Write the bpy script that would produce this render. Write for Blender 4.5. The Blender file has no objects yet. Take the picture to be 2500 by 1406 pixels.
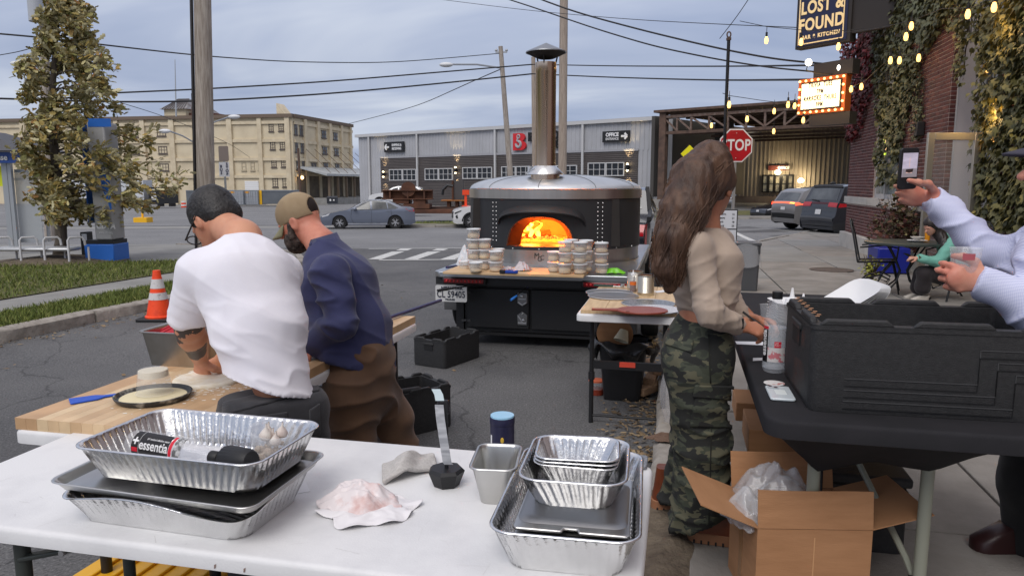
import bpy,bmesh,math,random
import numpy as np
from mathutils import Vector,Matrix,noise as mnoise
random.seed(7);RNG=np.random.default_rng(7)
SC=bpy.context.scene
COL=SC.collection
R=math.radians
PI=math.pi
F,CH,YH=1800.,1.55,446.
TH=math.atan((703-YH)/F)
cam=bpy.data.cameras.new('camera');camo=bpy.data.objects.new('camera',cam);COL.objects.link(camo)
camo.location=(0,0,CH);camo.rotation_euler=(PI/2-TH,0,0)
cam.sensor_width=36;cam.lens=36*F/2500;cam.clip_end=2000;cam.clip_start=.05
SC.camera=camo
SC.render.resolution_x,SC.render.resolution_y=1024,575
SC.view_settings.view_transform='Standard';SC.view_settings.look='None'
SC.view_settings.exposure=0.3;SC.view_settings.gamma=1
SC.view_settings.use_curve_mapping=False
wd=bpy.data.worlds.new('World');SC.world=wd;wd.use_nodes=True
nt=wd.node_tree;nt.nodes.clear()
def N(t,ty,**k):
 n=t.nodes.new(ty)
 for a,b in k.items():
  if hasattr(n,a)and a not in n.inputs:setattr(n,a,b)
  else:n.inputs[a].default_value=b
 return n
SUN_EL,SUN_AZ=R(52),R(205)
sky=N(nt,'ShaderNodeTexSky',sky_type='NISHITA',sun_disc=False,sun_elevation=SUN_EL,sun_rotation=SUN_AZ)
b1=N(nt,'ShaderNodeBackground',Strength=.06)
nt.links.new(sky.outputs[0],b1.inputs[0])
tc=N(nt,'ShaderNodeTexCoord');sp=N(nt,'ShaderNodeSeparateXYZ');nt.links.new(tc.outputs['Generated'],sp.inputs[0])
ad=N(nt,'ShaderNodeMath',operation='ADD');ad.inputs[1].default_value=.22;nt.links.new(sp.outputs[2],ad.inputs[0])
mx=N(nt,'ShaderNodeMath',operation='MAXIMUM');mx.inputs[1].default_value=.05;nt.links.new(ad.outputs[0],mx.inputs[0])
dx=N(nt,'ShaderNodeMath',operation='DIVIDE');dy=N(nt,'ShaderNodeMath',operation='DIVIDE')
nt.links.new(sp.outputs[0],dx.inputs[0]);nt.links.new(mx.outputs[0],dx.inputs[1])
nt.links.new(sp.outputs[1],dy.inputs[0]);nt.links.new(mx.outputs[0],dy.inputs[1])
cb=N(nt,'ShaderNodeCombineXYZ');nt.links.new(dx.outputs[0],cb.inputs[0]);nt.links.new(dy.outputs[0],cb.inputs[1])
mp=N(nt,'ShaderNodeMapping');mp.inputs['Scale'].default_value=(.55,1.25,1);mp.inputs['Rotation'].default_value=(0,0,.35);mp.inputs['Location'].default_value=(1.3,.7,0)
nt.links.new(cb.outputs[0],mp.inputs[0])
n1=N(nt,'ShaderNodeTexNoise',Scale=.9,Detail=5.,Roughness=.52,Distortion=.5);nt.links.new(mp.outputs[0],n1.inputs['Vector'])
cr=N(nt,'ShaderNodeValToRGB');nt.links.new(n1.outputs['Fac'],cr.inputs[0])
cr.color_ramp.elements[0].position=.36;cr.color_ramp.elements[0].color=(.27,.325,.47,1)
cr.color_ramp.elements[1].position=.64;cr.color_ramp.elements[1].color=(.56,.6,.685,1)
e=cr.color_ramp.elements.new(.5);e.color=(.375,.425,.555,1)
zr=N(nt,'ShaderNodeMapRange');zr.inputs['From Min'].default_value=.15;zr.inputs['From Max'].default_value=1;zr.inputs['To Min'].default_value=1;zr.inputs['To Max'].default_value=1.75
nt.links.new(sp.outputs[2],zr.inputs['Value'])
b2=N(nt,'ShaderNodeBackground');zn=N(nt,'ShaderNodeMapRange');zn.inputs['From Min'].default_value=.25;zn.inputs['From Max'].default_value=.7;nt.links.new(sp.outputs[2],zn.inputs['Value'])
zm=N(nt,'ShaderNodeMix',data_type='RGBA',blend_type='MULTIPLY');zm.inputs[7].default_value=(1.18,1.02,.86,1);nt.links.new(zn.outputs[0],zm.inputs[0]);nt.links.new(cr.outputs[0],zm.inputs[6])
nt.links.new(zm.outputs[2],b2.inputs[0]);nt.links.new(zr.outputs[0],b2.inputs[1])
mxs=N(nt,'ShaderNodeMixShader',Fac=.9);nt.links.new(b1.outputs[0],mxs.inputs[1]);nt.links.new(b2.outputs[0],mxs.inputs[2])
wo=N(nt,'ShaderNodeOutputWorld');nt.links.new(mxs.outputs[0],wo.inputs[0])
sl=bpy.data.lights.new('sun','SUN');sl.energy=1.45;sl.angle=R(38);sl.color=(1,.965,.93)
so=bpy.data.objects.new('sun',sl);COL.objects.link(so)
sd=Vector((math.sin(SUN_AZ)*math.cos(SUN_EL),math.cos(SUN_AZ)*math.cos(SUN_EL),math.sin(SUN_EL)))
so.rotation_euler=sd.to_track_quat('Z','Y').to_euler()
_c,_s=math.cos(TH),math.sin(TH)
def ray(u,v):
 a=(u-1250)/F;b=-(v-703)/F
 return(a,_c+b*_s,-_s+b*_c)
def G(u,v,z=0):
 d=ray(u,v);t=(z-CH)/d[2];return Vector((d[0]*t,d[1]*t,z))
def D(u,v,y):
 d=ray(u,v);t=y/d[1];return Vector((d[0]*t,y,CH+d[2]*t))
TY=[(-20,0),(6,0),(10,-.05),(18.7,-.16),(36.4,-.715),(60,-1.15),(126,-2.37),(700,-9)]
def tz(y,x=0):
 z=float(np.interp(y,[a for a,b in TY],[b for a,b in TY]))
 if x>3 and y>18:z+=min(1,(x-3)/8)*(min(1,(y-18)/20)*.36+max(0,min(1,(y-45)/25))*.6)
 return z
def GT(u,v,dz=0):
 d=ray(u,v);lo,hi=.5,400
 for _ in range(50):
  m=(lo+hi)/2
  if CH+d[2]*m/d[1]>tz(m)+dz:lo=m
  else:hi=m
 return D(u,v,lo)
YAW=R(12.7);SY,CY=math.sin(YAW),math.cos(YAW);RZ=-YAW
def L(t,s,z=0):return Vector((s*SY+t*CY,s*CY-t*SY,z))
def LT(t,s,dz=0):
 p=L(t,s);p.z=tz(p.y,p.x)+dz;return p
def ST(p):return(p[0]*CY-p[1]*SY,p[0]*SY+p[1]*CY)
class MB:
 def __init__(s):s.v=[];s.f=[];s.M=None
 def add(s,vs,fs):
  n=len(s.v)
  if s.M is not None:vs=[s.M@Vector(p)for p in vs]
  s.v+=[tuple(p)for p in vs];s.f+=[tuple(i+n for i in f)for f in fs];return s
 def box(s,a,b):
  (x0,y0,z0),(x1,y1,z1)=a,b
  return s.add([(x0,y0,z0),(x1,y0,z0),(x1,y1,z0),(x0,y1,z0),(x0,y0,z1),(x1,y0,z1),(x1,y1,z1),(x0,y1,z1)],[(3,2,1,0),(4,5,6,7),(0,1,5,4),(1,2,6,5),(2,3,7,6),(3,0,4,7)])
 def cbox(s,c,d):return s.box([c[i]-d[i]/2 for i in range(3)],[c[i]+d[i]/2 for i in range(3)])
 def beam(s,p,q,w,h=None,up=(0,0,1)):
  p,q=Vector(p),Vector(q);h=h or w;a=(q-p).normalized();u=Vector(up)
  if abs(a.dot(u))>.98:u=Vector((0,1,0))
  x=a.cross(u).normalized()*w/2;z=x.cross(a).normalized()*h/2
  vs=[p-x-z,p+x-z,p+x+z,p-x+z,q-x-z,q+x-z,q+x+z,q-x+z]
  return s.add(vs,[(3,2,1,0),(4,5,6,7),(0,1,5,4),(1,2,6,5),(2,3,7,6),(3,0,4,7)])
 def tube(s,pts,r,n=8,closed=False,cap=True):
  pts=[Vector(p)for p in pts];m=len(pts);rs=r if hasattr(r,'__len__')else[r]*m
  vs=[];fs=[];up=None
  for i,p in enumerate(pts):
   if closed:t=pts[(i+1)%m]-pts[i-1]
   else:t=pts[min(i+1,m-1)]-pts[max(i-1,0)]
   t.normalize()
   if up is None:
    up=Vector((0,0,1))if abs(t.z)<.9 else Vector((1,0,0))
   a=(up-t*up.dot(t))
   if a.length<1e-4:a=t.orthogonal()
   a.normalize();b=t.cross(a);up=a
   for k in range(n):
    q=2*PI*k/n;vs.append(p+(a*math.cos(q)+b*math.sin(q))*rs[i])
  for i in range(m if closed else m-1):
   for k in range(n):
    A=i*n;B=((i+1)%m)*n;k2=(k+1)%n
    fs.append((A+k,A+k2,B+k2,B+k))
  if cap and not closed:fs+=[tuple(range(n))[::-1],tuple((m-1)*n+k for k in range(n))]
  return s.add(vs,fs)
 def cyl(s,p,q,r,r2=None,n=16,cap=True):return s.tube([p,q],[r,r if r2 is None else r2],n,cap=cap)
 def lathe(s,prof,c=(0,0,0),n=24,cap0=False,cap1=False,a0=0,a1=2*PI):
  full=abs(a1-a0-2*PI)<1e-6;m=n if full else n+1;vs=[];fs=[]
  for r,z in prof:
   for k in range(m):
    q=a0+(a1-a0)*k/n;vs.append((c[0]+r*math.cos(q),c[1]+r*math.sin(q),c[2]+z))
  for i in range(len(prof)-1):
   for k in range(n):
    k2=(k+1)%m;fs.append((i*m+k,i*m+k2,(i+1)*m+k2,(i+1)*m+k))
  if cap0:fs.append(tuple(range(m))[::-1])
  if cap1:fs.append(tuple((len(prof)-1)*m+k for k in range(m)))
  return s.add(vs,fs)
 def prism(s,poly,z0,z1):
  n=len(poly);z0s=z0 if hasattr(z0,'__len__')else[z0]*n;z1s=z1 if hasattr(z1,'__len__')else[z1]*n
  vs=[(p[0],p[1],z0s[i])for i,p in enumerate(poly)]+[(p[0],p[1],z1s[i])for i,p in enumerate(poly)]
  A=sum(poly[i][0]*poly[(i+1)%n][1]-poly[(i+1)%n][0]*poly[i][1]for i in range(n))
  o=list(range(n));o=o if A>0 else o[::-1]
  fs=[tuple(o[::-1]),tuple(i+n for i in o)]
  for i in range(n):
   a,b=o[i],o[(i+1)%n];fs.append((a,b,b+n,a+n))
  return s.add(vs,fs)
 def slab(s,poly,y0,y1):
  M0=s.M;T=Matrix(((1,0,0,0),(0,0,-1,0),(0,1,0,0),(0,0,0,1)))
  s.M=(M0@T)if M0 is not None else T
  s.prism(poly,-y1,-y0);s.M=M0;return s
 def loft(s,rings,closed=True,c0=True,c1=True):
  n=len(rings[0]);vs=[p for r in rings for p in r];fs=[]
  for i in range(len(rings)-1):
   for k in range(n if closed else n-1):
    k2=(k+1)%n;fs.append((i*n+k,i*n+k2,(i+1)*n+k2,(i+1)*n+k))
  if c0:fs.append(tuple(range(n))[::-1])
  if c1:fs.append(tuple((len(rings)-1)*n+k for k in range(n)))
  return s.add(vs,fs)
 def grid(s,fn,us,vs_):
  n=len(vs_);P=[fn(u,v)for u in us for v in vs_];fs=[]
  for i in range(len(us)-1):
   for j in range(n-1):fs.append((i*n+j,(i+1)*n+j,(i+1)*n+j+1,i*n+j+1))
  return s.add(P,fs)
 def sphere(s,c,r,n=12,m=8):
  r=r if hasattr(r,'__len__')else(r,r,r);vs=[];fs=[]
  for i in range(1,m):
   for k in range(n):
    a=PI*i/m;b=2*PI*k/n
    vs.append((c[0]+r[0]*math.sin(a)*math.cos(b),c[1]+r[1]*math.sin(a)*math.sin(b),c[2]+r[2]*math.cos(a)))
  vs+=[(c[0],c[1],c[2]+r[2]),(c[0],c[1],c[2]-r[2])];t=len(vs)-2
  for i in range(m-2):
   for k in range(n):fs.append((i*n+k,(i+1)*n+k,(i+1)*n+(k+1)%n,i*n+(k+1)%n))
  for k in range(n):fs+=[(t,k,(k+1)%n),(t+1,(m-2)*n+(k+1)%n,(m-2)*n+k)]
  return s.add(vs,fs)
def rrect(w,d,r,n=5,cx=0,cy=0):
 P=[];r=min(r,w/2-1e-4,d/2-1e-4)
 for(sx,sy,a)in((1,1,0),(-1,1,90),(-1,-1,180),(1,-1,270)):
  for k in range(n+1):
   q=R(a+90*k/n);P.append((cx+sx*(w/2-r)+r*math.cos(q),cy+sy*(d/2-r)+r*math.sin(q)))
 return P
def mesh_from(name,v,f,m=None,smooth=None):
 me=bpy.data.meshes.new(name);me.from_pydata(v,[],f);
 if m is not None:
  for q in(m if isinstance(m,(list,tuple))else[m]):me.materials.append(q)
 if smooth is not None:
  me.shade_smooth()
  if smooth<179:me.set_sharp_from_angle(angle=R(smooth))
 return me
def obj(name,mb,m,parent=None,smooth=None,bevel=0,seg=2,loc=None,rz=None,kind=None,label=None,fix=False):
 me=mb if isinstance(mb,bpy.types.Mesh)else mesh_from(name,mb.v,mb.f,m,smooth)
 if fix:
  bm=bmesh.new();bm.from_mesh(me);bmesh.ops.recalc_face_normals(bm,faces=bm.faces[:]);bm.to_mesh(me);bm.free()
 o=bpy.data.objects.new(name,me);COL.objects.link(o)
 if parent is not None:o.parent=parent
 if loc is not None:o.location=loc
 if rz is not None:o.rotation_euler=(0,0,rz)
 if bevel:
  b=o.modifiers.new('bevel','BEVEL');b.width=bevel;b.segments=seg;b.limit_method='ANGLE';b.angle_limit=R(40)
  if smooth is None:me.shade_smooth();me.set_sharp_from_angle(angle=R(35))
 if kind:o['kind']=kind
 if label:o['label']=label
 return o
def tag(o,label,cat,group=None):
 o['label']=label;o['category']=cat
 if group:o['group']=group
 return o
def thing(name,label,cat,loc=(0,0,0),rz=0,group=None):
 o=bpy.data.objects.new(name,None);COL.objects.link(o);o.empty_display_size=.1
 o.location=loc;o.rotation_euler=(0,0,rz);return tag(o,label,cat,group)
def struct(name,mb,m,**k):return obj(name,mb,m,kind='structure',**k)
def kids(o):return[c for c in COL.objects if c.parent==o]
def dup(o,loc=None,rz=None,label=None,parent=None):
 c=o.copy();COL.objects.link(c)
 if parent is not None:c.parent=parent
 for ch in kids(o):dup(ch,parent=c)
 if loc is not None:c.location=loc
 if rz is not None:c.rotation_euler=(0,0,rz)
 if label:c['label']=label
 return c
_DG=None
def text(body,size,m,parent=None,loc=(0,0,0),rot=(PI/2,0,0),ext=.002,bold=0,ax='CENTER',sx=1,sp=1,name='lettering',shear=0):
 cu=bpy.data.curves.new('t','FONT');cu.body=body;cu.size=size;cu.extrude=ext;cu.offset=bold
 cu.align_x=ax;cu.align_y='CENTER';cu.space_character=sp;cu.shear=shear;cu.resolution_u=4
 to=bpy.data.objects.new('t',cu);COL.objects.link(to)
 bpy.context.view_layer.update()
 me=bpy.data.meshes.new_from_object(to.evaluated_get(bpy.context.evaluated_depsgraph_get()))
 bpy.data.objects.remove(to);bpy.data.curves.remove(cu)
 me.materials.clear();me.materials.append(m);me.transform(Matrix.Diagonal((sx,1,1,1)))
 o=bpy.data.objects.new(name,me);COL.objects.link(o);o.location=loc;o.rotation_euler=rot
 if parent is not None:o.parent=parent
 return o
def sr(r,g=None,b=None):
 if g is None:g=b=r
 f=lambda x:(x/255/12.92 if x<=10.31 else((x/255+.055)/1.055)**2.4)
 return(f(r),f(g),f(b),1)
MATS={}
def M(name,c,rough=.6,metal=0,c2=None,ns=4,nd=4,bump=0,bs=60,stretch=(1,1,1),trans=0,es=0,ior=1.45,alpha=1,coat=0,spec=.5,lo=.35,hi=.65,island=None,rough2=None,bstretch=None,sss=0,sheen=0):
 if name in MATS:return MATS[name]
 m=bpy.data.materials.new(name);m.use_nodes=True;t=m.node_tree;p=t.nodes['Principled BSDF'];MATS[name]=m
 if len(c)==3:c=(*c,1)
 i=p.inputs;i['Base Color'].default_value=c;i['Roughness'].default_value=rough;i['Metallic'].default_value=metal;i['IOR'].default_value=ior
 i['Transmission Weight'].default_value=trans;i['Alpha'].default_value=alpha;i['Coat Weight'].default_value=coat;i['Specular IOR Level'].default_value=spec
 if sheen:i['Sheen Weight'].default_value=sheen
 if sss:i['Subsurface Weight'].default_value=sss;i['Subsurface Radius'].default_value=(.012,.005,.003);i['Subsurface Scale'].default_value=1
 if es:i['Emission Color'].default_value=c;i['Emission Strength'].default_value=es
 if c2 or bump or rough2:
  tc=N(t,'ShaderNodeTexCoord');mp=N(t,'ShaderNodeMapping');mp.inputs['Scale'].default_value=stretch;t.links.new(tc.outputs['Object'],mp.inputs[0])
 if c2:
  if len(c2)==3:c2=(*c2,1)
  n=N(t,'ShaderNodeTexNoise',Scale=ns,Detail=nd,Roughness=.6);t.links.new(mp.outputs[0],n.inputs['Vector'])
  mr=N(t,'ShaderNodeMapRange');mr.inputs['From Min'].default_value=lo;mr.inputs['From Max'].default_value=hi;t.links.new(n.outputs['Fac'],mr.inputs['Value'])
  mx=N(t,'ShaderNodeMix',data_type='RGBA');mx.inputs[6].default_value=c;mx.inputs[7].default_value=c2
  t.links.new(mr.outputs[0],mx.inputs[0]);t.links.new(mx.outputs[2],i['Base Color'])
  if es:t.links.new(mx.outputs[2],i['Emission Color'])
  if rough2 is not None:
   m2=N(t,'ShaderNodeMapRange');m2.inputs['To Min'].default_value=rough;m2.inputs['To Max'].default_value=rough2
   t.links.new(mr.outputs[0],m2.inputs['Value']);t.links.new(m2.outputs[0],i['Roughness'])
 if island:
  g=N(t,'ShaderNodeNewGeometry');r=N(t,'ShaderNodeValToRGB');t.links.new(g.outputs['Random Per Island'],r.inputs[0])
  if island=='object':
   oi=N(t,'ShaderNodeObjectInfo');t.links.new(oi.outputs['Random'],r.inputs[0])
  cols=[c,c2]if c2 else[c]
 if bump:
  nb=N(t,'ShaderNodeTexNoise',Scale=bs,Detail=4.,Roughness=.6)
  if bstretch:
   mq=N(t,'ShaderNodeMapping');mq.inputs['Scale'].default_value=bstretch;t.links.new(tc.outputs['Object'],mq.inputs[0]);t.links.new(mq.outputs[0],nb.inputs['Vector'])
  else:t.links.new(mp.outputs[0],nb.inputs['Vector'])
  bn=N(t,'ShaderNodeBump',Strength=1.,Distance=bump);t.links.new(nb.outputs['Fac'],bn.inputs['Height']);t.links.new(bn.outputs[0],i['Normal'])
 return m
def Mpieces(name,cols,rough=.7,bump=0,bs=30,per='island',c_noise=.0,ns=8,trans=0,two=None):
 """tint chosen per loose piece / per object from a list of colours"""
 if name in MATS:return MATS[name]
 m=bpy.data.materials.new(name);m.use_nodes=True;t=m.node_tree;p=t.nodes['Principled BSDF'];MATS[name]=m
 r=N(t,'ShaderNodeValToRGB');r.color_ramp.interpolation='LINEAR'
 g=N(t,'ShaderNodeNewGeometry')
 if per=='object':src=N(t,'ShaderNodeObjectInfo').outputs['Random']
 elif per=='both':
  oi=N(t,'ShaderNodeObjectInfo');a=N(t,'ShaderNodeMath',operation='ADD');t.links.new(oi.outputs['Random'],a.inputs[0]);t.links.new(g.outputs['Random Per Island'],a.inputs[1])
  fr=N(t,'ShaderNodeMath',operation='FRACT');t.links.new(a.outputs[0],fr.inputs[0]);src=fr.outputs[0]
 else:src=g.outputs['Random Per Island']
 t.links.new(src,r.inputs[0]);el=r.color_ramp.elements
 el[0].color=cols[0];el[1].color=cols[-1];el[1].position=1
 for k in range(1,len(cols)-1):
  q=el.new(k/(len(cols)-1));q.color=cols[k]
 out=r.outputs[0]
 if c_noise or bump:
  tc=N(t,'ShaderNodeTexCoord')
 if c_noise:
  n=N(t,'ShaderNodeTexNoise',Scale=ns,Detail=5.);t.links.new(tc.outputs['Object'],n.inputs['Vector'])
  mr=N(t,'ShaderNodeMapRange');mr.inputs['To Min'].default_value=1-c_noise;mr.inputs['To Max'].default_value=1+c_noise;mr.inputs['From Min'].default_value=.3;mr.inputs['From Max'].default_value=.7
  t.links.new(n.outputs['Fac'],mr.inputs['Value'])
  mu=N(t,'ShaderNodeVectorMath',operation='SCALE');t.links.new(out,mu.inputs[0]);t.links.new(mr.outputs[0],mu.inputs['Scale']);out=mu.outputs[0]
 if two:
  mx=N(t,'ShaderNodeMix',data_type='RGBA');t.links.new(g.outputs['Backfacing'],mx.inputs[0]);t.links.new(out,mx.inputs[6]);mx.inputs[7].default_value=two;out=mx.outputs[2]
 t.links.new(out,p.inputs['Base Color']);p.inputs['Roughness'].default_value=rough
 if trans:
  p.inputs['Transmission Weight'].default_value=0;p.inputs['Subsurface Weight'].default_value=0
 if bump:
  nb=N(t,'ShaderNodeTexNoise',Scale=bs,Detail=4.);t.links.new(tc.outputs['Object'],nb.inputs['Vector'])
  bn=N(t,'ShaderNodeBump',Strength=1.,Distance=bump);t.links.new(nb.outputs['Fac'],bn.inputs['Height']);t.links.new(bn.outputs[0],p.inputs['Normal'])
 return m
def glass_mat(name,c,rough=.05,alpha=.35,spec=.8):
 """thin sheet: part see-through, part mirror of the sky"""
 return M(name,c,rough=rough,alpha=alpha,spec=spec)
BLACK=M('black_plastic',sr(28,28,30),.5,bump=.0006,bs=400)
BLKMETAL=M('black_metal',sr(26,26,28),.42)
STEEL=M('stainless',(.62,.6,.57),.28,1,c2=(.5,.47,.43),ns=3,bump=.0003,bs=40,stretch=(1,1,.05))
ALU=M('aluminium',(.72,.72,.72),.35,1)
WHITEP=M('white_plastic',sr(226,226,226),.5)
CHROME=M('chrome',(.8,.8,.8),.12,1)
def np_polys(name,V,m,smooth=None,tri=None):
 """V (n,k,3): n loose polygons of k corners; tri optional list of faces per piece"""
 n,k=V.shape[:2];faces=tri or[tuple(range(k))]
 me=bpy.data.meshes.new(name);idx=(np.arange(n)[:,None]*k)
 loops=np.concatenate([idx+np.array(f)[None,:]for f in faces],1)
 cnt=[len(f)for f in faces];tot=loops.size
 me.vertices.add(n*k);me.vertices.foreach_set('co',V.reshape(-1).astype(np.float32))
 me.loops.add(tot);me.loops.foreach_set('vertex_index',loops.reshape(-1).astype(np.int32))
 st=np.concatenate([[0],np.cumsum(np.tile(cnt,n))[:-1]]).astype(np.int32)
 me.polygons.add(n*len(faces));me.polygons.foreach_set('loop_start',st)
 me.update(calc_edges=True);me.validate();me.materials.append(m)
 return me
def asphalt_mat(name,c,c2,cs=1.0):
 m=bpy.data.materials.new(name);m.use_nodes=True;t=m.node_tree;p=t.nodes['Principled BSDF'];lk=t.links.new
 tc=N(t,'ShaderNodeTexCoord');O=tc.outputs['Object']
 a=N(t,'ShaderNodeTexNoise',Scale=.35*cs,Detail=6.,Roughness=.65);b=N(t,'ShaderNodeTexNoise',Scale=75.,Detail=3.,Roughness=.7)
 lk(O,a.inputs['Vector']);lk(O,b.inputs['Vector'])
 r1=N(t,'ShaderNodeMapRange');r1.inputs['From Min'].default_value=.36;r1.inputs['From Max'].default_value=.66;lk(a.outputs['Fac'],r1.inputs['Value'])
 mx=N(t,'ShaderNodeMix',data_type='RGBA');mx.inputs[6].default_value=c;mx.inputs[7].default_value=c2;lk(r1.outputs[0],mx.inputs[0])
 r2=N(t,'ShaderNodeMapRange');r2.inputs['From Min'].default_value=.3;r2.inputs['From Max'].default_value=.75;r2.inputs['To Min'].default_value=.4;r2.inputs['To Max'].default_value=1.75;lk(b.outputs['Fac'],r2.inputs['Value'])
 mu=N(t,'ShaderNodeVectorMath',operation='SCALE');lk(mx.outputs[2],mu.inputs[0]);lk(r2.outputs[0],mu.inputs['Scale'])
 w=N(t,'ShaderNodeTexNoise',Scale=1.3,Detail=5.);lk(O,w.inputs['Vector'])
 wm=N(t,'ShaderNodeVectorMath',operation='MULTIPLY_ADD');lk(w.outputs['Color'],wm.inputs[0]);wm.inputs[1].default_value=(.9,.9,.9);lk(O,wm.inputs[2])
 v=N(t,'ShaderNodeTexVoronoi',feature='DISTANCE_TO_EDGE',Scale=.42);lk(wm.outputs[0],v.inputs['Vector'])
 r3=N(t,'ShaderNodeMapRange');r3.inputs['From Min'].default_value=.001;r3.inputs['From Max'].default_value=.006;r3.inputs['To Min'].default_value=.55;lk(v.outputs['Distance'],r3.inputs['Value'])
 m2=N(t,'ShaderNodeVectorMath',operation='SCALE');lk(mu.outputs[0],m2.inputs[0]);lk(r3.outputs[0],m2.inputs['Scale'])
 sp_=N(t,'ShaderNodeTexVoronoi',Scale=28.);lk(O,sp_.inputs['Vector'])
 r4=N(t,'ShaderNodeMapRange');r4.inputs['From Min'].default_value=.1;r4.inputs['From Max'].default_value=.17;r4.inputs['To Min'].default_value=.35;r4.inputs['To Max'].default_value=0;lk(sp_.outputs['Distance'],r4.inputs['Value'])
 m3=N(t,'ShaderNodeMix',data_type='RGBA');lk(r4.outputs[0],m3.inputs[0]);lk(m2.outputs[0],m3.inputs[6]);m3.inputs[7].default_value=(.3,.3,.29,1)
 lk(m3.outputs[2],p.inputs['Base Color']);p.inputs['Roughness'].default_value=.82
 bn=N(t,'ShaderNodeBump',Strength=.7,Distance=.006);lk(b.outputs['Fac'],bn.inputs['Height']);lk(bn.outputs[0],p.inputs['Normal'])
 return m
ASPH=asphalt_mat('asphalt',(.07,.07,.072,1),(.125,.123,.122,1))
ASPH2=asphalt_mat('asphalt_old',(.15,.15,.152,1),(.2,.2,.2,1),.6)
CONC=M('concrete',(.2,.185,.165),.85,c2=(.29,.27,.245),ns=2.2,nd=8,bump=.004,bs=70)
CONC2=M('concrete_grey',(.2,.197,.185),.85,c2=(.27,.265,.25),ns=1.2,nd=8,bump=.004,bs=70)
GRAN=M('granite',(.24,.215,.185),.85,c2=(.36,.33,.29),ns=9,nd=8,bump=.012,bs=16)
DIRT=M('dirt',(.09,.068,.048),.95,c2=(.17,.135,.095),ns=14,nd=8,bump=.02,bs=40)
TURF=M('turf',(.075,.085,.025),.95,c2=(.14,.125,.055),ns=2.5,nd=8,bump=.02,bs=50)
PAINT=M('road_paint',(.55,.55,.53),.7,c2=(.3,.3,.3),ns=26,nd=8,lo=.5,hi=.72)
def sheet(poly,dz,m,name,kind='structure',sub=1.5):
 """a sheet over the terrain: polygon in world xy, cut into strips so it follows the slope"""
 bm=bmesh.new();vs=[bm.verts.new((p[0],p[1],0))for p in poly];bm.faces.new(vs)
 ys=[p[1]for p in poly];y=math.floor(min(ys))
 cuts=[c for c in[6,8,10,12,14,16,18.7,21,24,27,30,33,36.4,40,45,50,55,60,66,72,80,100,126,200,300]if min(ys)<c<max(ys)]
 for c in cuts:bmesh.ops.bisect_plane(bm,geom=bm.verts[:]+bm.edges[:]+bm.faces[:],plane_co=(0,c,0),plane_no=(0,1,0))
 if max(ys)>45:
  for c in(2,5,8,11,14):bmesh.ops.bisect_plane(bm,geom=bm.verts[:]+bm.edges[:]+bm.faces[:],plane_co=(c,0,0),plane_no=(1,0,0))
 bmesh.ops.triangulate(bm,faces=bm.faces[:])
 for v in bm.verts:v.co.z=tz(v.co.y,v.co.x)+dz
 bmesh.ops.recalc_face_normals(bm,faces=bm.faces[:])
 if sum(f.normal.z for f in bm.faces)<0:bmesh.ops.reverse_faces(bm,faces=bm.faces[:])
 me=bpy.data.meshes.new(name);bm.to_mesh(me);bm.free();me.materials.append(m)
 return obj(name,me,m,kind=kind)
def gridsheet(name,xs,ys,dz,m):
 mb=MB();mb.grid(lambda x,y:(x,y,tz(y,x)+dz),xs,ys);mb.f=[f for f in mb.f];return obj(name,mb,m,kind='structure',smooth=180)
XS=[-700,-300,-120,-60,-30,-15,-8,-4,0,2,5,8,11,14,20,30,60,120,300,700]
YS=[-30,-5,2,6,8,10,12,14,16,18.7,21,24,27,30,33,36.4,40,45,50,55,60,66,72,80,100,126,200,400,700]
gridsheet('street',XS,YS,0,ASPH)
def P2(*a):return[(p[0],p[1])for p in a]
FK=lambda x:38.3+.13*(x+3.2)
NKL=lambda x:20.0+.1*(x+9.45)
sheet([(-90,FK(-90)-14),(-20,NKL(-20)),(-9,NKL(-9)),(-3,19.3),(5.5,20),(9.5,25),(14.5,30),(24,36),(60,46),(60,FK(60)),(-90,FK(-90))],.004,ASPH2,'road')
sheet([(-300,34),(-40,FK(-40)+4),(-6,FK(-6)+4.4),(40,FK(40)+18),(90,80),(90,160),(-300,240)],.004,ASPH2,'parking_lot')
hb=MB();hb.grid(lambda x,k:(x,420+k*40,-8+(0 if k==0 else 17+4*mnoise.noise((x*.02,k,0))if k<3 else 0)),[-400+20*i for i in range(41)],[0,1,2,3])
struct('hill',hb,M('far_woods',(.06,.07,.06),.95,c2=(.09,.085,.06),ns=.2),smooth=180)
KL=-6.45
lc=[L(KL,s)for s in(-3,4,8,12)]+[Vector((-4.1,13.4,0)),Vector((-4.25,15.2,0)),Vector((-5.0,17.2,0)),Vector((-6.5,18.8,0)),Vector((-9,NKL(-9)-.1,0)),Vector((-20,NKL(-20)-.1,0)),Vector((-60,15,0))]
lpoly=P2(*lc)+[(-60,-3)]
def raised(poly,name,m,h=.12,**k):
 bm=bmesh.new();vs=[bm.verts.new((p[0],p[1],0))for p in poly];f=bm.faces.new(vs)
 ys=[p[1]for p in poly]
 for c in[4,6,8,10,12,14,16,18.7,21,24,27,30,33,36.4,40,45,50,60]:
  if min(ys)<c<max(ys):bmesh.ops.bisect_plane(bm,geom=bm.verts[:]+bm.edges[:]+bm.faces[:],plane_co=(0,c,0),plane_no=(0,1,0))
 bmesh.ops.triangulate(bm,faces=bm.faces[:])
 r=bmesh.ops.extrude_face_region(bm,geom=bm.faces[:])
 top={g for g in r['geom']if isinstance(g,bmesh.types.BMVert)}
 for v in bm.verts:v.co.z=tz(v.co.y,v.co.x)+(h if v in top else-.15)
 bmesh.ops.recalc_face_normals(bm,faces=bm.faces[:])
 me=bpy.data.meshes.new(name);bm.to_mesh(me);bm.free();me.materials.append(m);return obj(name,me,m,kind='structure',**k)
raised([(p[0]-.1,p[1])for p in lpoly],'bus_stop_pavement',CONC2,.1)
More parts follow.
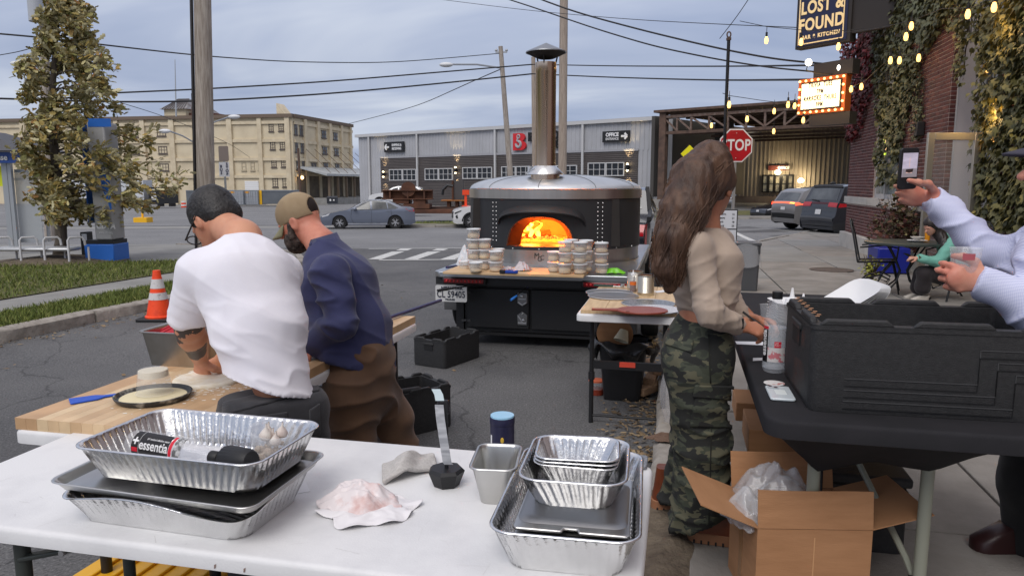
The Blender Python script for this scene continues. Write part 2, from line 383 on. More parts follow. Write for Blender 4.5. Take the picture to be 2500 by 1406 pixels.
GA=[L(KL-.12,-3),L(KL-.12,11.2),L(-7.5,12.4),L(-7.52,-3)]
GB=[L(-8.4,-3),L(-8.45,12.6),L(-9.75,12.9),L(-12.2,11.6),L(-22,9.5),L(-22,-3)]
sheet(P2(*GA),.115,TURF,'grass_verge');sheet(P2(*GB),.115,TURF,'lawn')
def kerb(pts,w,name,m,h=.13,step=1.7,inward=1):
 k=bpy.data.objects.new(name,None);COL.objects.link(k);k['kind']='structure'
 d=[0]
 for a,b in zip(pts,pts[1:]):d.append(d[-1]+(Vector(b[:2])-Vector(a[:2])).length)
 at=lambda q:Vector((np.interp(q,d,[p[0]for p in pts]),np.interp(q,d,[p[1]for p in pts]),0))
 q=0
 while q<d[-1]-.3:
  e=min(q+step*random.uniform(.85,1.15),d[-1]);a,b=at(q+.012),at(e-.012);t=(b-a).normalized();n=Vector((-t.y,t.x,0))*inward
  jz=random.uniform(-.012,.01);mb=MB();rings=[]
  for j in range(7):
   c=a.lerp(b,j/6);z=tz(c.y,c.x);wob=lambda:random.uniform(-.012,.012)
   rings.append([c+Vector((0,0,z-.15)),c+Vector((0,0,z+h*.8+jz))+n*wob(),c+n*(.03+wob()*.5)+Vector((0,0,z+h+jz+wob()*.4)),c+n*w+Vector((0,0,z+h+jz)),c+n*w+Vector((0,0,z-.15))])
  mb.loft(rings);obj('kerb_stone',mb,m,k,smooth=50,fix=True);q=e
 return k
kerb([tuple(p)for p in lc[:9]],.15,'left_kerb',GRAN)
def blades(name,polys,n,m,h=(.03,.075),w=.008):
 P=[]
 tot=0
 for poly,k,zz in polys:
  pv=[Vector(p[:2])for p in poly];A=np.array([p[:2]for p in poly])
  lo,hi=A.min(0),A.max(0);q=RNG.uniform(lo,hi,(k*4,2));ins=np.zeros(len(q),bool)
  j=len(A)-1
  for i in range(len(A)):
   c=((A[i,1]>q[:,1])!=(A[j,1]>q[:,1]))&(q[:,0]<(A[j,0]-A[i,0])*(q[:,1]-A[i,1])/(A[j,1]-A[i,1]+1e-9)+A[i,0]);ins^=c;j=i
  q=q[ins][:k];z=np.interp(q[:,1],[a for a,b in TY],[b for a,b in TY])+zz
  P.append(np.c_[q,z])
 P=np.concatenate(P);n=len(P);a=RNG.uniform(0,2*PI,n);hh=RNG.uniform(*h,n);ww=w*RNG.uniform(.6,1.3,n)
 d=np.c_[np.cos(a),np.sin(a),np.zeros(n)];ln=np.c_[RNG.normal(0,.5,(n,2)),np.ones(n)]*hh[:,None]
 V=np.stack([P-d*ww[:,None],P+d*ww[:,None],P+ln],1)
 return obj(name,np_polys(name,V,m),m,kind='stuff')
GRASSM=Mpieces('grass_blades',[sr(62,78,26),sr(88,102,38),sr(112,122,52),sr(70,88,30),sr(140,140,78)],.8)
blades('grass',[([L(KL-.12,3.5),L(KL-.12,11),L(-7.45,12.3),L(-7.5,3.5)],18000,.115),([L(-8.45,3.5),L(-8.45,12.6),L(-9.75,12.9),L(-12.2,11.6),L(-17,10.5),L(-17,3.5)],42000,.115)],0,GRASSM)
def litter(name,spots,m,size=(.02,.05)):
 V=[]
 for(x,y,z,sx,sy,k)in spots:
  for _ in range(k):
   px,py=random.gauss(x,sx),random.gauss(y,sy);a=random.uniform(0,PI);l=random.uniform(*size);w=l*random.uniform(.12,.5)
   dx_,dy_=math.cos(a),math.sin(a);zt=z+random.uniform(.003,.018);c=random.uniform(-.008,.012)
   V.append([(px-dx_*l,py-dy_*l,zt),(px+dy_*w,py-dx_*w,zt+c),(px+dx_*l,py+dy_*l,zt+c*.5),(px-dy_*w,py+dx_*w,zt-c*.3)])
 return obj(name,np_polys(name,np.array(V),m),m,kind='stuff')
STRAW=Mpieces('straw',[sr(96,78,58),sr(140,118,88),sr(72,58,42),sr(160,140,108)],.9)
spots=[]
for s in np.arange(.6,8,.22):
 p=L(-.2,s);spots.append((p.x,p.y,0.0,.09,.13,70 if s<5.8 else 24))
for s in np.arange(4.5,12,.25):
 p=L(KL+.16,s);spots.append((p.x,p.y,tz(p.y),.1,.14,16))
for _ in range(60):
 s=random.uniform(2,14);p=L(random.uniform(-6,-.5),s);spots.append((p.x,p.y,tz(p.y),.05,.05,1))
for _ in range(110):
 s=random.uniform(4,12);p=L(random.uniform(-14,-8.6),s);spots.append((p.x,p.y,tz(p.y)+.14,.05,.05,1))
litter('leaf_litter',spots,STRAW,(.008,.035))
KR=-.1
rc=[L(KR,s)for s in(-3,3.3,8,13.4)]+[Vector(p+(0,))for p in((3.55,15.2),(4.5,17),(5.6,18.7),(7.0,21),(8.75,23.7),(10.9,26.5),(14.5,30),(20,33.5),(40,42))]
raised(P2(*[p+Vector((.05,0,0))for p in rc])+[(40,-3)],'pavement_base',CONC,.085)
kerb([tuple(p)for p in rc[1:11]],.16,'right_kerb',GRAN,inward=-1)
def clip(poly,a,b):
 out=[];n=len(poly)
 sd_=lambda p:(b[0]-a[0])*(p[1]-a[1])-(b[1]-a[1])*(p[0]-a[0])
 for i in range(n):
  p,q=poly[i],poly[(i+1)%n];s0,s1=sd_(p),sd_(q)
  if s0>=0:out.append(p)
  if(s0>=0)!=(s1>=0):
   k=s0/(s0-s1);out.append((p[0]+(q[0]-p[0])*k,p[1]+(q[1]-p[1])*k))
 return out
pav=bpy.data.objects.new('pavement',None);COL.objects.link(pav);pav['kind']='structure'
ic=[(p[0]+.17,p[1])for p in rc]
for i in range(4):
 for j in range(-2,20):
  t0,s0=.07+i*1.38,j*1.5+.2
  poly=[tuple(L(t,s)[:2])for t,s in((t0+.008,s0+.008),(t0+1.372,s0+.008),(t0+1.372,s0+1.492),(t0+.008,s0+1.492))]
  for a,b in zip(ic[2:-1],ic[3:]):
   if len(poly)>2 and s0>11:poly=clip(poly,b,a)
  if len(poly)<3 or s0>27:continue
  dz=random.uniform(-.004,.006)
  mb=MB();mb.prism(poly,[tz(p[1],p[0])+.02 for p in poly],[tz(p[1],p[0])+.12+dz for p in poly]);obj('slab',mb,CONC if random.random()<.7 else CONC2,pav,bevel=.006)
db=MB();db.grid(lambda s,k:tuple(L(-.13+.26*k+.03*math.sin(s*7),s,.1+.035*math.sin(k*PI)+.012*mnoise.noise((s*6,k*4,1)))),list(np.linspace(-.5,3.35,60)),list(np.linspace(0,1,9)))
struct('dirt_strip',db,DIRT,smooth=180)
db=MB();q=L(-9.1-2.9,12.0);db.lathe([(1.3,.115),(1.0,.14),(.6,.19),(.25,.23),(.02,.25)],(-9.05,14.6,tz(14.6)),24,cap1=True);struct('soil_mound',db,DIRT,smooth=180)
pm=MB()
def stripe(a,b,w,dz=.009):
 a,b=Vector(a),Vector(b);t=(b-a);n=max(1,int(t.length/2));d=Vector((-t.y,t.x,0)).normalized()*w/2
 for i in range(n):
  p,q=a+t*i/n,a+t*(i+1)/n;vs=[p-d,q-d,q+d,p+d]
  pm.add([(v.x,v.y,tz(v.y,v.x)+dz)for v in vs],[(0,1,2,3)])
stripe(GT(925,636),GT(1150,634),.16);stripe(GT(900,608.5),GT(1150,606),.16);stripe(GT(1600,629),GT(1730,627),.16);stripe(GT(1150,634),GT(1600,629),.16);stripe(GT(1150,606),GT(1700,601),.16)
for k in range(9):
 u=915+88*k;stripe(GT(u,634),GT(u+78,608),.3)
stripe(GT(1790,575),GT(1862,601.5),.2);stripe(GT(1762,586.5),GT(1822,587),.18);stripe(GT(1762,597),GT(1858,598.5),.18)
struct('road_marking',pm,PAINT)
fv=[(-6.5,FK(-6.5)),(-2,FK(-2)),(10,FK(10)),(45,FK(45)),(45,FK(45)+14),(10,FK(10)+9),(-1,FK(-1)+5.2),(-6.5,FK(-6.5)+4)]
raised([(p[0],p[1]+.2)for p in fv],'far_verge',TURF,.13)
kerb([(x,FK(x),0)for x in(-6.5,5,20,45)],.2,'far_kerb',CONC,step=3)
sheet([(-6.5,FK(-6.5)+.5),(45,FK(45)+.5),(45,FK(45)+1.9),(-6.5,FK(-6.5)+1.6)],.137,CONC,'far_path')
blades('far_grass',[([(-6.4,FK(-6.4)+1.7),(10,FK(10)+2),(40,FK(40)+2.1),(40,FK(40)+12),(10,FK(10)+8.8),(-1,FK(-1)+5),(-6.4,FK(-6.4)+3.8)],14000,.13)],0,GRASSM,(.06,.14),.03)
sheet([(-60,FK(-60)+.2),(-9,FK(-9)),(-9,FK(-9)+3.0),(-60,FK(-60)+3.2)],.01,CONC2,'far_pavement')
mbh=MB();c=GT(2030,660,.12);mbh.lathe([(.36,0),(.36,.008),(.34,.01),(.30,.006),(.0,.006)],(c.x,c.y,c.z+.008),32);tag(obj('manhole_cover',mbh,M('rust_iron',(.07,.055,.045),.7,c2=(.12,.09,.07),ns=20),smooth=40),'round iron manhole cover set in the concrete pavement','manhole cover')
class Plane:
 """upright wall plane through p with direction d; a runs along it, n points to the camera side"""
 def __init__(s,p,q):
  s.p=Vector((p[0],p[1],0));s.d=Vector((q[0]-p[0],q[1]-p[1],0));s.len=s.d.length;s.d.normalize()
  s.n=Vector((s.d.y,-s.d.x,0))
  if s.n.dot(s.p)>0:s.n=-s.n
  s.M=Matrix(((s.d.x,-s.n.x,0,s.p.x),(s.d.y,-s.n.y,0,s.p.y),(0,0,1,0),(0,0,0,1)))
 def hit(s,u,v):
  r=Vector(ray(u,v));o=Vector((0,0,CH));t=(s.p-o).dot(s.n)/r.dot(s.n);w=o+r*t
  return((w-s.p).dot(s.d),w.z)
 def box(s,mb,u0,v0,u1,v1,out,inn):
  a,z1=s.hit(u0,v0);b,z0=s.hit(u1,v1);mb.box((min(a,b),-out,min(z0,z1)),(max(a,b),inn,max(z0,z1)));return(min(a,b),max(a,b),min(z0,z1),max(z0,z1))
def root_at(pl,name,label,cat,group=None):
 o=thing(name,label,cat,(pl.p.x,pl.p.y,0),math.atan2(pl.d.y,pl.d.x),group);return o
def into(pl):return 1 if(Vector((-pl.d.y,pl.d.x,0)).dot(-pl.n)>0)else-1
YEL=M('yellow_stucco',(.64,.55,.39),.9,c2=(.5,.42,.29),ns=.35,nd=10,lo=.42,hi=.75,bump=.02,bs=3)
YELT=M('yellow_trim',(.66,.57,.41),.9,c2=(.54,.45,.31),ns=.8,nd=8)
DGLASS=M('dark_pane',(.05,.055,.06),.12,c2=(.16,.17,.18),ns=.9,lo=.4,hi=.6,spec=.6)
RUSTD=M('rusty_dark_steel',(.07,.045,.035),.8,c2=(.14,.085,.06),ns=3,nd=8)
BROWNF=M('brown_frame',(.1,.08,.07),.7)
def window(parent,a0,a1,z0,z1,nx=2,nz=3,fr=.12,y=0,mf=None,mp=None,depth=.12,sill=True):
 mb=MB();mf=mf or BROWNF
 mb.box((a0,y-.02,z0),(a0+fr,y+depth,z1));mb.box((a1-fr,y-.02,z0),(a1,y+depth,z1))
 mb.box((a0+fr,y-.02,z0),(a1-fr,y+depth,z0+fr));mb.box((a0+fr,y-.02,z1-fr),(a1-fr,y+depth,z1))
 for i in range(1,nx):x=a0+(a1-a0)*i/nx;mb.box((x-fr*.25,y,z0+fr),(x+fr*.25,y+depth*.8,z1-fr))
 for i in range(1,nz):z=z0+(z1-z0)*i/nz;mb.box((a0+fr,y+.004,z-fr*.25),(a1-fr,y+depth*.78,z+fr*.25))
 if sill:mb.box((a0-.1,y-.12,z0-.16),(a1+.1,y+depth,z0-.002))
 w=obj('window',mb,mf,parent)
 p=MB();p.box((a0+fr*.5,y+depth*.55,z0+fr*.5),(a1-fr*.5,y+depth*.62,z1-fr*.5));obj('pane',p,mp or DGLASS,w);return w
C0=D(712,280,136);ztop=C0.z;zb=-3.2
dl=D(270,293,(ztop-1.55)*1800/153);dr=D(858,310,(ztop-1.55)*1800/136)
ld=(Vector((dl.x,dl.y,0))-Vector((C0.x,C0.y,0)));far=Vector((C0.x,C0.y,0))+ld*2.4
PF=Plane(far,C0)
yb=root_at(PF,'factory','pale yellow four storey stucco factory with rows of small dark windows','building')
Lf=PF.len
mb=MB();mb.box((0,.0,zb),(Lf,.5,ztop));obj('wall',mb,YEL,yb)
for(u0,u1)in((-30,-18),(60,72),(215,225),(288,297),(350,361),(420,432),(492,504),(560,572),(634,644),(701,712)):
 a=PF.hit(u0,400)[0];b=PF.hit(u1,400)[0]
 mb=MB();mb.box((a,-.45,zb),(min(b,Lf),-.003,ztop-.5));obj('pilaster',mb,YELT,yb)
for v in(300,344,389,431):
 z=PF.hit(590,v)[1];mb=MB();mb.box((2,-.28,z-.3),(Lf-1,-.006,z+.25));obj('belt_course',mb,YELT,yb)
mb=MB();mb.box((0,-.6,ztop-.5),(Lf+.3,.6,ztop+.12));obj('parapet',mb,M('parapet_cap',(.16,.12,.09),.9),yb)
def yw(pl,root,x0,y0,x1,y1,**k):
 u0,v0,u1,v1=240+x0/3.788,200+y0/3.788,240+x1/3.788,200+y1/3.788
 a,z1=pl.hit(u0,v0);b,z0=pl.hit(u1,v1);window(root,min(a,b),max(a,b),z0,z1,y=-.06,**k)
for r in((541,437,627,503),(555,597,640,665),(568,757,655,823),(300,455,372,512),(318,610,385,670)):yw(PF,yb,*r,nx=3,nz=2)
for r in((1325,745,1370,820),(1408,745,1448,820),(1478,745,1518,818)):yw(PF,yb,*r,mp=M('pale_pane',(.33,.34,.36),.3),nx=1,nz=2,mf=M('cream_frame',(.4,.34,.24),.7))
for r in((1575,375,1622,460),(1665,373,1715,456),(1588,542,1638,627),(1678,540,1730,624),(1600,708,1650,790),(1690,706,1742,788),(1610,868,1664,972),(1702,866,1755,972)):yw(PF,yb,*r,nx=2,nz=4)
a,z1=PF.hit(598,442);b,z0=PF.hit(633,470);mb=MB()
for k in range(6):mb.box((a,-.1-.02*(k%2),z0+(z1-z0)*k/6),(b,-.01,z0+(z1-z0)*(k+.93)/6))
obj('roller_door',mb,WHITEP,yb)
mb=MB();a,z1=PF.hit(375,264);b,z0=PF.hit(430,288);mb.box((a,3,ztop-.2),(b,13,z1));ph=obj('penthouse',mb,YEL,yb)
mb=MB();e=.6;zc=z1;m_=(a+b)/2
mb.add([(a-e,2.4,zc),(b+e,2.4,zc),(b+e,13.6,zc),(a-e,13.6,zc),(a+(b-a)*.25,6,zc+2.2),(a+(b-a)*.75,6,zc+2.2),(a+(b-a)*.75,10,zc+2.2),(a+(b-a)*.25,10,zc+2.2)],[(3,2,1,0),(4,5,6,7),(0,1,5,4),(1,2,6,5),(2,3,7,6),(3,0,4,7)])
obj('roof',mb,M('metal_roof',(.3,.31,.32),.5,c2=(.16,.13,.12),ns=1),ph)
for i in range(9):
 q=a+(b-a)*i/8;q2=a+(b-a)*(.25+.5*i/8);mb=MB();mb.beam((q,2.4,zc+.05),(q2,6,zc+2.25),.18,.12);obj('roof_rib',mb,M('rib_dark',(.08,.07,.07),.6),ph)
mb=MB();a2,z2=PF.hit(448,266);mb.box((b,4,ztop-.2),(a2+3,11,z1-.6));obj('stair_hut',mb,M('red_siding',(.17,.07,.05),.8,c2=(.12,.05,.04),ns=3),yb)
mb=MB();mb.cyl((m_+2,6,zc+2),(m_+2,6,zc+3.2),.3,n=8);obj('vent',mb,BLKMETAL,yb)
mb=MB();a,z1=PF.hit(655,268);b,z0=PF.hit(680,282);mb.add([(a,3,ztop),(b,3,ztop),(b,6,ztop),(a,6,ztop),(a,3,ztop+2.4),(a,6,ztop+2.4)],[(0,1,4),(3,5,2),(1,2,5,4),(0,4,5,3),(0,3,2,1)]);obj('roof_hatch',mb,YELT,yb)
PR=Plane(C0,dr)
def sub(pl,parent,fn):
 T=parent.matrix_world.inverted()if False else Matrix.LocRotScale(parent.location,parent.rotation_euler,None).inverted()@pl.M
 return T
T=sub(PR,yb,None)
def pobj(name,mb,m,parent=yb,T=None,**k):
 for i in range(len(mb.v)):mb.v[i]=tuple(T@Vector(mb.v[i]))
 return obj(name,mb,m,parent,fix=True,**k)
Lr=PR.len
mb=MB();mb.box((0.003,.0,zb),(Lr,.5,ztop));pobj('wall',mb,YEL,yb,T)
mb=MB();mb.box((.31,-.5,ztop-.5),(Lr,.5,ztop+.12));pobj('parapet',mb,M('parapet_cap',(.16,.12,.09)),yb,T)
for(x0,x1)in((1902,1925),(2022,2045),(2132,2152),(2240,2256),(2325,2338)):
 a=PR.hit(240+x0/3.788,400)[0];b=PR.hit(240+x1/3.788,400)[0];mb=MB();mb.box((a,-.45,zb),(b,-.003,ztop-.5));pobj('pilaster',mb,YELT,yb,T)
for v in(304,347,390,428):
 z=PR.hit(745,v)[1];mb=MB();mb.box((.5,-.28,z-.3),(Lr,-.006,z+.25));pobj('belt_course',mb,YELT,yb,T)
def pwin(x0,y0,x1,y1):
 a,z1=PR.hit(240+x0/3.788,200+y0/3.788);b,z0=PR.hit(240+x1/3.788,200+y1/3.788);a,b=min(a,b),max(a,b)
 mb=MB();mb.box((a,-.14,z0),(b,-.1,z1));w=MB()
 w.box((a-.2,-.16,z0-.25),(b+.2,-.01,z0));w.box((a-.2,-.15,z1),(b+.2,-.01,z1+.15));w.box((a,-.17,(z0+z1)/2-.1),(b,-.145,(z0+z1)/2+.1));w.box(((a+b)/2-.15,-.165,z0),((a+b)/2+.15,-.145,z1))
 f=pobj('window',w,BROWNF,yb,T);p=pobj('pane',mb,DGLASS,f,T)
for r in((1808,378,1838,490),(1858,388,1888,497),(1817,545,1845,650),(1868,550,1897,655),(1828,705,1855,812),(1880,710,1910,815),(2063,455,2103,520),(2172,475,2208,537),(2072,607,2112,668),(2180,620,2218,680),(1968,755,1988,825),(1995,757,2015,825),(2082,757,2120,820),(2190,765,2225,825)):pwin(*r)
zc=PR.hit(735,422)[1]
mb=MB();mb.add([(1,-.05,zc+1.2),(Lr+9,-.05,zc+1.2),(Lr+9,-6,zc-.2),(1,-6,zc-.2),(1,-.05,zc+.9),(Lr+9,-.05,zc+.9),(Lr+9,-6,zc-.6),(1,-6,zc-.6)],[(0,1,2,3),(7,6,5,4),(3,2,6,7),(0,3,7,4),(1,5,6,2),(0,4,5,1)])
cn=pobj('dock_roof',mb,M('pale_metal',(.42,.44,.44),.55,c2=(.34,.35,.35),ns=.6),yb,T)
for k in range(9):
 a=3+k*(Lr+4)/8;mb=MB();mb.box((a-.15,-5.6,zb),(a+.15,-5.2,zc-.4));pobj('dock_post',mb,M('dock_wood',(.16,.12,.085),.9),yb,T)
 mb=MB();mb.tube([(a,-5.8,zc),(a+1,-.3,zc+4.5)],.05,5);pobj('hanger_rod',mb,RUSTD,yb,T)
mb=MB();mb.box((1,-5.9,zb),(Lr+9,-.46,zb+1.9));pobj('dock_base',mb,CONC2,yb,T)
mb=MB();mb.box((1,-.3,zb+1.9),(Lr+9,-.02,zc-.6));pobj('dock_wall',mb,M('dock_shadow_wall',(.2,.16,.11),.9,c2=(.12,.1,.08),ns=.8),yb,T)  # wall under the dock roof, its shade put into the brown colour
mb=MB();a,z=PR.hit(729,434);mb.sphere((1.2,-.9,z),.32);lampm=M('lamp_glow',(1,.62,.25),es=6);pobj('dock_lamp',mb,lampm,yb,T)
PW=Plane(D(875,330,85),D(1620,285,61.3));ze=D(875,330,85).z;zw=-2.0;Lw=PW.len
GREY=M('grey_siding',(.42,.425,.445),.5,c2=(.36,.365,.38),ns=.4,nd=6)
BRN=M('brown_siding',(.125,.108,.1),.5,c2=(.105,.09,.084),ns=.6)
wh=root_at(PW,'warehouse','long grey metal warehouse with brown lower siding and white framed windows','building')
bays=[875,905,1022,1212,1425,1595,1640]
ba=[PW.hit(u,400)[0]for u in bays];ba[0]=0
zbrt=PW.hit(1200,378)[1];ab0=PW.hit(930,400)[0];ab1=PW.hit(1558,400)[0]
def ribbed(a0,a1,z0,z1,y=0,pitch=.42,d=.045):
 mb=MB();n=max(1,int((a1-a0)/pitch));pts=[]
 for i in range(n):
  x=a0+(a1-a0)*i/n;w=(a1-a0)/n;pts+=[(x,y),(x+w*.6,y),(x+w*.68,y-d),(x+w*.92,y-d)]
 pts.append((a1,y));mb.add([(x,yy,z)for x,yy in pts for z in(z0,z1)],[(2*i,2*i+2,2*i+3,2*i+1)for i in range(len(pts)-1)]);return mb
for i in range(len(ba)-1):
 obj('siding_panel',ribbed(ba[i],ba[i+1],zbrt if ab0<(ba[i]+ba[i+1])/2<ab1-2 else zw+1.2,ze-.25),GREY,wh,fix=False)
obj('siding_panel',ribbed(ba[1],ab0,zw+1.2,zbrt,y=-.004),GREY,wh);obj('siding_panel',ribbed(ab1,ba[-1],zw+1.2,zbrt,y=-.003),GREY,wh)
mb=MB();n=int((zbrt-zw-1.2)/.16);pts=[]
for i in range(n):
 z=zw+1.2+(zbrt-zw-1.2)*i/n;h=(zbrt-zw-1.2)/n;pts+=[(z,-.05),(z+h*.45,-.05),(z+h*.55,-.11),(z+h*.95,-.11)]
mb.add([(x,y,z)for z,y in pts for x in(ab0,ab1)],[(2*i,2*i+1,2*i+3,2*i+2)for i in range(len(pts)-1)])
obj('lower_siding',mb,BRN,wh)
mb=MB();mb.box((0,-.02,zw-1),(Lw,.3,zw+1.2));obj('plinth',mb,CONC,wh)
mb=MB();mb.box((0,.3,zw),(Lw,.5,ze-.3));mb.box((0,.51,zw),(.3,30,ze-.3));obj('back_wall',mb,GREY,wh)
mb=MB();mb.box((-.3,-.3,ze-.28),(Lw,.3,ze+.02));gut=obj('gutter',mb,M('white_trim',(.5,.5,.5),.5),wh)
mb=MB();mb.add([(-.3,-.25,ze+.03),(Lw,-.25,ze+.03),(Lw,30,ze+2.5),(-.3,30,ze+2.5)],[(0,1,2,3)]);obj('roof',mb,M('white_roof',(.5,.52,.54),.5),wh)
for u in bays[1:6]:
 a=PW.hit(u,400)[0];mb=MB();mb.box((a-.1,-.28,zw+.6),(a+.1,-.13,ze-.285));obj('downpipe',mb,M('white_trim',(.5,.5,.5)),wh)
mb=MB();mb.box((ab0-.06,-.16,zbrt-.05),(ab1+.06,-.115,zbrt+.12));obj('trim',mb,M('grey_trim',(.33,.33,.35),.5),wh)
WF=M('white_window_frame',(.58,.58,.58),.5)
for(u0,v0,u1,v1)in((953,414,1019,441),(1040,412,1108,440),(1132,409,1204,437),(1227,407,1298,436),(1312,405,1411,432),(1438,398,1526,430)):
 a,z1=PW.hit(u0,v0);b,z0=PW.hit(u1,v1);m_=(a+b)/2
 for(p,q)in((a,m_-.02),(m_+.02,b)):window(wh,p,q,z0,z1,3,2,.075,y=-.2,mf=WF,mp=M('night_pane',(.02,.022,.025),.08,spec=.5),depth=.14,sill=False)
def spot(p,aim,e,size,col=(1,.75,.4),name='wall_light',blend=.6,r=.05):
 l=bpy.data.lights.new(name,'SPOT');l.energy=e;l.spot_size=R(size);l.spot_blend=blend;l.color=col;l.shadow_soft_size=r
 o=bpy.data.objects.new(name,l);COL.objects.link(o);o.location=p;o.rotation_euler=(Vector(p)-Vector(aim)).to_track_quat('Z','Y').to_euler();return o
for(u,v)in((942,426),(1118,416),(1537,409)):
 a,z=PW.hit(u,v);mb=MB();mb.cyl((a,-.38,z-.22),(a,-.38,z+.22),.13,n=10);mb.box((a-.1,-.3,z-.1),(a+.1,-.12,z+.1));lf=obj('wall_lamp',mb,BLKMETAL,wh)
 mb=MB();mb.sphere((a,-.38,z+.25),.1,8,6);mb.sphere((a,-.38,z-.25),.1,8,6);obj('bulb',mb,M('bulb_glow',(1,.8,.45),es=9),lf)
 for sg in(1,-1):spot(PW.M@Vector((a,-.42,z+sg*.32)),PW.M@Vector((a,-.12,z+sg*3)),1000,58)
SIGNB=M('sign_black',sr(30,30,32),.5);WHT=M('sign_white',(.75,.75,.75),.5);REDL=M('sign_red',sr(200,40,46),.5)
def warrow(parent,a,z,w,sgn,m):
 mb=MB();h=.085*2;mb.cbox((a,-.31,z),(w,.03,h));t=a+sgn*w/2
 mb.beam((t,-.31,z),(t-sgn*w*.42,-.31,z+w*.42),h,.03,up=(0,1,0));mb.beam((t,-.312,z),(t-sgn*w*.42,-.312,z-w*.42),h,.03,up=(0,1,0));obj('arrow',mb,m,parent)
a,z1=PW.hit(942,348);b,z0=PW.hit(990,371);mb=MB();mb.box((a,-.28,z0),(b,-.12,z1));s1=obj('sign_board',mb,SIGNB,wh);hh=z1-z0
text('SHIPPING &',hh*.33,WHT,s1,(a+(b-a)*.65,-.29,z0+hh*.67),bold=.012,sx=.82);text('RECEIVING',hh*.33,WHT,s1,(a+(b-a)*.65,-.29,z0+hh*.32),bold=.012,sx=.82);warrow(s1,a+(b-a)*.16,(z0+z1)/2,(b-a)*.22,-1,WHT)
a,z1=PW.hit(1475,322);b,z0=PW.hit(1540,346);mb=MB();mb.box((a,-.28,z0),(b,-.12,z1));s1=obj('sign_board',mb,SIGNB,wh);hh=z1-z0
text('OFFICE',hh*.46,WHT,s1,(a+(b-a)*.37,-.29,z0+hh*.66),bold=.02,sx=.92);text('ENTRANCE',hh*.3,WHT,s1,(a+(b-a)*.37,-.29,z0+hh*.28),bold=.006,sx=.9);warrow(s1,a+(b-a)*.82,(z0+z1)/2,(b-a)*.22,1,WHT)
a,z1=PW.hit(1257,327);b,z0=PW.hit(1288,367);hh=z1-z0
mb=MB();P=[(a,z0),(a+(b-a)*.62,z0)]+[(a+(b-a)*.62+(b-a)*.38*math.sin(q),z0+hh*.27-hh*.27*math.cos(q))for q in np.linspace(.2,2.6,9)]+[(a+(b-a)*.58+(b-a)*.34*math.sin(q),z0+hh*.76-hh*.24*math.cos(q))for q in np.linspace(.5,2.95,9)]+[(a+(b-a)*.55,z1),(a,z1)]
mb.slab(P,-.3,-.12);lg=obj('logo',mb,REDL,wh)
cx,cz=a+(b-a)*.45,z0+hh*.36;mb=MB();mb.tube([(cx+.0,-.33,z0+hh*.72),(cx-.12,-.33,z0+hh*.58),(cx+.25,-.33,z0+hh*.45)]+[(cx+hh*.17*math.cos(q),-.33,cz+hh*.17*math.sin(q))for q in np.linspace(.5,-3.4,12)],.13,6);mb.tube([(cx+.16*math.cos(q),-.33,z0+hh*.8+.16*math.sin(q))for q in np.linspace(0,2*PI,12)],.07,6);obj('hook_emblem',mb,GREY,lg)
BL=M('letter_black',sr(24,24,26),.5)
def uz(u,v):return PW.hit(u,v)
for(txt,u,v,h)in(('E',1298,336,20),('OR',1366,331,20),('LIFTING',1340,354,20)):
 a,z=uz(u,v);hgt=PW.hit(u,v-h/2)[1]-PW.hit(u,v+h/2)[1]
 text(txt,hgt*1.35,BL,wh,(a,-.22,z),ext=.06,bold=.06,sx=.95 if txt!='LIFTING' else .78)
PC=Plane(D(1609,270,58),D(1946,248,51.1));zt=D(1609,270,58).z;zbm=D(1609,325.6,58).z
sh=root_at(PC,'loading_shed','dark loading shed with rusty truss canopy and beige ribbed back wall','building')
Lc=26.;fl=.25
mb=MB();mb.box((-.3,-.3,zt-.18),(Lc,22,zt));obj('roof',mb,RUSTD,sh)
mb=MB();mb.box((.1,-.1,fl),(.65,.35,zt-.19));obj('post',mb,RUSTD,sh)
mb=MB();mb.box((.66,-.05,zbm-.12),(Lc,.25,zbm+.1));obj('bottom_chord',mb,RUSTD,sh)
TRS=M('rusty_truss',(.2,.15,.125),.8,c2=(.12,.07,.05),ns=4)
mb=MB();mb.box((.66,-.05,zt-.62),(Lc,.2,zt-.42));obj('top_chord',mb,TRS,sh)
ua=[PC.hit(1560+x/4.687,290)[0]for x in(435,595,800,1015,1225,1440,1665,1880,2100)]
prev=.5
for i,a in enumerate(ua):
 mb=MB();mb.box((a-.07,-.0,zbm+.1),(a+.07,.14,zt-.62));obj('strut',mb,TRS,sh)
 if i<6:mb=MB();mb.beam((prev,.05,zt-.65),(a,.05,zbm+.12),.12);obj('brace',mb,TRS,sh)
 else:mb=MB();mb.beam((prev,.05,zbm+.12),(a,.05,zt-.65),.12);obj('brace',mb,TRS,sh)
 prev=a
for k in range(4):mb=MB();mb.box((.7,3+k*4.5,zbm),(Lc,3.25+k*4.5,zbm+.2));mb.box((.7,3+k*4.5,zt-.5),(Lc,3.3+k*4.5,zt-.2));obj('purlin',mb,RUSTD,sh)
BEI=M('beige_siding',(.33,.285,.225),.65,c2=(.27,.235,.19),ns=.5,nd=8)
obj('back_wall',ribbed(-2,Lc,fl,zt-.2,y=19,pitch=.4,d=.08),BEI,sh)
mb=MB();mb.box((-2,18.6,-2.5),(Lc,19.4,fl));obj('dock_plinth',mb,M('stained_plinth',(.14,.1,.09),.9,c2=(.24,.2,.17),ns=.7,nd=8),sh)
mb=MB();mb.box((-1.2,1.0,zbm-4.9),(-.9,18,zt-.3));mb.box((.8,8,fl),(2.3,8.4,zt-.3));obj('dark_partition',mb,M('dark_inside',(.07,.065,.06),.8),sh)  # dark partition added to stand in for the shaded inside of the left opening
mb=MB();mb.box((-5,-1.2,-2.6),(4.2,1.2,fl));obj('dock_wall',mb,CONC,sh)
PB=Plane(PC.M@Vector((0,18.9,0)),PC.M@Vector((20,18.9,0)))
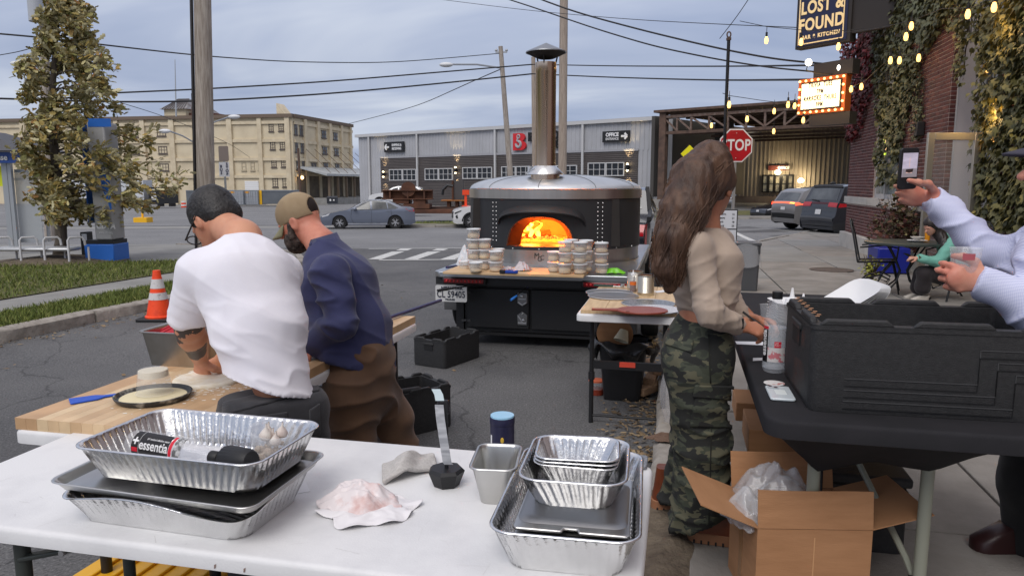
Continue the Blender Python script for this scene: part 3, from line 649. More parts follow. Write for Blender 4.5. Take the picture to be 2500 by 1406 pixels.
def shb(u0,v0,u1,v1,out=.05):a,z1=PB.hit(u0,v0);b,z0=PB.hit(u1,v1);return a,b,z0,z1
a,b,z0,z1=shb(1863,427,1938,471)
for k in range(5):window(sh,a+(b-a)*k/5,a+(b-a)*(k+1)/5-.01,z0,z1,1,2,.12,y=18.7,mf=BLKMETAL,mp=M('lit_pane',(.30,.27,.19),.2,c2=(.06,.06,.06),ns=1.5,es=.35),depth=.15,sill=False)
a,b,z0,z1=shb(1878,405,1927,416);mb=MB();mb.box((a,18.68,z0),(b,18.85,z1));sg=obj('office_sign',mb,M('maroon_sign',sr(92,44,38),.6),sh);text('OFFICE',(z1-z0)*.75,WHT,sg,((a+b)/2+.5,18.66,(z0+z1)/2),bold=.02)
for(u,v)in((1903,421),(1959,441)):
 a,z=PB.hit(u,v);mb=MB();mb.sphere((a,18.5,z),(.3,.22,.22));obj('wall_lamp',mb,M('flood_glow',(1,.8,.45),es=10),sh)
 pl_=bpy.data.lights.new('flood_light','POINT');pl_.energy=130;pl_.color=(1,.8,.5);pl_.shadow_soft_size=.3;po=bpy.data.objects.new('flood_light',pl_);COL.objects.link(po);po.location=PC.M@Vector((a,17.9,z))
FT=4.13
bk=thing('brick_restaurant','dark red brick restaurant front with white stone sill and tall window','building',L(FT,0),RZ)
MORT=M('mortar',(.62,.50,.45),.9,c2=(.46,.37,.33),ns=6,bump=.004,bs=60)
BRK=Mpieces('brick',[sr(74,38,36),sr(96,52,48),sr(84,42,40),sr(112,64,56),sr(66,36,36)],.85,bump=.003,bs=60,per='both',c_noise=.25,ns=14)
STONE=M('white_stone',(.5,.48,.44),.8,c2=(.36,.34,.31),ns=2.5,nd=9,lo=.45,hi=.8,bump=.004,bs=30)
WT=M('white_wood',(.52,.52,.52),.55,c2=(.42,.42,.42),ns=2);TP=7.2
S0,S1,W0,W1=13.2,20.1,15.8,17.6
mb=MB()
for(a,b,z0,z1)in((S0,W0,-.3,TP),(W1,S1,-.3,TP),(W0,W1,-.3,1.2),(W0,W1,5.6,TP),(-4,11.4,-.3,TP)):mb.box((0,a,z0),(.3,b,z1))
mb.box((.31,S1-.3,-.3),(12,S1,TP));mb.box((.31,-4,-.3),(12,-3.7,TP));mb.box((.3,S0,-.3),(.9,S0+.3,TP));mb.box((.3,11.1,-.3),(.9,11.4,TP))
obj('wall',mb,MORT,bk)
mb=MB();mb.box((0,-4,TP),(12,S1,TP+.2));obj('roof',mb,RUSTD,bk)
bw,bh,jt=.197,.0545,.0132
cells=[]
for ci in range(int((TP-.35)/(bh+jt))):
 z=.345+ci*(bh+jt)
 if 1.0<z<1.2:continue
 off=(ci%2)*.105
 y=S0+.004-off
 while y<S1:
  a,b=max(y,S0+.004),min(y+bw,S1-.002);y+=bw+jt
  if b-a<.03:continue
  segs=[(a,b)]
  if 1.2<=z<5.6:
   if a<W0<b:segs=[(a,W0-.003)]
   elif a<W1<b:segs=[(W1+.003,b)]
   elif a>=W0 and b<=W1:segs=[]
  for sg_ in segs:
   if sg_[1]-sg_[0]>.02:cells.append((sg_[0],sg_[1],z))
for ci in range(int((TP-.35)/(bh+jt))):
 y=6.5-(ci%2)*.105
 while y<11.4:
  cells.append((y,min(y+bw,11.395),.345+ci*(bh+jt)));y+=bw+jt
PFc=Plane(L(FT,0),L(FT,10))
def vis(c):
 p=L(FT,(c[0]+c[1])/2,c[2]);return(0 if c[2]<1.0 and c[0]>16.2 else 1 if c[2]>1.2 and c[2]<3.4 and(c[0]>17.5)else 2 if c[0]<14.2 and 2<c[2]<4.4 else 5)
cells.sort(key=lambda c:(vis(c),-c[0]*.1-c[2]*.01))
base=MB();base.box((-.009,0,0),(.005,bw,bh));bme=mesh_from('brick',base.v,base.f,BRK)
rest=MB()
for i,(a,b,z)in enumerate(cells):
 if i<300 and abs(b-a-bw)<.001:
  o=bpy.data.objects.new('brick',bme);COL.objects.link(o);o.parent=bk;o.location=(random.uniform(-.002,.002),a,z)
 else:rest.box((-.009+random.uniform(-.002,.002),a,z),(.005,b,z+bh))
for ci in range(int((TP-.35)/(bh+jt))):
 z=.345+ci*(bh+jt);rest.box((.003 if ci%2 else .003,S0-.009,z),(.2 if ci%2 else .1,S0+.003,z+bh))
 if ci%2==0:rest.box((.11,S0-.009,z),(.29,S0+.003,z+bh))
obj('brick',rest,BRK,bk,kind='stuff')
k=0
for a,b in((13.25,15.5),(15.51,17.8),(17.81,20.16)):mb=MB();mb.box((-.07,a,1.05),(.02,b-.012,1.21));obj('stone_sill',mb,STONE,bk,bevel=.008)
for a,b in((13.25,15),(15.01,16.6),(16.61,18.4),(18.41,20.2)):mb=MB();mb.box((-.12,a,-.35),(.02,b-.012,.335));obj('base_stone',mb,STONE,bk,bevel=.01)
mb=MB()
for(a,b)in((W0,W0+.1),(W1-.1,W1),((W0+W1)/2+.1,(W0+W1)/2+.17)):mb.box((.03,a,1.22),(.16,b,5.6))
for z in(1.22,1.95,3.3,5.5):mb.box((.04,W0+.1,z),(.15,W1-.1,z+.09))
mb.box((-.05,W0-.02,1.212),(.16,W1+.02,1.219));wn=obj('window',mb,WT,bk)
GL=M('window_glass',(.2,.23,.23),.06,spec=.7,c2=(.36,.4,.38),ns=1.2)
for(z0,z1)in((1.31,1.95),(2.04,3.3),(3.39,5.5)):mb=MB();mb.box((.09,W0+.1,z0),(.1,W1-.1,z1));obj('pane',mb,GL,wn)
mb=MB();mb.add([(.075,17.2+.16*math.cos(q),2.42+.3*math.sin(q))for q in np.linspace(0,2*PI,17)[:-1]],[tuple(range(16))]);nm=M('neon_glow',(.75,.95,.08),es=1.2,c2=(1,.35,.35),ns=3.5,lo=.45,hi=.6);obj('neon_sign',mb,nm,wn,fix=True)
mb=MB();mb.add([(.08,16.15+.1*math.cos(q),1.62+.17*math.sin(q))for q in np.linspace(0,2*PI,17)[:-1]],[tuple(range(16))]);st_=obj('window_sticker',mb,WHT,wn);text('8',.2,BL,wn,(.07,16.15,1.62),(PI/2,0,-PI/2),bold=.004)
mb=MB();mb.box((.1,S0-.05,-.1),(.40,S0-.012,TP));obj('entry_panel',mb,M('pale_panel',(.56,.51,.50),.6,c2=(.5,.46,.45),ns=.8),bk)
mb=MB();mb.box((.085,S0-.06,-.1),(.1,S0-.011,TP));mb.box((.402,S0-.07,-.1),(.47,S0,TP));dfm=obj('door_frame',mb,WT,bk)
for x in(.56,1.15):mb=MB();mb.box((x,S0-.06,-.1),(x+.07,S0,TP));obj('jamb',mb,WT,dfm)
for z in(2.25,3.05):mb=MB();mb.box((.63,S0-.055,z),(1.15,S0,z+.08));obj('transom',mb,WT,dfm)
mb=MB();mb.box((.472,S0-.03,-.1),(.558,S0,TP));mb.box((.632,S0-.03,-.1),(1.148,S0-.02,TP));obj('pane',mb,M('door_pane',(.13,.14,.15),.05,spec=.7),dfm)
mb=MB();h=thing('glass_door','open glass door with aluminium frame standing out from the brick wall','door',D(2262,500,10.3)*1)
gx0,gx1=D(2262,400,10.3).x,D(2392,400,10.3).x;w_=gx1-gx0;h.location=(gx0,10.3,.08);zt_=D(2262,324,10.3).z-.08
BRZ=M('bronze_frame',(.46,.42,.36),.35,.7)
mb.box((0,0,.02),(.09,.05,zt_));mb.box((w_-.09,0,.02),(w_,.05,zt_));mb.box((.09,0,zt_-.1),(w_-.09,.05,zt_));mb.box((.09,0,.02),(w_-.09,.05,.25));mb.box((.09,.005,.78),(w_-.09,.045,.86));obj('frame',mb,BRZ,h,bevel=.004)
mb=MB();mb.box((.09,.02,.25),(w_-.09,.028,zt_-.1));obj('pane',mb,glass_mat('clear_pane',(.5,.53,.52),.04,.08),h)
mb=MB();q=PFc.hit(2257,315);mb.box((-.14,q[0]-.08,q[1]-.12),(-.02,q[0]+.08,q[1]+.12));obj('wall_speaker',mb,BLACK,bk,bevel=.01)
def leaf_ivy(sz=1):
 v=np.array([(0,0,0),(.42,-.12,.05),(.30,-.42,.02),(.12,-.42,.05),(0,-.85,-.04),(-.12,-.42,.05),(-.30,-.42,.02),(-.42,-.12,.05),(0,-.35,.1),(.14,.12,.03),(-.14,.12,.03)])*sz
 return v,[(0,9,1,8),(1,2,8),(2,3,8),(3,4,8),(8,4,5),(8,5,6),(8,6,7),(8,7,10,0)]
def scatter(parent,name,base,tf,m,nobj=300,far=None):
 """tf: list of (pos, 3x3, size). the nobj nearest are parts, the rest one joined part"""
 bv,bf=base;tf=sorted(tf,key=lambda q:(Vector(q[0])+(parent.location if parent else Vector())).length/q[2])
 me=mesh_from(name,[tuple(p)for p in bv],bf,m,180)
 for p,rm,sz in tf[:nobj]:
  o=bpy.data.objects.new(name,me);COL.objects.link(o);o.parent=parent
  o.matrix_basis=Matrix.Translation(p)@Matrix(rm.tolist()).to_4x4()@Matrix.Scale(sz,4)
 r=tf[nobj:]
 if r:
  V=np.stack([(bv@rm.T)*sz+np.array(p)for p,rm,sz in r])
  obj(name,np_polys(name,V,m,tri=bf),m,parent,kind='stuff')
def rotm(yaw,pitch,roll):
 return np.array(Matrix.Rotation(yaw,3,'Z')@Matrix.Rotation(pitch,3,'X')@Matrix.Rotation(roll,3,'Y'))
def inpoly(x,y,P):
 c=False;j=len(P)-1
 for i in range(len(P)):
  if(P[i][1]>y)!=(P[j][1]>y)and x<(P[j][0]-P[i][0])*(y-P[i][1])/(P[j][1]-P[i][1])+P[i][0]:c=not c
  j=i
 return c
def ivy(label,regions,m,nobj,thick=.12):
 o=thing('climbing_ivy',label,'ivy',L(FT,12),RZ);tf=[];inv=Matrix.LocRotScale(o.location,o.rotation_euler,None).inverted()
 for poly,n,sz in regions:
  xs=[p[0]for p in poly];ys=[p[1]for p in poly];k=0
  while k<n:
   u,v=random.uniform(min(xs),max(xs)),random.uniform(min(ys),max(ys))
   if not inpoly(u,v,poly):continue
   if mnoise.noise((u*.03,v*.03,3))<-.25 and random.random()<.75:k+=.4;continue
   k+=1;a,z=PFc.hit(u,v);dep=.02+thick*random.random()*(1+.7*mnoise.noise((u*.02,v*.02,9)))
   w=inv@(L(FT,a,z)+Vector((-CY,SY,0))*dep)
   rm=rotm(-PI/2+random.gauss(0,.5),PI/2-random.uniform(.1,.9),random.gauss(0,.35));tf.append((tuple(w),rm,sz*random.uniform(.6,1.25)))
 scatter(o,'leaf',leaf_ivy(),tf,m,nobj)
 mb=MB()
 for poly,n,sz in regions:
  for _ in range(8):
   c=random.choice(poly);u=c[0]*.5+.5*sum(p[0]for p in poly)/len(poly);v0,v1=min(p[1]for p in poly),max(p[1]for p in poly);pts=[]
   for q in range(7):
    uu=u+random.uniform(-9,9);vv=v0+(v1-v0)*q/6
    if not inpoly(uu,vv,poly):continue
    a,z=PFc.hit(uu,vv);pts.append(inv@(L(FT,a,z)+Vector((-CY,SY,0))*.025))
   if len(pts)>2:mb.tube(pts,.008,5)
 obj('vine_stem',mb,M('vine_bark',(.06,.045,.03),.9),o);return o
IVG=Mpieces('ivy_green',[sr(52,56,34),sr(78,82,52),sr(98,100,70),sr(62,64,40),sr(118,112,62)],.6)
IVY_Y=Mpieces('ivy_olive',[sr(70,70,36),sr(112,104,50),sr(58,60,34),sr(92,90,54),sr(140,124,58)],.6)
IVR=Mpieces('ivy_red',[sr(110,28,34),sr(72,30,28),sr(140,40,44),sr(58,34,28),sr(96,30,36)],.6)
ivy('dark green creeper hanging down the brick pier beside the tall window',[([(2110,-40),(2345,-40),(2315,40),(2290,95),(2262,140),(2240,180),(2232,250),(2212,330),(2204,400),(2200,462),(2190,450),(2172,430),(2158,470),(2148,380),(2156,300),(2146,215),(2138,100),(2120,60)],5200,.12),([(2232,180),(2262,160),(2258,340),(2240,345)],420,.07)],IVG,300)
ivy('crimson creeper hanging over the far corner of the brick building',[([(2066,-40),(2120,-40),(2142,40),(2146,140),(2138,210),(2120,270),(2104,330),(2084,348),(2072,320),(2064,180),(2060,60)],3000,.11)],IVR,150)
ivy('olive green creeper covering the wall right of the entry door',[([(2402,40),(2520,20),(2600,20),(2600,640),(2470,560),(2400,525),(2392,420),(2396,300),(2404,180)],4600,.12),([(2290,-40),(2600,-40),(2600,120),(2450,120),(2415,190),(2400,90),(2372,110),(2366,215),(2352,205),(2350,105),(2330,60),(2305,80)],2300,.1)],IVY_Y,250)
def signframe(u0,v0,y0,u1,v1,y1):
 a,b=D(u0,v0,y0),D(u1,v1,y1);d=Vector((b.x-a.x,b.y-a.y,0));return Vector((a.x,a.y,0)),math.atan2(d.y,d.x),d.length
p,rz,w=signframe(1940,137,17,2063,118,16.0)
sgn=thing('hanging_sign','navy blade sign with cream lettering hung high beside the ivy','sign',(p.x,p.y,4.47),rz)
NAVY=M('navy',sr(38,42,72),.45);CREAM=M('cream_letter',sr(235,205,150),.5,es=.25);SBOX=M('sign_box_dark',sr(48,44,42),.6)
H_=1.62;mb=MB();mb.box((0,0,0),(w+.1,.22,H_));obj('cabinet',mb,SBOX,sgn,bevel=.01)
mb=MB();mb.box((.05,-.012,.05),(w+.02,-.002,H_-.05));obj('face',mb,NAVY,sgn)
ln=[(.09,.09),(.09,1.06),(.27,1.06)]+[(.27+.04+(w-.62)*(.5-.5*math.cos(q)),1.08+.42*math.sin(q))for q in np.linspace(.15,PI-.15,12)]+[(w-.26,1.06),(w-.06,1.06),(w-.06,.09)]
mb=MB()
for(x0,z0),(x1,z1)in zip(ln,ln[1:]+ln[:1]):mb.beam((x0,-.018,z0),(x1,-.018,z1),.022,.008,up=(0,1,0))
obj('border_line',mb,CREAM,sgn)
cx=w/2+.02
text('LOST &',.36,CREAM,sgn,(cx,-.02,.83),sx=.78,bold=.012,sp=1.12);text('FOUND',.36,CREAM,sgn,(cx,-.02,.47),sx=.8,bold=.012,sp=1.1);text('BAR & KITCHEN',.11,CREAM,sgn,(cx,-.02,.22),sx=.95,bold=.006,sp=1.25)
text('L',.26,CREAM,sgn,(cx-.03,-.02,1.27),sx=.8,bold=.004);text('F',.26,CREAM,sgn,(cx+.05,-.02,1.2),sx=.8,bold=.004);text('EST.',.07,CREAM,sgn,(cx-.24,-.02,1.2),bold=.002);text('2017',.07,CREAM,sgn,(cx+.27,-.02,1.2),bold=.002)
for sd_ in(-.24,.27):mb=MB();mb.box((cx+sd_-.1,-.018,1.135),(cx+sd_+.1,-.012,1.147));mb.box((cx+sd_-.1,-.018,1.255),(cx+sd_+.1,-.012,1.263));obj('rule_line',mb,CREAM,sgn)
mb=MB();mb.box((w+.1,.05,.15),(w+1.0,.17,1.5));obj('bracket',mb,SBOX,sgn)
p,rz,w=signframe(1950,208,16.8,2066,190,15.8)
mq=thing('marquee_sign','lit letter board sign framed with round glowing bulbs','sign',(p.x,p.y,3.03),rz)
H_=.76;mb=MB();mb.box((0,0,0),(w,.2,H_));obj('cabinet',mb,M('orange_frame',sr(170,84,34),.5),mq)
mb=MB();mb.box((.085,-.025,.085),(w-.085,-.003,H_-.085));obj('inner_frame',mb,BLACK,mq)
mb=MB();mb.box((.11,-.035,.11),(w-.11,-.027,H_-.11));lb=obj('letter_board',mb,M('lightbox',(1,.93,.66),es=.72),mq)
LT_=M('marquee_letter',sr(24,20,16),.6)
for txt,z in(('TRIVIA  TUES',.6),('7PM',.455),('KARAOKE  THURS',.32),('9PM',.185)):text(txt,.135,LT_,lb,(w/2,-.039,z),sx=.62,bold=.0035,sp=1.2)
mb=MB()
for z in(.25,.385,.52):mb.box((.115,-.038,z-.002),(w-.115,-.0355,z+.002))
obj('letter_rail',mb,M('rail_grey',(.5,.45,.35)),lb)
BULB=M('warm_bulb',(1,.62,.22),es=2.6)
bs_=MB();bs_.sphere((0,0,0),.026,10,7);bme2=mesh_from('bulb',bs_.v,bs_.f,BULB,180)
bp=[(.045+(w-.09)*i/7,z)for i in range(8)for z in(.043,H_-.043)]+[(x,.043+(H_-.086)*i/4)for x in(.045,w-.045)for i in(1,2,3)]
for x,z in bp:
 o=bpy.data.objects.new('bulb',bme2);COL.objects.link(o);o.parent=mq;o.location=(x,-.02,z)
mb=MB();mb.box((.35,.02,H_+.003),(w+.12,.26,H_+.3));obj('sign_mount',mb,SBOX,mq);mb=MB();mb.box((.3,.02,-.26),(w+.12,.26,-.003));obj('sign_mount',mb,SBOX,mq)
for(dx_,e_)in((.25,14),(w-.15,14)):
 pl_=bpy.data.lights.new('marquee_light','POINT');pl_.energy=e_;pl_.color=(1,.6,.25);pl_.shadow_soft_size=.2;po=bpy.data.objects.new('marquee_light',pl_);COL.objects.link(po);po.location=Matrix.LocRotScale(mq.location,mq.rotation_euler,None)@Vector((dx_,-.45,H_/2))
POLEW=M('pole_wood',(.44,.39,.34),.9,c2=(.25,.21,.175),ns=6,nd=9,stretch=(4,4,.35),bump=.02,bs=9,bstretch=(6,6,.5))
POLEG=M('pole_wood_pale',(.40,.33,.27),.9,c2=(.26,.21,.17),ns=5,nd=8,stretch=(4,4,.3),bump=.015,bs=9,bstretch=(6,6,.5))
WIRE=M('wire',(.02,.02,.022),.6);GALV=M('galvanised',(.42,.43,.44),.45,.7)
def pole(label,b,t,r0,r1,m,name='utility_pole'):
 o=thing(name,label,'utility pole',b);d=Vector(t)-Vector(b);mb=MB()
 pts=[d*q for q in np.linspace(0,1,14)];mb.tube(pts,[r0+(r1-r0)*q for q in np.linspace(0,1,14)],20);obj('pole',mb,m,o,smooth=60);return o
b=D(506,640,15.5);up=D(493,-60,15.5)
p1=pole('thick weathered wooden utility pole behind the man in the white shirt',b,up,.185,.165,POLEW)
d=up-b;rt=Vector((1,0,0));mb=MB();mb.tube([Vector((-.215,-.02,0))+d*q for q in(0,.45,.7,1)],.035,8);obj('conduit',mb,M('dark_conduit',(.045,.035,.03),.6),p1,smooth=60)
mb=MB();mb.tube([Vector((-.17,-.1,.3))+d*q for q in(0,1)],.018,6);obj('ground_wire',mb,WIRE,p1)
mb=MB();z0,z1=D(520,455,15.5).z-b.z,D(520,335,15.5).z-b.z;mb.cbox((.2,0,(z0+z1)/2),(.06,.16,z1-z0));obj('meter_strip',mb,BLACK,p1)
p2=pole('pale straight wooden pole rising behind the oven chimney',D(1372,520,38),D(1377,-40,38),.22,.2,POLEG)
p3_=pole('leaning weathered pole carrying a street lamp before the grey warehouse',D(1253,520,52),D(1222,114,52),.22,.15,POLEW)
q0=D(1222,114,52)-D(1253,520,52)
def lamp_arm(o,base,u0,v0,u1,v1,y0,y1,th=.06):
 a,c=D(u0,v0,y0)-base,D(u1,v1,y1)-base;m_=(a+c)/2+Vector((0,0,.12));mb=MB();mb.tube([a,m_,c],th,6);obj('lamp_arm',mb,GALV,o)
 s=1 if c.x>a.x else-1;mb=MB();g=min(1,y1/52);mb.sphere(c+Vector((s*.3*g,0,-.02)),(.48*g,.22*g,.17*g),12,8);obj('lamp_head',mb,M('lamp_head',(.62,.63,.64),.4),o,smooth=180)
lamp_arm(p3_,D(1253,520,52),1226,167,1100,158,52,50)
mb=MB();a=D(1224,128,52)-D(1253,520,52);mb.box((a.x-.4,a.y-.05,a.z-.05),(a.x+.4,a.y+.05,a.z+.05));[mb.sphere((a.x+k,a.y,a.z+.12),.1,8,6)for k in(-.35,.35)];obj('insulator',mb,GALV,p3_)
p4=pole('grey pole half hidden behind the stainless chimney',D(1306,520,60),D(1302,140,60),.2,.16,POLEG)
p5=pole('thin dark pole behind the thick weathered utility pole',D(483,500,60),D(471,262,60),.16,.13,RUSTD)
lamp_arm(p5,D(483,500,60),483,320,562,285,60,58);lamp_arm(p5,D(483,500,60),480,352,412,320,60,58)
p6=pole('slim wooden pole by the corner of the yellow factory',D(735,500,115),D(728,362,115),.2,.17,RUSTD)
p7=pole('tall pole with a grey transformer behind the street tree',D(122,600,24),D(104,-60,24),.15,.12,POLEW)
mb=MB();c=D(104,30,24)-D(122,600,24);mb.cyl(c+Vector((-.05,-.25,-.35)),c+Vector((-.05,-.25,.35)),.22,n=16);[mb.cyl(c+Vector((k,-.25,.35)),c+Vector((k,-.25,.52)),.035,n=8)for k in(-.12,.05)];obj('transformer',mb,M('transformer_grey',(.4,.42,.45),.5),p7,bevel=.02)
lamp_arm(p7,D(122,600,24),112,178,52,154,24,23,.035)
fp=thing('antenna_mast','thin mast standing on the yellow factory roof','mast',D(430,285,120));mb=MB();mb.tube([(0,0,0),D(427,146,120)-D(430,285,120)],[.14,.06],6);obj('mast',mb,GALV,fp)
def wire(label,pts,r=.02,n=14):
 """pts (u,v,depth): a cable sagging between fixed points"""
 W=[D(*p)for p in pts];mb=MB();out=[]
 for i in range(len(W)-1):
  k=n
  for j in range(k+(1 if i==len(W)-2 else 0)):
   out.append(W[i].lerp(W[i+1],j/k))
 P=np.array([tuple(p)for p in out])
 for _ in range(int(n*2)):P[1:-1]=(P[:-2]+2*P[1:-1]+P[2:])/4
 o=obj('overhead_cable',mb.tube([tuple(p)for p in P],r,5),WIRE);return tag(o,label,'cable')
wire('thick upper power cable sweeping down to the ivy building',[(1230,-35,24),(1400,30,22),(1580,78,20),(1757,120,18.5),(1900,147,18),(2085,163,17.5)],.024)
wire('second thick power cable below the top one above the woman',[(1180,-20,24),(1300,18,23),(1450,70,21),(1600,115,19.5),(1757,147,18.5),(1880,166,18),(2000,177,17.5)],.02)
wire('thin pale cable running to the hanging sign from the left',[(1040,-5,34),(1300,28,28),(1560,50,23),(1800,62,19),(1945,68,17.2)],.01)
wire('long cable from the left pole over the yellow factory roof',[(-40,80,22),(100,92,22),(250,110,24),(477,136,30),(700,152,38),(950,155,45),(1222,131,52)],.026)
wire('upper black cable crossing behind the chimney',[(268,228,40),(500,218,42),(800,200,45),(1060,178,48),(1300,158,52)],.045)
wire('lower black cable crossing behind the chimney',[(-40,240,36),(270,250,38),(500,248,40),(800,230,44),(1060,206,48),(1300,181,52)],.05)
wire('upper black cable running right from the chimney',[(1300,158,52),(1500,162,46),(1757,163,36),(2010,160,24)],.035)
wire('lower black cable running right from the chimney',[(1300,181,52),(1500,190,46),(1757,197,36),(1995,195,24)],.04)
wire('thin grey cable dropping from the lamp pole toward the factory',[(1226,168,52),(1140,205,60),(1020,260,80),(850,303,110)],.035)
wire('thin cable from the left tree down across the factory front',[(240,235,60),(400,283,80),(560,350,110),(610,385,128)],.03)
wire('thin cable from tree top across the sky at far left',[(-30,140,26),(60,125,25),(150,90,24)],.014)
wire('guy wire from the black post up to the frame edge',[(1757,95,14.4),(1800,40,14),(1840,-20,13.6)],.007)
bp_=thing('string_light_post','tall thin black post by the kerb holding the light strings','post',L(.8,14.8,0));bp_.location=D(1757,650,14.4)
mb=MB();h=D(1757,92,14.4).z-bp_.location.z;mb.cyl((0,0,0),(0,0,h),.032,n=12);obj('post',mb,BLKMETAL,bp_,smooth=60)
mb=MB();mb.tube([(.06*math.cos(q)*.6,0,h+.05+.05*math.sin(q))for q in np.linspace(0,2*PI,14)],.014,6);mb.cbox((0,0,h-.03),(.075,.075,.05));obj('ring',mb,RUSTD,bp_)
ss=thing('stop_sign','red octagonal stop sign on a post behind the woman','stop sign',D(1790,640,16.5))
b0=ss.location;c=D(1796,356,16.5)-b0;rad=.387;RED=M('stop_red',sr(176,22,36),.35,c2=sr(150,18,30),ns=3)
P8=lambda r:[(c.x+r*math.cos(R(22.5+45*k)),c.z+r*math.sin(R(22.5+45*k)))for k in range(8)]
mb=MB();mb.slab(P8(rad),-.03,-.02);obj('border',mb,M('reflective_white',(.72,.72,.72),.4),ss);mb=MB();mb.slab(P8(rad-.028),-.035,-.0302);pl_=obj('plate',mb,RED,ss)
text('STOP',.335,M('reflective_white',(.72,.72,.72)),pl_,(c.x,-.038,c.z),sx=.76,bold=.008,sp=1.05)
mb=MB();[mb.sphere((c.x,-.036,c.z+k),.012,8,5)for k in(.27,-.27)];obj('bolt',mb,ALU,pl_)
mb=MB();mb.box((c.x-.03,-.015,0),(c.x+.03,.025,c.z+.3));obj('post',mb,GALV,ss)
ys=thing('warning_sign','small yellow diamond sign peeking above the long hair','sign',D(1683,560,30));c=D(1683,376,30)-ys.location;mb=MB();mb.slab([(c.x-.35,c.z),(c.x,c.z-.35),(c.x+.35,c.z),(c.x,c.z+.35)],-.03,0);obj('plate',mb,M('warning_yellow',sr(232,222,30),.4),ys);mb=MB();mb.box((c.x-.03,.001,0),(c.x+.03,.05,c.z+.3));obj('post',mb,GALV,ys)
bs=thing('bus_stop_sign','white bus stop sign with a brown blank panel on a steel post','sign',D(553,630,17));o0=bs.location
def rel(u,v,y,o):return D(u,v,y)-o
a,b=rel(534,357,17,o0),rel(560,394,17,o0);mb=MB();mb.prism(rrect(b.x-a.x,a.z-b.z,.03,4,(a.x+b.x)/2,(a.z+b.z)/2),0,.006);
mb.v=[(x,-.03+z,y)for x,y,z in mb.v];obj('blank_panel',mb,M('tan_back',(.24,.2,.18),.5),bs,fix=True)
a,b=rel(535,396,17,o0),rel(562,432,17,o0);mb=MB();mb.box((a.x,-.03,b.z),(b.x,-.022,a.z));f_=obj('panel',mb,M('white_sign',(.62,.63,.66),.4),bs)
BLT=M('navy_letter',sr(50,54,84),.5)
for k,ch in enumerate('BUS'):text(ch,.085,BLT,f_,(a.x+.05,-.034,a.z-.1-k*.075),bold=.003)
for k,ch in enumerate('STOP'):text(ch,.085,BLT,f_,(b.x-.05,-.034,a.z-.05-k*.075),bold=.003)
mb=MB();mb.box(((a.x+b.x)/2-.02,-.02,0),((a.x+b.x)/2+.02,.01,rel(548,362,17,o0).z));obj('post',mb,GALV,bs)
cn=thing('traffic_cone','orange traffic cone with two dirty white bands at the kerb','traffic cone',GT(390,780));h=1.03
ORG=M('cone_orange',sr(246,78,34),.5,c2=sr(214,60,26),ns=9,lo=.5,hi=.75)
mb=MB();mb.prism(rrect(.40,.40,.05),.0,.035);obj('base',mb,BLACK,cn,bevel=.006)
rr=lambda z:.15-(.15-.032)*(z-.035)/(h-.2)
hz=D(385,660,cn.location.y).z-cn.location.z;rr=lambda z:.142-(.142-.036)*(z-.035)/(hz-.035)
prof=[(.155,.035),(.155,.05),(rr(.06),.06),(rr(hz*.93),hz*.93),(.04,hz),(.0,hz)]
mb=MB();mb.lathe(prof,n=28);obj('body',mb,ORG,cn,smooth=40)
for a,b in((.42,.56),(.645,.83)):mb=MB();mb.lathe([(rr(hz*a)+.003,hz*a),(rr(hz*b)+.003,hz*b)],n=28);obj('reflective_band',mb,M('dirty_white',(.6,.58,.57),.5,c2=(.2,.18,.17),ns=18,nd=9,lo=.56,hi=.72),cn,smooth=60)
sh_=thing('bus_shelter','glass bus shelter with blue roof band at far left','bus shelter',LT(-14.2,13.0,.1));o0=sh_.location.copy();SILV=M('silver_frame',(.42,.44,.46),.35,.5)
y_=16.5
def shbox(u0,v0,u1,v1,y0,y1,m,name,par=None):
 a,b=D(u0,v0,y0)-o0,D(u1,v1,y0)-o0;mb=MB();mb.box((min(a.x,b.x),a.y,min(a.z,b.z)),(max(a.x,b.x),a.y+(y1-y0),max(a.z,b.z)));return obj(name,mb,m,par or sh_)
shbox(14,395,22,612,y_,y_+.08,SILV,'post');shbox(24,395,34,612,y_+.01,y_+.09,SILV,'post');shbox(106,430,116,590,y_+.5,y_+.58,SILV,'post')
shbox(34,420,106,588,y_+.2,y_+.22,M('shelter_glass',(.45,.48,.5),.06,alpha=.55,spec=.8),'glass_panel');shbox(34,584,110,592,y_+.19,y_+.26,SILV,'rail');shbox(34,414,110,421,y_+.19,y_+.26,SILV,'rail')
BLU=M('transit_blue',sr(46,108,196),.4)
shbox(-60,372,66,398,y_-.2,y_+.0,M('blue_band',sr(52,86,160),.4),'roof_band')
a=D(-60,352,y_)-o0;b=D(78,372,y_)-o0;mb=MB();mb.add([(a.x,a.y-.4,b.z+.02),(b.x,a.y-.4,b.z+.02),(b.x,a.y+1.6,b.z+.02),(a.x,a.y+1.6,b.z+.02),(a.x,a.y+.1,a.z+.3),(b.x-.7,a.y+.1,a.z+.1),(b.x-.7,a.y+1,a.z+.1),(a.x,a.y+1,a.z+.3)],[(3,2,1,0),(4,5,6,7),(0,1,5,4),(1,2,6,5),(2,3,7,6),(3,0,4,7)]);obj('roof',mb,M('dark_roof',(.06,.06,.065),.5),sh_)
p=D(6,385,y_-.22)-o0;text('house',.17,WHT,sh_,(p.x-.1,p.y,p.z),bold=.004)
a=shbox(-20,405,9,455,y_+.05,y_+.07,M('sign_lime',sr(214,220,40),.5),'poster')
bn=thing('bench','long silver bench with tubular hoops at the bus stop','bench',GT(100,645,.1));o0=bn.location.copy();yb_=o0.y
a,b=D(-20,605,yb_)-o0,D(172,614,yb_)-o0;mb=MB();mb.box((a.x,-.02,b.z-.0),(b.x,.38,a.z));obj('seat',mb,M('bench_silver',(.5,.51,.52),.4,.4),bn,bevel=.03)
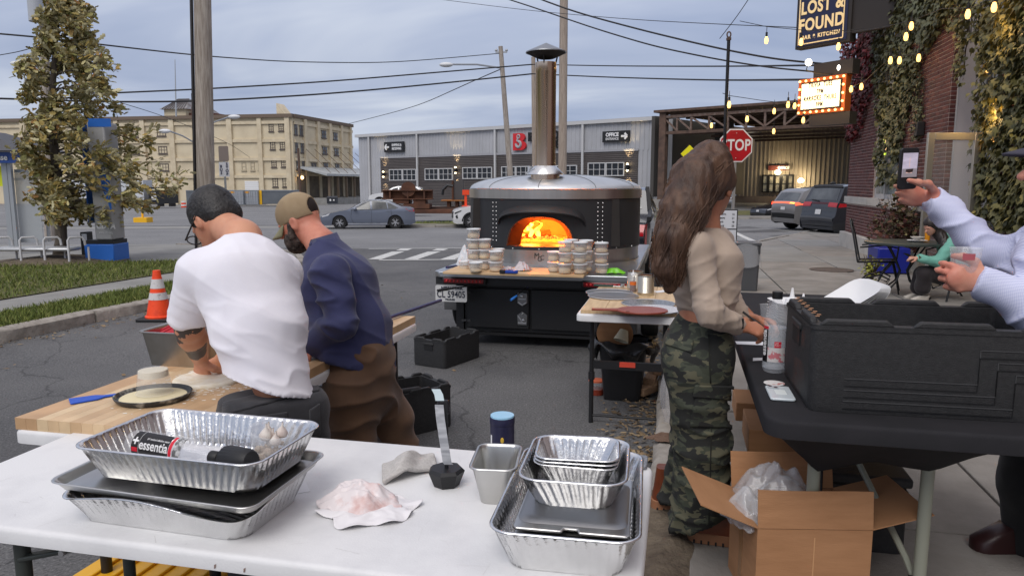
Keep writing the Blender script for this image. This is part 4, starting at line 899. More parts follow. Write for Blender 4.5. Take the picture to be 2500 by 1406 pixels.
for u in(-8,54,112,171):
 x0=(D(u,600,yb_)-o0).x;x1=(D(u+27,600,yb_)-o0).x;zt=(D(u,580,yb_)-o0).z;zs=(D(u,600,yb_)-o0).z
 mb=MB();mb.tube([(x0,-.06,0),(x0,-.06,zt-.05),(x0+.04,-.06,zt),(x1-.04,.1,zt),(x1,.12,zt-.05),(x1,.14,zs)],.022,8);mb.tube([(x1+.02,.2,0),(x1+.02,.2,zs-.04)],.02,8);obj('hoop',mb,M('hoop_white',(.55,.55,.56),.4),bn,smooth=60)
tm=thing('transit_totem','silver and blue bus route totem beside the street tree','information totem',GT(258,637,.1));o0=tm.location.copy();yt=o0.y
TS=M('totem_silver',(.36,.36,.36),.45)
def tb(u0,v0,u1,v1,d0,d1):a,b=D(u0,v0,yt)-o0,D(u1,v1,yt)-o0;return(min(a.x,b.x),d0,min(a.z,b.z)),(max(a.x,b.x),d1,max(a.z,b.z))
mb=MB();mb.box(*tb(222,594,296,640,-.25,.35));obj('plinth',mb,BLU,tm,bevel=.02)
mb=MB();mb.box(*tb(225,585,291,595,-.22,.32));obj('skirt',mb,BLACK,tm)
mb=MB();mb.box(*tb(224,300,288,584.5,-.2,.3));obj('body',mb,TS,tm,bevel=.03)
mb=MB();mb.box(*tb(205,305,223,545,-.1,.2));obj('side_fin',mb,BLU,tm);mb=MB();mb.box(*tb(228,292,285,312,-.205,-.2005));obj('cap',mb,BLU,tm)
a,b=D(244,470,yt)-o0,D(287,520,yt)-o0;mb=MB();mb.add([(b.x,-.206,b.z),(b.x,-.206,a.z+.35),(a.x+.08,-.206,a.z+.35)],[(0,1,2)]);obj('blue_stripe',mb,BLU,tm,fix=True)
p=D(272,551,yt)-o0;text('CDTA',.155,M('totem_white',(.66,.66,.66),.5),tm,(p.x-.005,-.208,p.z),bold=.006,sx=.88,shear=.25);p=D(273,566,yt)-o0;text('www.cdta.org',.06,M('totem_white',(.66,.66,.66)),tm,(p.x-.01,-.208,p.z),sx=.8)
tr_=thing('bin_post','slim dark litter post with a white notice beside the totem','litter bin',GT(212,634,.1));o0=tr_.location.copy();yt=o0.y
mb=MB();mb.box(*tb(203,566,222,636,-.12,.14));obj('body',mb,BLACK,tr_,bevel=.01);mb=MB();mb.box(*tb(208,570,221,586,-.128,-.121));obj('notice',mb,WHT,tr_)
yp=thing('yellow_stand','yellow painted base with an upright stub in the far lot','barrier',GT(350,543));o0=yp.location.copy();yt=o0.y;YP=M('safety_yellow',sr(232,178,30),.5)
mb=MB();mb.box(*tb(333,531,366,543,-.4,.4));obj('base',mb,YP,yp);mb=MB();mb.box(*tb(345,507,350,531,-.06,.06));obj('stub',mb,YP,yp)
def oak_leaf():
 v=np.array([(0,0,0),(.16,.22,.03),(.10,.34,.02),(.25,.5,.05),(.14,.62,.03),(.2,.82,.0),(0,1,-.06),(-.2,.82,0),(-.14,.62,.03),(-.25,.5,.05),(-.10,.34,.02),(-.16,.22,.03),(0,.5,-.03)])
 return v,[(0,1,2,12),(2,3,4,12),(4,5,6,12),(6,7,8,12),(8,9,10,12),(10,11,0,12)]
TREEM=Mpieces('oak_leaves',[sr(104,108,58),sr(142,136,76),sr(176,164,116),sr(90,92,46),sr(168,138,70),sr(128,126,74),sr(148,104,54)],.75,two=sr(190,182,144))
def tree():
 base=LT(-12.0,12.45,.1);base.x,base.y=D(150,635,14.8).x,14.8;base.z=tz(14.8)+.15
 o=thing('street_tree','young oak with wind blown olive and tan leaves by the bus stop','tree',base)
 Hh=D(200,-15,14.8).z-base.z;mb=MB();tp=[]
 for q in np.linspace(0,1,16):tp.append(Vector((.35*q*q+.03*math.sin(q*9),.03*math.sin(q*7),Hh*q)))
 mb.tube(tp,[.105*(1-q)**.8+.012+(.05 if q==0 else 0)for q in np.linspace(0,1,16)],12)
 obj('trunk',mb,M('oak_bark',(.15,.125,.10),.95,c2=(.085,.07,.055),ns=10,nd=8,stretch=(2,2,.35),bump=.03,bs=12,bstretch=(4,4,.8)),o,smooth=180)
 br=MB();ends=[]
 prof=[(.15,.5),(.22,1.2),(.32,1.55),(.45,1.3),(.55,1.0),(.67,1.15),(.82,.85),(.93,.5),(1,.2)]
 for i in range(74):
  q=.155+.84*(i/74)**1.25;p0=Vector((np.interp(q,np.linspace(0,1,16),[p.x for p in tp]),0,Hh*q));a=i*2.4+random.uniform(-.4,.4)
  ln=np.interp(q,[x for x,y in prof],[y for x,y in prof])*random.uniform(.6,1.12);ln*=1+.3*math.cos(a)*(1 if q<.5 else 0);wind=.34*ln
  d=Vector((math.cos(a),math.sin(a),0));pts=[]
  for k in range(6):
   s=k/5;pts.append(p0+d*ln*s*(1-.12*s)+Vector((wind*s*s,0,ln*(.45*s-.55*s*s))))
  br.tube(pts,[.018*(1-s)+.004 for s in np.linspace(0,1,6)],5)
  for k in range(3,18):
   s=k/17;p=pts[0].lerp(pts[-1],s);j=min(4,int(s*5));p=pts[j].lerp(pts[j+1],s*5-j);ends.append((p,d,s))
  for _ in range(5):
   s=random.uniform(.35,1);j=min(4,int(s*5));p=pts[j].lerp(pts[j+1],min(1,s*5-j));e=p+Vector((random.uniform(-.05,.4),random.uniform(-.3,.3),random.uniform(-.2,.25)))*ln*.6
   br.tube([p,e],[.006,.003],4)
   for k in range(7):ends.append((p.lerp(e,(k+1)/7),d,s))
 br.tube([(.05,-.05,.95),(.4,-.1,1.0),(.75,-.1,.85),(1.0,-.12,.55)],.008,5);ends+=[(Vector((.45+.07*k,-.1,.97-.05*k)),Vector((1,0,0)),.8)for k in range(8)]
 obj('branch',br,M('oak_bark',(.15,.125,.10)),o)
 tf=[]
 for p,d,s in ends:
  for _ in range(3 if s>.4 else 1):
   off=Vector((random.gauss(.03,.06),random.gauss(0,.06),random.gauss(0,.055)));yaw=random.gauss(-PI/2,.9)
   rm=rotm(yaw,random.gauss(-.05,.55),random.gauss(0,.9));tf.append((tuple(p+off),rm,random.uniform(.1,.19)))
 scatter(o,'leaf',oak_leaf(),tf,TREEM,300)
 return o
tree()
CG=M('container_grey',(.21,.23,.255),.5,c2=(.18,.2,.22),ns=.5)
def container(label,u0,u1,vt,vb,y,m,doors,dep=6):
 o=thing('shipping_container',label,'container',D(u0,vb,y),0,'grey containers before the factory');w=(D(u1,vb,y)-D(u0,vb,y)).x;h=D(u0,vt,y).z-D(u0,vb,y).z
 mb=MB();mb.box((0,0,.15),(w,dep,h));
 if doors:
  obj('body',mb,m,o)
  for k in range(2):mb=MB();mb.box((w*(.04+.47*k),-.09,.25),(w*(.49+.47*k),-.003,h-.15));dd=obj('door',mb,M('door_grey',(.3,.32,.35),.5),o);r_=MB();[r_.cyl((w*(.15+.47*k+.2*j),-.14,.3),(w*(.15+.47*k+.2*j),-.14,h-.2),.035,n=6)for j in(0,1)];[r_.box((w*(.06+.47*k),-.12,h*q),(w*(.47+.47*k),-.092,h*q+.06))for q in(.3,.62)];obj('lock_rod',r_,GALV,dd)
  mb=MB();mb.box((w*.1,-.1,h*.82),(w*.4,-.093,h*.93));obj('emblem',mb,M('orange_mark',sr(214,150,40),.5),o)
 else:
  n=40;pts=[]
  for i in range(n):x=w*i/n;pts+=[(x,0),(x+w/n*.4,0),(x+w/n*.5,.08),(x+w/n*.9,.08)]
  pts.append((w,0));b2=MB();b2.add([(x,y2,z)for x,y2 in pts for z in(.15,h)],[(2*i,2*i+2,2*i+3,2*i+1)for i in range(len(pts)-1)]);b2.box((0,.1,.15),(w,dep,h));b2.box((0,-.04,h-.12),(w,.09,h+.02));obj('body',b2,m,o)
  if u0>600:mb=MB();mb.box((0,-.15,.1),(.5,-.05,h));obj('corner_post',mb,YP,o)
 return o
container('grey container whose double doors face the street beside the man in white',560,596,465,503,118,CG,True);container('grey container with doors, second to the right of the pole',596,632,465,503,118.5,CG,True);container('long grey container side with a yellow corner post',633,712,465,501,119,CG,False);container('grey container end behind the dark haired man',456,558,465,504,118,CG,False)
tl=thing('truck_trailer','white box semi trailer parked behind the street tree','trailer',D(280,507,100));o0=tl.location.copy();yt=100
mb=MB();mb.box(*tb(150,440,352,488,0,2.6));obj('box',mb,M('trailer_white',(.6,.62,.64),.5,c2=(.5,.52,.54),ns=.4),tl)
mb=MB();mb.box(*tb(150,488.5,352,494,.1,2.5));obj('chassis',mb,BLACK,tl)
for u in(298,318,336):mb=MB();a=D(u,499,100)-o0;mb.cyl((a.x,0,.52),(a.x,.35,.52),.52,n=16);obj('wheel',mb,BLACK,tl)
tk=thing('black_trailer','black trailer end with small white lettering beside the white trailer','trailer',D(370,507,99));o0=tk.location.copy();yt=99
mb=MB();mb.box(*tb(361,457,387,499,0,6));obj('box',mb,M('black_box',(.012,.012,.014),.5),tk);mb=MB();[mb.box(*tb(366+3*k,462+8*k,378+2*k,465+8*k,-.03,-.01))for k in range(3)];mb.box(*tb(370,480,382,488,-.03,-.01));obj('marking',mb,WHT,tk)
br_=thing('traffic_barrel','orange and white striped barrel in the far lot','traffic barrel',D(449,507,108));h=D(449,491,108).z-br_.location.z
for k in range(4):mb=MB();mb.lathe([(.38-.02*k,h*k/4),(.36-.02*k,h*(k+1)/4-.01)],n=16,cap1=True);obj('band',mb,ORG if k%2==0 else WHT,br_)
for u in(393,421):bo=thing('bollard','short dark bollard before the yellow factory, %s of two'%('nearer the black trailer' if u<400 else 'nearer the striped barrel'),'bollard',D(u,504,112),0,'dark bollards by the factory');mb=MB();mb.cyl((0,0,0),(0,0,.95),.5,n=12);obj('post',mb,BLKMETAL,bo)
for k,u in enumerate((798,)):dp=thing('dumpster','dark wheeled dumpster under the dock roof of the factory','dumpster',D(u,499,115));w=(D(822,499,115)-D(798,499,115)).x;mb=MB();mb.box((0,0,.1),(w,1,1.0));obj('body',mb,M('bin_navy',(.02,.023,.03),.5),dp);mb=MB();mb.add([(-.05,-.05,1.01),(w+.05,-.05,1.01),(w+.05,1.05,1.25),(-.05,1.05,1.25)],[(0,1,2,3)]);obj('lid',mb,BLACK,dp);mb=MB();mb.box((w*.3,-.03,.5),(w*.45,-.01,.8));mb.box((w*.65,-.03,.55),(w*.8,-.01,.75));obj('notice',mb,WHT,dp)
RST=M('rust',(.13,.055,.03),.9,c2=(.065,.03,.02),ns=1.2,nd=9,bump=.02,bs=6)
rg=thing('steel_girder','long rusty steel girder frame stacked before the warehouse','girder',D(930,530,47));o0=rg.location.copy();yt=47
mb=MB();a,b=tb(935,466,1057,485,-.4,.4);mb.box((a[0],-.05,a[2]),(b[0],.05,b[2]));mb.box((a[0],-.4,a[2]-.05),(b[0],.4,a[2]));mb.box((a[0],-.4,b[2]),(b[0],.4,b[2]+.06));obj('beam',mb,RST,rg)
for u in(952,995,1035):mb=MB();mb.box(*tb(u,467,u+4,484,-.35,-.06));obj('stiffener',mb,RST,rg)
mb=MB();a=D(998,466,47)-o0;mb.cyl((a.x,-.3,a.z+.1),(a.x,.0,a.z+.1),.46,n=24);obj('round_plate',mb,RST,rg)
for(u0,v0,u1,v1)in((960,486,1000,497),(1010,486,1040,500),(985,498,1050,510),(1000,511,1140,521)):mb=MB();mb.box(*tb(u0,v0,u1,v1,-.3,1.2));obj('block',mb,RST,rg,bevel=.03)
rc_=thing('rusty_machine','dark rusty machine base with an upright column by the warehouse','machinery',D(1090,530,48));o0=rc_.location.copy();yt=48
mb=MB();mb.box(*tb(1108,441,1131,488,0,.8));obj('column',mb,M('dark_steel',(.07,.065,.065),.6),rc_);mb=MB();mb.box(*tb(1103,441,1107.8,490,-.1,.9));obj('flange',mb,RST,rc_)
mb=MB();mb.box(*tb(1078,488,1140,491,-.5,1.2));obj('table_plate',mb,M('ochre_rust',sr(150,96,48),.8),rc_)
for u in(1092,1112,1128):mb=MB();mb.box(*tb(u,491.3,u+8,506,-.3,.6));obj('foot',mb,RST,rc_)
mb=MB();mb.box(*tb(1040,505,1140,520,-.5,1));obj('skid',mb,M('dark_rust',(.07,.04,.03),.9),rc_)
mb=MB();mb.tube([D(1106,455,47)-o0,D(1092,453,47)-o0,D(1082,463,47)-o0,D(1080,476,47)-o0],.09,8);obj('arm',mb,BLKMETAL,rc_)
oj=thing('orange_jack','bright orange jack stand at the left edge of the oven','jack',D(1137,530,44));o0=oj.location.copy();yt=44
mb=MB();mb.box(*tb(1129,464,1150,476,-.1,.3));obj('head',mb,M('jack_orange',sr(236,74,34),.5),oj);mb=MB();mb.box(*tb(1134,476.2,1140,502,-.05,.1));mb.box(*tb(1128,502,1146,506,-.2,.3));obj('leg',mb,M('jack_orange',sr(236,74,34)),oj)
HOT=M('edison_glow',(1,.56,.16),es=2.6)
def string(label,path,bulbs,r=.006,drop=.12):
 o=thing('string_lights',label,'string lights',(0,0,0));W=[D(*p)for p in path];mb=MB();P=[]
 for a,b in zip(W,W[1:]):P+=[a.lerp(b,k/8)for k in range(8)]
 P.append(W[-1]);mb.tube(P,r,5);obj('cord',mb,WIRE,o)
 for(u,v,y)in bulbs:
  c=D(u,v,y);mb=MB();mb.cyl(c+Vector((0,0,.055)),c+Vector((0,0,.13)),.02,n=8);mb.cyl(c+Vector((0,0,.13)),c+Vector((0,0,.24)),.006,n=5);sk=obj('socket',mb,BLACK,o)
  mb=MB();mb.lathe([(.0,-.075),(.025,-.065),(.036,-.02),(.03,.02),(.018,.055)],c,12);obj('bulb',mb,HOT,sk,smooth=180)
string('upper string of warm bulbs from the black post past the hanging sign',[(1806,52,14),(1872,66,13.8),(1955,74,13.6),(2040,78,13.4),(2110,70,13.2)],[(1871,98,13.8),(1956,102,13.6),(2047,113,13.4)])
string('sagging string of warm bulbs below the marquee toward the shed',[(1764,228,14),(1780,234,14),(1860,246,14.5),(1930,254,15),(2000,232,15.5)],[(1780,255,14),(1824,290,16),(1890,271,17),(1924,255,15),(1940,258,16),(1961,293,16),(1889,320,18),(1737,306,19)],drop=.1)
string('string of warm bulbs along the ivy covered facade',[(2060,80,15),(2140,70,13.6),(2225,52,12.4),(2300,22,11.5),(2365,20,10.8),(2430,5,10.2),(2520,-30,9.6)],[(2225,63,12.2),(2212,89,12.4),(2363,34,10.6),(2427,17,10)])
string('lower string of warm bulbs across the hanging creeper',[(2070,216,15.2),(2110,200,14.6),(2175,140,13.6),(2245,132,13),(2290,110,12.6)],[(2078,217,15.2),(2103,211,14.8),(2174,147,13.5),(2196,147,13.3),(2243,141,12.9)])
string('warm bulbs wound into the ivy by the entry door',[(2400,200,10.4),(2425,245,10.3),(2435,310,10.2),(2420,345,10.2)],[(2432,246,10.2),(2438,254,10.2),(2424,306,10.2),(2434,312,10.2),(2420,345,10.2),(2412,165,10.4)])
for(u,v,y,e_)in((2428,275,9.9,10),(2220,90,11.9,8),(2090,220,14.4,8),(2420,60,9.7,6)):
 pl_=bpy.data.lights.new('bulb_light','POINT');pl_.energy=e_;pl_.color=(1,.62,.22);pl_.shadow_soft_size=.1;po=bpy.data.objects.new('bulb_light',pl_);COL.objects.link(po);po.location=D(u,v,y)
sl_=thing('sign_floodlight','small round floodlights on arms above the marquee sign','floodlight',D(2000,165,16));o0=sl_.location.copy()
for(u,v)in((1974,153),(2052,166)):
 mb=MB();c=D(u,v,16)-o0;mb.sphere(c,(.075,.05,.075),12,8);obj('lamp',mb,M('flood_white',(1,.95,.85),es=3),sl_,smooth=180);mb=MB();mb.tube([c,c+Vector((-.02,.05,-.15)),c+Vector((.2,.1,-.2)),c+Vector((.6,.1,-.22))],.012,6);obj('arm',mb,BLKMETAL,sl_)
TYRE=M('tyre',(.016,.016,.017),.8,bump=.002,bs=80);RIM=M('alloy',(.62,.62,.63),.3,.9)
CGL=M('car_glass',(.035,.04,.045),.04,spec=.8,c2=(.1,.11,.115),ns=1.2);SEAM=M('seam_black',(.012,.012,.013),.6)
TAIL=M('tail_red',sr(170,16,26),.2,coat=.5)
def paint(n,c,r=.25):return M('paint_'+n,c,r,.15,coat=.7)
class Car:
 def __init__(s,label,cat,top,bot,W,belt,zr,wheels,r,pm,group=None,name='parked_car',tum=.24,taper=.1,clad=None):
  s.o=thing(name,label,cat,(0,0,0),0,group);s.top=top;s.W=W;s.belt=belt;s.zr=zr;s.tum=tum;s.taper=taper;s.Lc=top[-1][0];s.bot=bot;s.wh=wheels;s.r=r
  P=[]
  for a,b in zip(top,top[1:]):
   n=max(1,int(max(abs(b[0]-a[0]),abs(b[1]-a[1])*.5)/.07));P+=[(a[0]+(b[0]-a[0])*k/n,a[1]+(b[1]-a[1])*k/n)for k in range(n)]
  P.append(top[-1]);s.P=P
  mb=MB();rows=12;V=[];fs=[]
  for x,zt in P:
   zb=s.zb(x);zt=max(zt,zb+.01)
   for sd in(-1,1):
    for k in range(rows):z=zb+(zt-zb)*k/(rows-1);V.append((x,sd*s.w(x,z),z))
  n2=rows*2;m=len(P)
  for i in range(m-1):
   for k in range(rows-1):
    a=i*n2+k;fs.append((a,a+n2,a+n2+1,a+1));a+=rows;fs.append((a,a+1,a+n2+1,a+n2))
  mb.add(V,fs);V2=[];f2=[];ny=9
  for x,zt in P:
   zb=s.zb(x);zt=max(zt,zb+.01);w=s.w(x,zt)
   for j in range(ny):q=-1+2*j/(ny-1);V2.append((x,q*w,zt+.022*(1-q*q)))
  for i in range(m-1):
   for j in range(ny-1):a=i*ny+j;f2.append((a,a+ny,a+ny+1,a+1))
  mb.add(V2,f2)
  for i in(0,m-1):b=i*n2;mb.add([V[b+k]for k in range(n2)],[tuple(list(range(rows))+[rows+k for k in range(rows-1,-1,-1)])])
  me=mesh_from('body',mb.v,mb.f,pm,None);bm=bmesh.new();bm.from_mesh(me);bmesh.ops.remove_doubles(bm,verts=bm.verts[:],dist=.03 if False else .002);bmesh.ops.recalc_face_normals(bm,faces=bm.faces[:]);bm.to_mesh(me);bm.free();me.shade_smooth();me.set_sharp_from_angle(angle=R(38))
  s.body=obj('body',me,pm,s.o)
  mb=MB();mb.box((.25,-W*.46,bot+.02),(s.Lc-.25,W*.46,belt-.2));obj('underbody',mb,SEAM,s.o)
  for x in wheels:
   for sd in(-1,1):
    c=(x,sd*(W/2-.13),r);mb=MB();mb.M=Matrix.Translation(c)@Matrix.Rotation(PI/2*-sd,4,'X')
    mb.lathe([(r*.62,.1),(r*.92,.11),(r,.07),(r,-.09),(r*.9,-.11)],n=28,cap0=True);tw=obj('wheel',mb,TYRE,s.o,smooth=40)
    rm=MB();rm.M=mb.M;rm.lathe([(r*.64,.1),(r*.6,.112),(r*.55,.07),(.0,.06)],n=24)
    obj('rim',rm,M('rim_dark',(.06,.06,.065),.4,.6),tw,smooth=40);sp=MB();sp.M=mb.M
    for k in range(10):a=2*PI*k/10+.12*(1 if k%2 else-1);sp.beam((r*.08*math.cos(a),r*.08*math.sin(a),.105),(r*.6*math.cos(a),r*.6*math.sin(a),.11),r*.085,.02)
    sp.cyl((0,0,.09),(0,0,.118),r*.12,n=10);obj('spoke',sp,RIM,tw)
 def zb(s,x):
  z=s.bot
  for xw in s.wh:
   d=abs(x-xw);rr=s.r+.055
   if d<rr:z=max(z,s.r+math.sqrt(rr*rr-d*d))
  e=min(x,s.Lc-x)
  return z+max(0,.14-e)*.5
 def w(s,x,z):
  e=min(x,s.Lc-x);p=1-s.taper*max(0,1-e/.55)**2
  h=1-.06*max(0,(s.bot+.25-z)/.25)if z<s.bot+.25 else 1
  t=1-s.tum*max(0,min(1,(z-s.belt)/(s.zr-s.belt)))**1.1
  return s.W/2*p*h*t
 def side(s,name,poly,m,off=.006,both=True,par=None,sub=True):
  for sd in((-1,1)if both else(-1,)):
   mb=MB();vs=[(x,sd*(s.w(x,z)+off),z)for x,z in poly];mb.add(vs,[tuple(range(len(vs)))[::-sd]]);obj(name,mb,m,par or s.o)
 def line(s,name,pts,wd,m,off=.004,par=None):
  for sd in(-1,1):
   mb=MB()
   for(x0,z0),(x1,z1)in zip(pts,pts[1:]):
    n=max(1,int(math.hypot(x1-x0,z1-z0)/.12));d=Vector((x1-x0,z1-z0)).normalized();nx,nz=-d.y*wd/2,d.x*wd/2
    for k in range(n):
     q=[(x0+(x1-x0)*(k+e)/n,z0+(z1-z0)*(k+e)/n)for e in(0,1)];vs=[]
     for(x,z),sg in((q[0],1),(q[1],1),(q[1],-1),(q[0],-1)):X,Z=x+nx*sg,z+nz*sg;vs.append((X,sd*(s.w(X,Z)+off),Z))
     mb.add(vs,[(0,1,2,3)])
   obj(name,mb,m,par or s.o)
 def wrap(s,name,i0,i1,f,m,off=.006,f1=None,par=None,y0=None):
  """patch on the top / front / rear skin between two points along the outline"""
  d=[0]
  for a,b in zip(s.top,s.top[1:]):d.append(d[-1]+math.hypot(b[0]-a[0],b[1]-a[1]))
  mb=MB();n=8;ny=7;rows=[]
  q0,q1=i0,i1
  for k in range(n+1):
   q=q0+(q1-q0)*k/n;j=min(int(q),len(s.top)-2);e=q-j;a,b=s.top[j],s.top[j+1];x,z=a[0]+(b[0]-a[0])*e,a[1]+(b[1]-a[1])*e
   t=Vector((b[0]-a[0],b[1]-a[1])).normalized();nn=(-t.y,t.x);ff=f+((f1 if f1 is not None else f)-f)*k/n;w=s.w(x,z);lo=-ff if y0 is None else y0
   rows.append([(x+nn[0]*off,w*(lo+(ff-lo)*jj/(ny-1)),z+nn[1]*off+.022*(1-(lo+(ff-lo)*jj/(ny-1))**2))for jj in range(ny)])
  V=[p for r_ in rows for p in r_];mb.add(V,[(i*ny+j,i*ny+j+1,(i+1)*ny+j+1,(i+1)*ny+j)for i in range(n)for j in range(ny-1)])
  return obj(name,mb,m,par or s.o,smooth=60)
 def at(s,x,y,z,rz):s.o.location=(x,y,z);s.o.rotation_euler=(0,0,rz);return s
SED=[(0,.42),(.03,.6),(.14,.69),(.55,.80),(1.1,.91),(1.4,.97),(2.1,1.34),(2.45,1.42),(2.95,1.425),(3.4,1.34),(4.02,1.09),(4.4,1.05),(4.58,.98),(4.63,.66),(4.57,.42)]
def sedan(label,pm,group=None):
 c=Car(label,'car',SED,.2,1.78,.93,1.42,(.95,3.65),.325,pm,group)
 c.side('window',[(1.62,.96),(2.12,1.28),(2.42,1.36),(2.46,.98)],CGL);c.side('window',[(2.54,.98),(2.52,1.365),(2.9,1.365),(3.22,1.3),(3.28,1.0)],CGL);c.side('window',[(3.33,1.0),(3.28,1.28),(3.66,1.12),(3.74,1.02)],CGL)
 c.line('window_trim',[(1.5,.93),(2.12,1.31),(2.45,1.39),(2.92,1.39),(3.28,1.31),(3.8,1.04),(3.6,.98),(1.5,.93)],.022,M('trim_dark',(.03,.03,.032),.4))
 c.line('door_seam',[(1.55,.9),(1.5,.6),(1.62,.3),(2.5,.28),(2.5,.95)],.012,SEAM);c.line('door_seam',[(2.5,.28),(3.25,.3),(3.5,.62),(3.45,.95)],.012,SEAM)
 c.line('door_handle',[(2.22,.84),(2.42,.85)],.03,M('handle_dark',(.1,.11,.13),.3));c.line('door_handle',[(3.2,.86),(3.4,.87)],.03,M('handle_dark',(.1,.11,.13)))
 c.line('sill',[(1.35,.27),(3.25,.27)],.05,M('sill_light',(.4,.42,.46),.3))
 c.wrap('windscreen',5.15,6.85,.88,CGL,f1=.84);c.wrap('rear_window',9.1,10.0,.82,CGL)
 c.side('tail_light',[(4.15,1.0),(4.55,.98),(4.6,.86),(4.35,.88)],TAIL,.01);c.wrap('tail_light',11.9,12.5,.95,TAIL);c.side('headlight',[(.1,.66),(.5,.78),(.42,.68),(.12,.6)],M('lamp_clear',(.55,.56,.58),.1),.01)
 for yy in(-.98,.98):mb=MB();mb.sphere((1.72,yy,1.0),(.09,.1,.07),10,7);obj('mirror',mb,pm,c.o,smooth=180)
 return c
bl=paint('blue_grey',(.135,.155,.205))
cs=sedan('blue grey sedan parked along the far kerb before the rusty girders',bl);p=GT(828,558);cs.at(p.x-.85,p.y+.0,p.z,math.atan2(.6,4.6))
SUVP=[(0,.5),(.02,.78),(.1,.92),(.4,1.02),(1.0,1.1),(1.25,1.14),(1.95,1.56),(2.3,1.64),(3.2,1.66),(3.9,1.6),(4.15,1.5),(4.4,1.12),(4.5,1.0),(4.53,.7),(4.46,.48)]
def suv(label,pm,group=None,k=1.0,low=.24):
 T=[(x,z)for x,z in SUVP];c=Car(label,'car',T,low,1.86,1.06,1.64,(.9,3.6),.36,pm,group,tum=.2)
 c.side('window',[(1.5,1.12),(2.0,1.46),(2.35,1.54),(2.4,1.12)],CGL);c.side('window',[(2.48,1.12),(2.46,1.55),(3.2,1.56),(3.3,1.14)],CGL);c.side('window',[(3.38,1.15),(3.32,1.55),(3.85,1.5),(4.1,1.25)],CGL)
 c.line('door_seam',[(1.4,1.05),(1.4,.45),(2.44,.4),(2.44,1.1)],.012,SEAM);c.line('door_seam',[(2.44,.4),(3.2,.45),(3.4,.8),(3.36,1.1)],.012,SEAM)
 for x in(.9,3.6):c.line('arch_trim',[(x+.445*math.cos(q),.36+.445*math.sin(q))for q in np.linspace(0,PI,11)],.07,SEAM,.006)
 c.line('sill_trim',[(1.4,.32),(3.15,.32)],.12,SEAM,.006)
 c.wrap('windscreen',5.1,6.9,.88,CGL,f1=.84);c.wrap('rear_window',10.15,10.95,.84,CGL,f1=.88)
 c.wrap('front_bumper',0,.45,.95,SEAM);c.wrap('rear_bumper',13.2,14,.96,SEAM)
 return c
wsv=suv('white crossover parked behind the left edge of the pizza oven',paint('white',(.7,.7,.7)));p=GT(1112,556);wsv.at(p.x-.15,p.y,p.z,math.atan2(.6,4.6))
wsv.side('headlight',[(.06,.8),(.42,.93),(.38,.86),(.08,.72)],M('lamp_black',(.05,.05,.05),.1),.012);wsv.side('fog_light',[(.1,.62),(.2,.72),(.24,.52),(.16,.5)],SEAM,.012);wsv.wrap('grille',.5,1.2,.6,SEAM)
wt=suv('white pickup nose peeking out behind the rusty girder',paint('white',(.7,.7,.7)));wt.at(*D(905,505,60),0)
gs=suv('grey crossover driving off with glowing orange tail light',paint('grey',(.17,.165,.165),.3),k=1);gl=paint('grey',(.17,.165,.165))
def place_rear(c,u,v,y,heading):
 p=D(u,v,y);f=Vector((math.cos(heading),math.sin(heading),0));n=p+f*c.Lc;c.at(n.x,n.y,p.z,heading+PI)
place_rear(gs,1912,562,29.0,R(12))
TLON=M('tail_glow',(1,.09,.04),es=1.6);TLA=M('indicator_glow',(1,.45,.05),es=3.5)
gs.wrap('tail_light',11.3,11.75,.98,TLON);gs.side('tail_light',[(3.95,1.1),(4.5,1.1),(4.52,.98),(4.2,1.02)],TLON,.012);gs.wrap('indicator',11.38,11.7,.8,TLA,off=.012,y0=.45)
gs.wrap('number_plate',12.35,12.75,.18,M('plate_white',(.6,.6,.6),.4),off=.012)
VANP=[(0,.5),(.02,.72),(.12,.85),(.7,1.0),(1.0,1.06),(1.9,1.6),(2.3,1.72),(3.4,1.76),(4.5,1.74),(4.75,1.68),(4.98,1.2),(5.05,1.05),(5.1,.75),(5.16,.62),(5.12,.36)]
bkp=paint('black',(.016,.018,.024),.2)
vn=Car('black minivan parked at the corner beside the brick building','minivan',VANP,.2,1.98,1.0,1.74,(1.0,4.1),.36,bkp,tum=.17)
vn.side('window',[(2.9,1.08),(2.9,1.6),(3.9,1.62),(4.0,1.1)],CGL);vn.side('window',[(1.6,1.06),(2.1,1.48),(2.75,1.58),(2.8,1.08)],CGL);vn.side('window',[(4.1,1.1),(4.05,1.62),(4.55,1.58),(4.78,1.2)],CGL)
vn.line('chrome_strip',[(1.6,1.04),(4.6,1.08),(4.86,1.2)],.02,CHROME);vn.line('door_seam',[(2.85,.35),(2.85,1.04)],.012,SEAM);vn.line('roof_rail',[(2.4,1.7),(4.4,1.715)],.03,CHROME,.01)
vn.wrap('rear_window',9.15,9.95,.82,CGL,f1=.86);vn.wrap('spoiler',8.6,9.1,.9,SEAM,off=.03);vn.wrap('light_bar',10.4,10.8,.98,M('bar_maroon',sr(70,14,20),.2),off=.01);vn.wrap('tail_light',10.35,11.15,.98,TAIL,off=.014,y0=.5);vn.wrap('tail_light',10.35,11.15,-.5,TAIL,off=.014,y0=-.98);vn.side('tail_light',[(4.75,1.12),(4.98,1.14),(5.04,1.0),(4.7,1.03)],TAIL,.012)
vn.wrap('number_plate',11.5,12.1,.16,M('plate_white',(.6,.6,.6)),off=.015);vn.wrap('bumper_step',12.7,13.3,.97,M('bumper_dark',(.05,.052,.058),.3),off=.02)
mb=MB();mb.sphere((4.35,-.3,1.79),(.12,.05,.05),8,6);obj('antenna',mb,BLACK,vn.o);mb=MB();mb.beam((5.02,-.1,1.2),(4.98,-.5,1.24),.03);obj('wiper',mb,BLACK,vn.o)
place_rear(vn,1992,578,25.0,R(14))
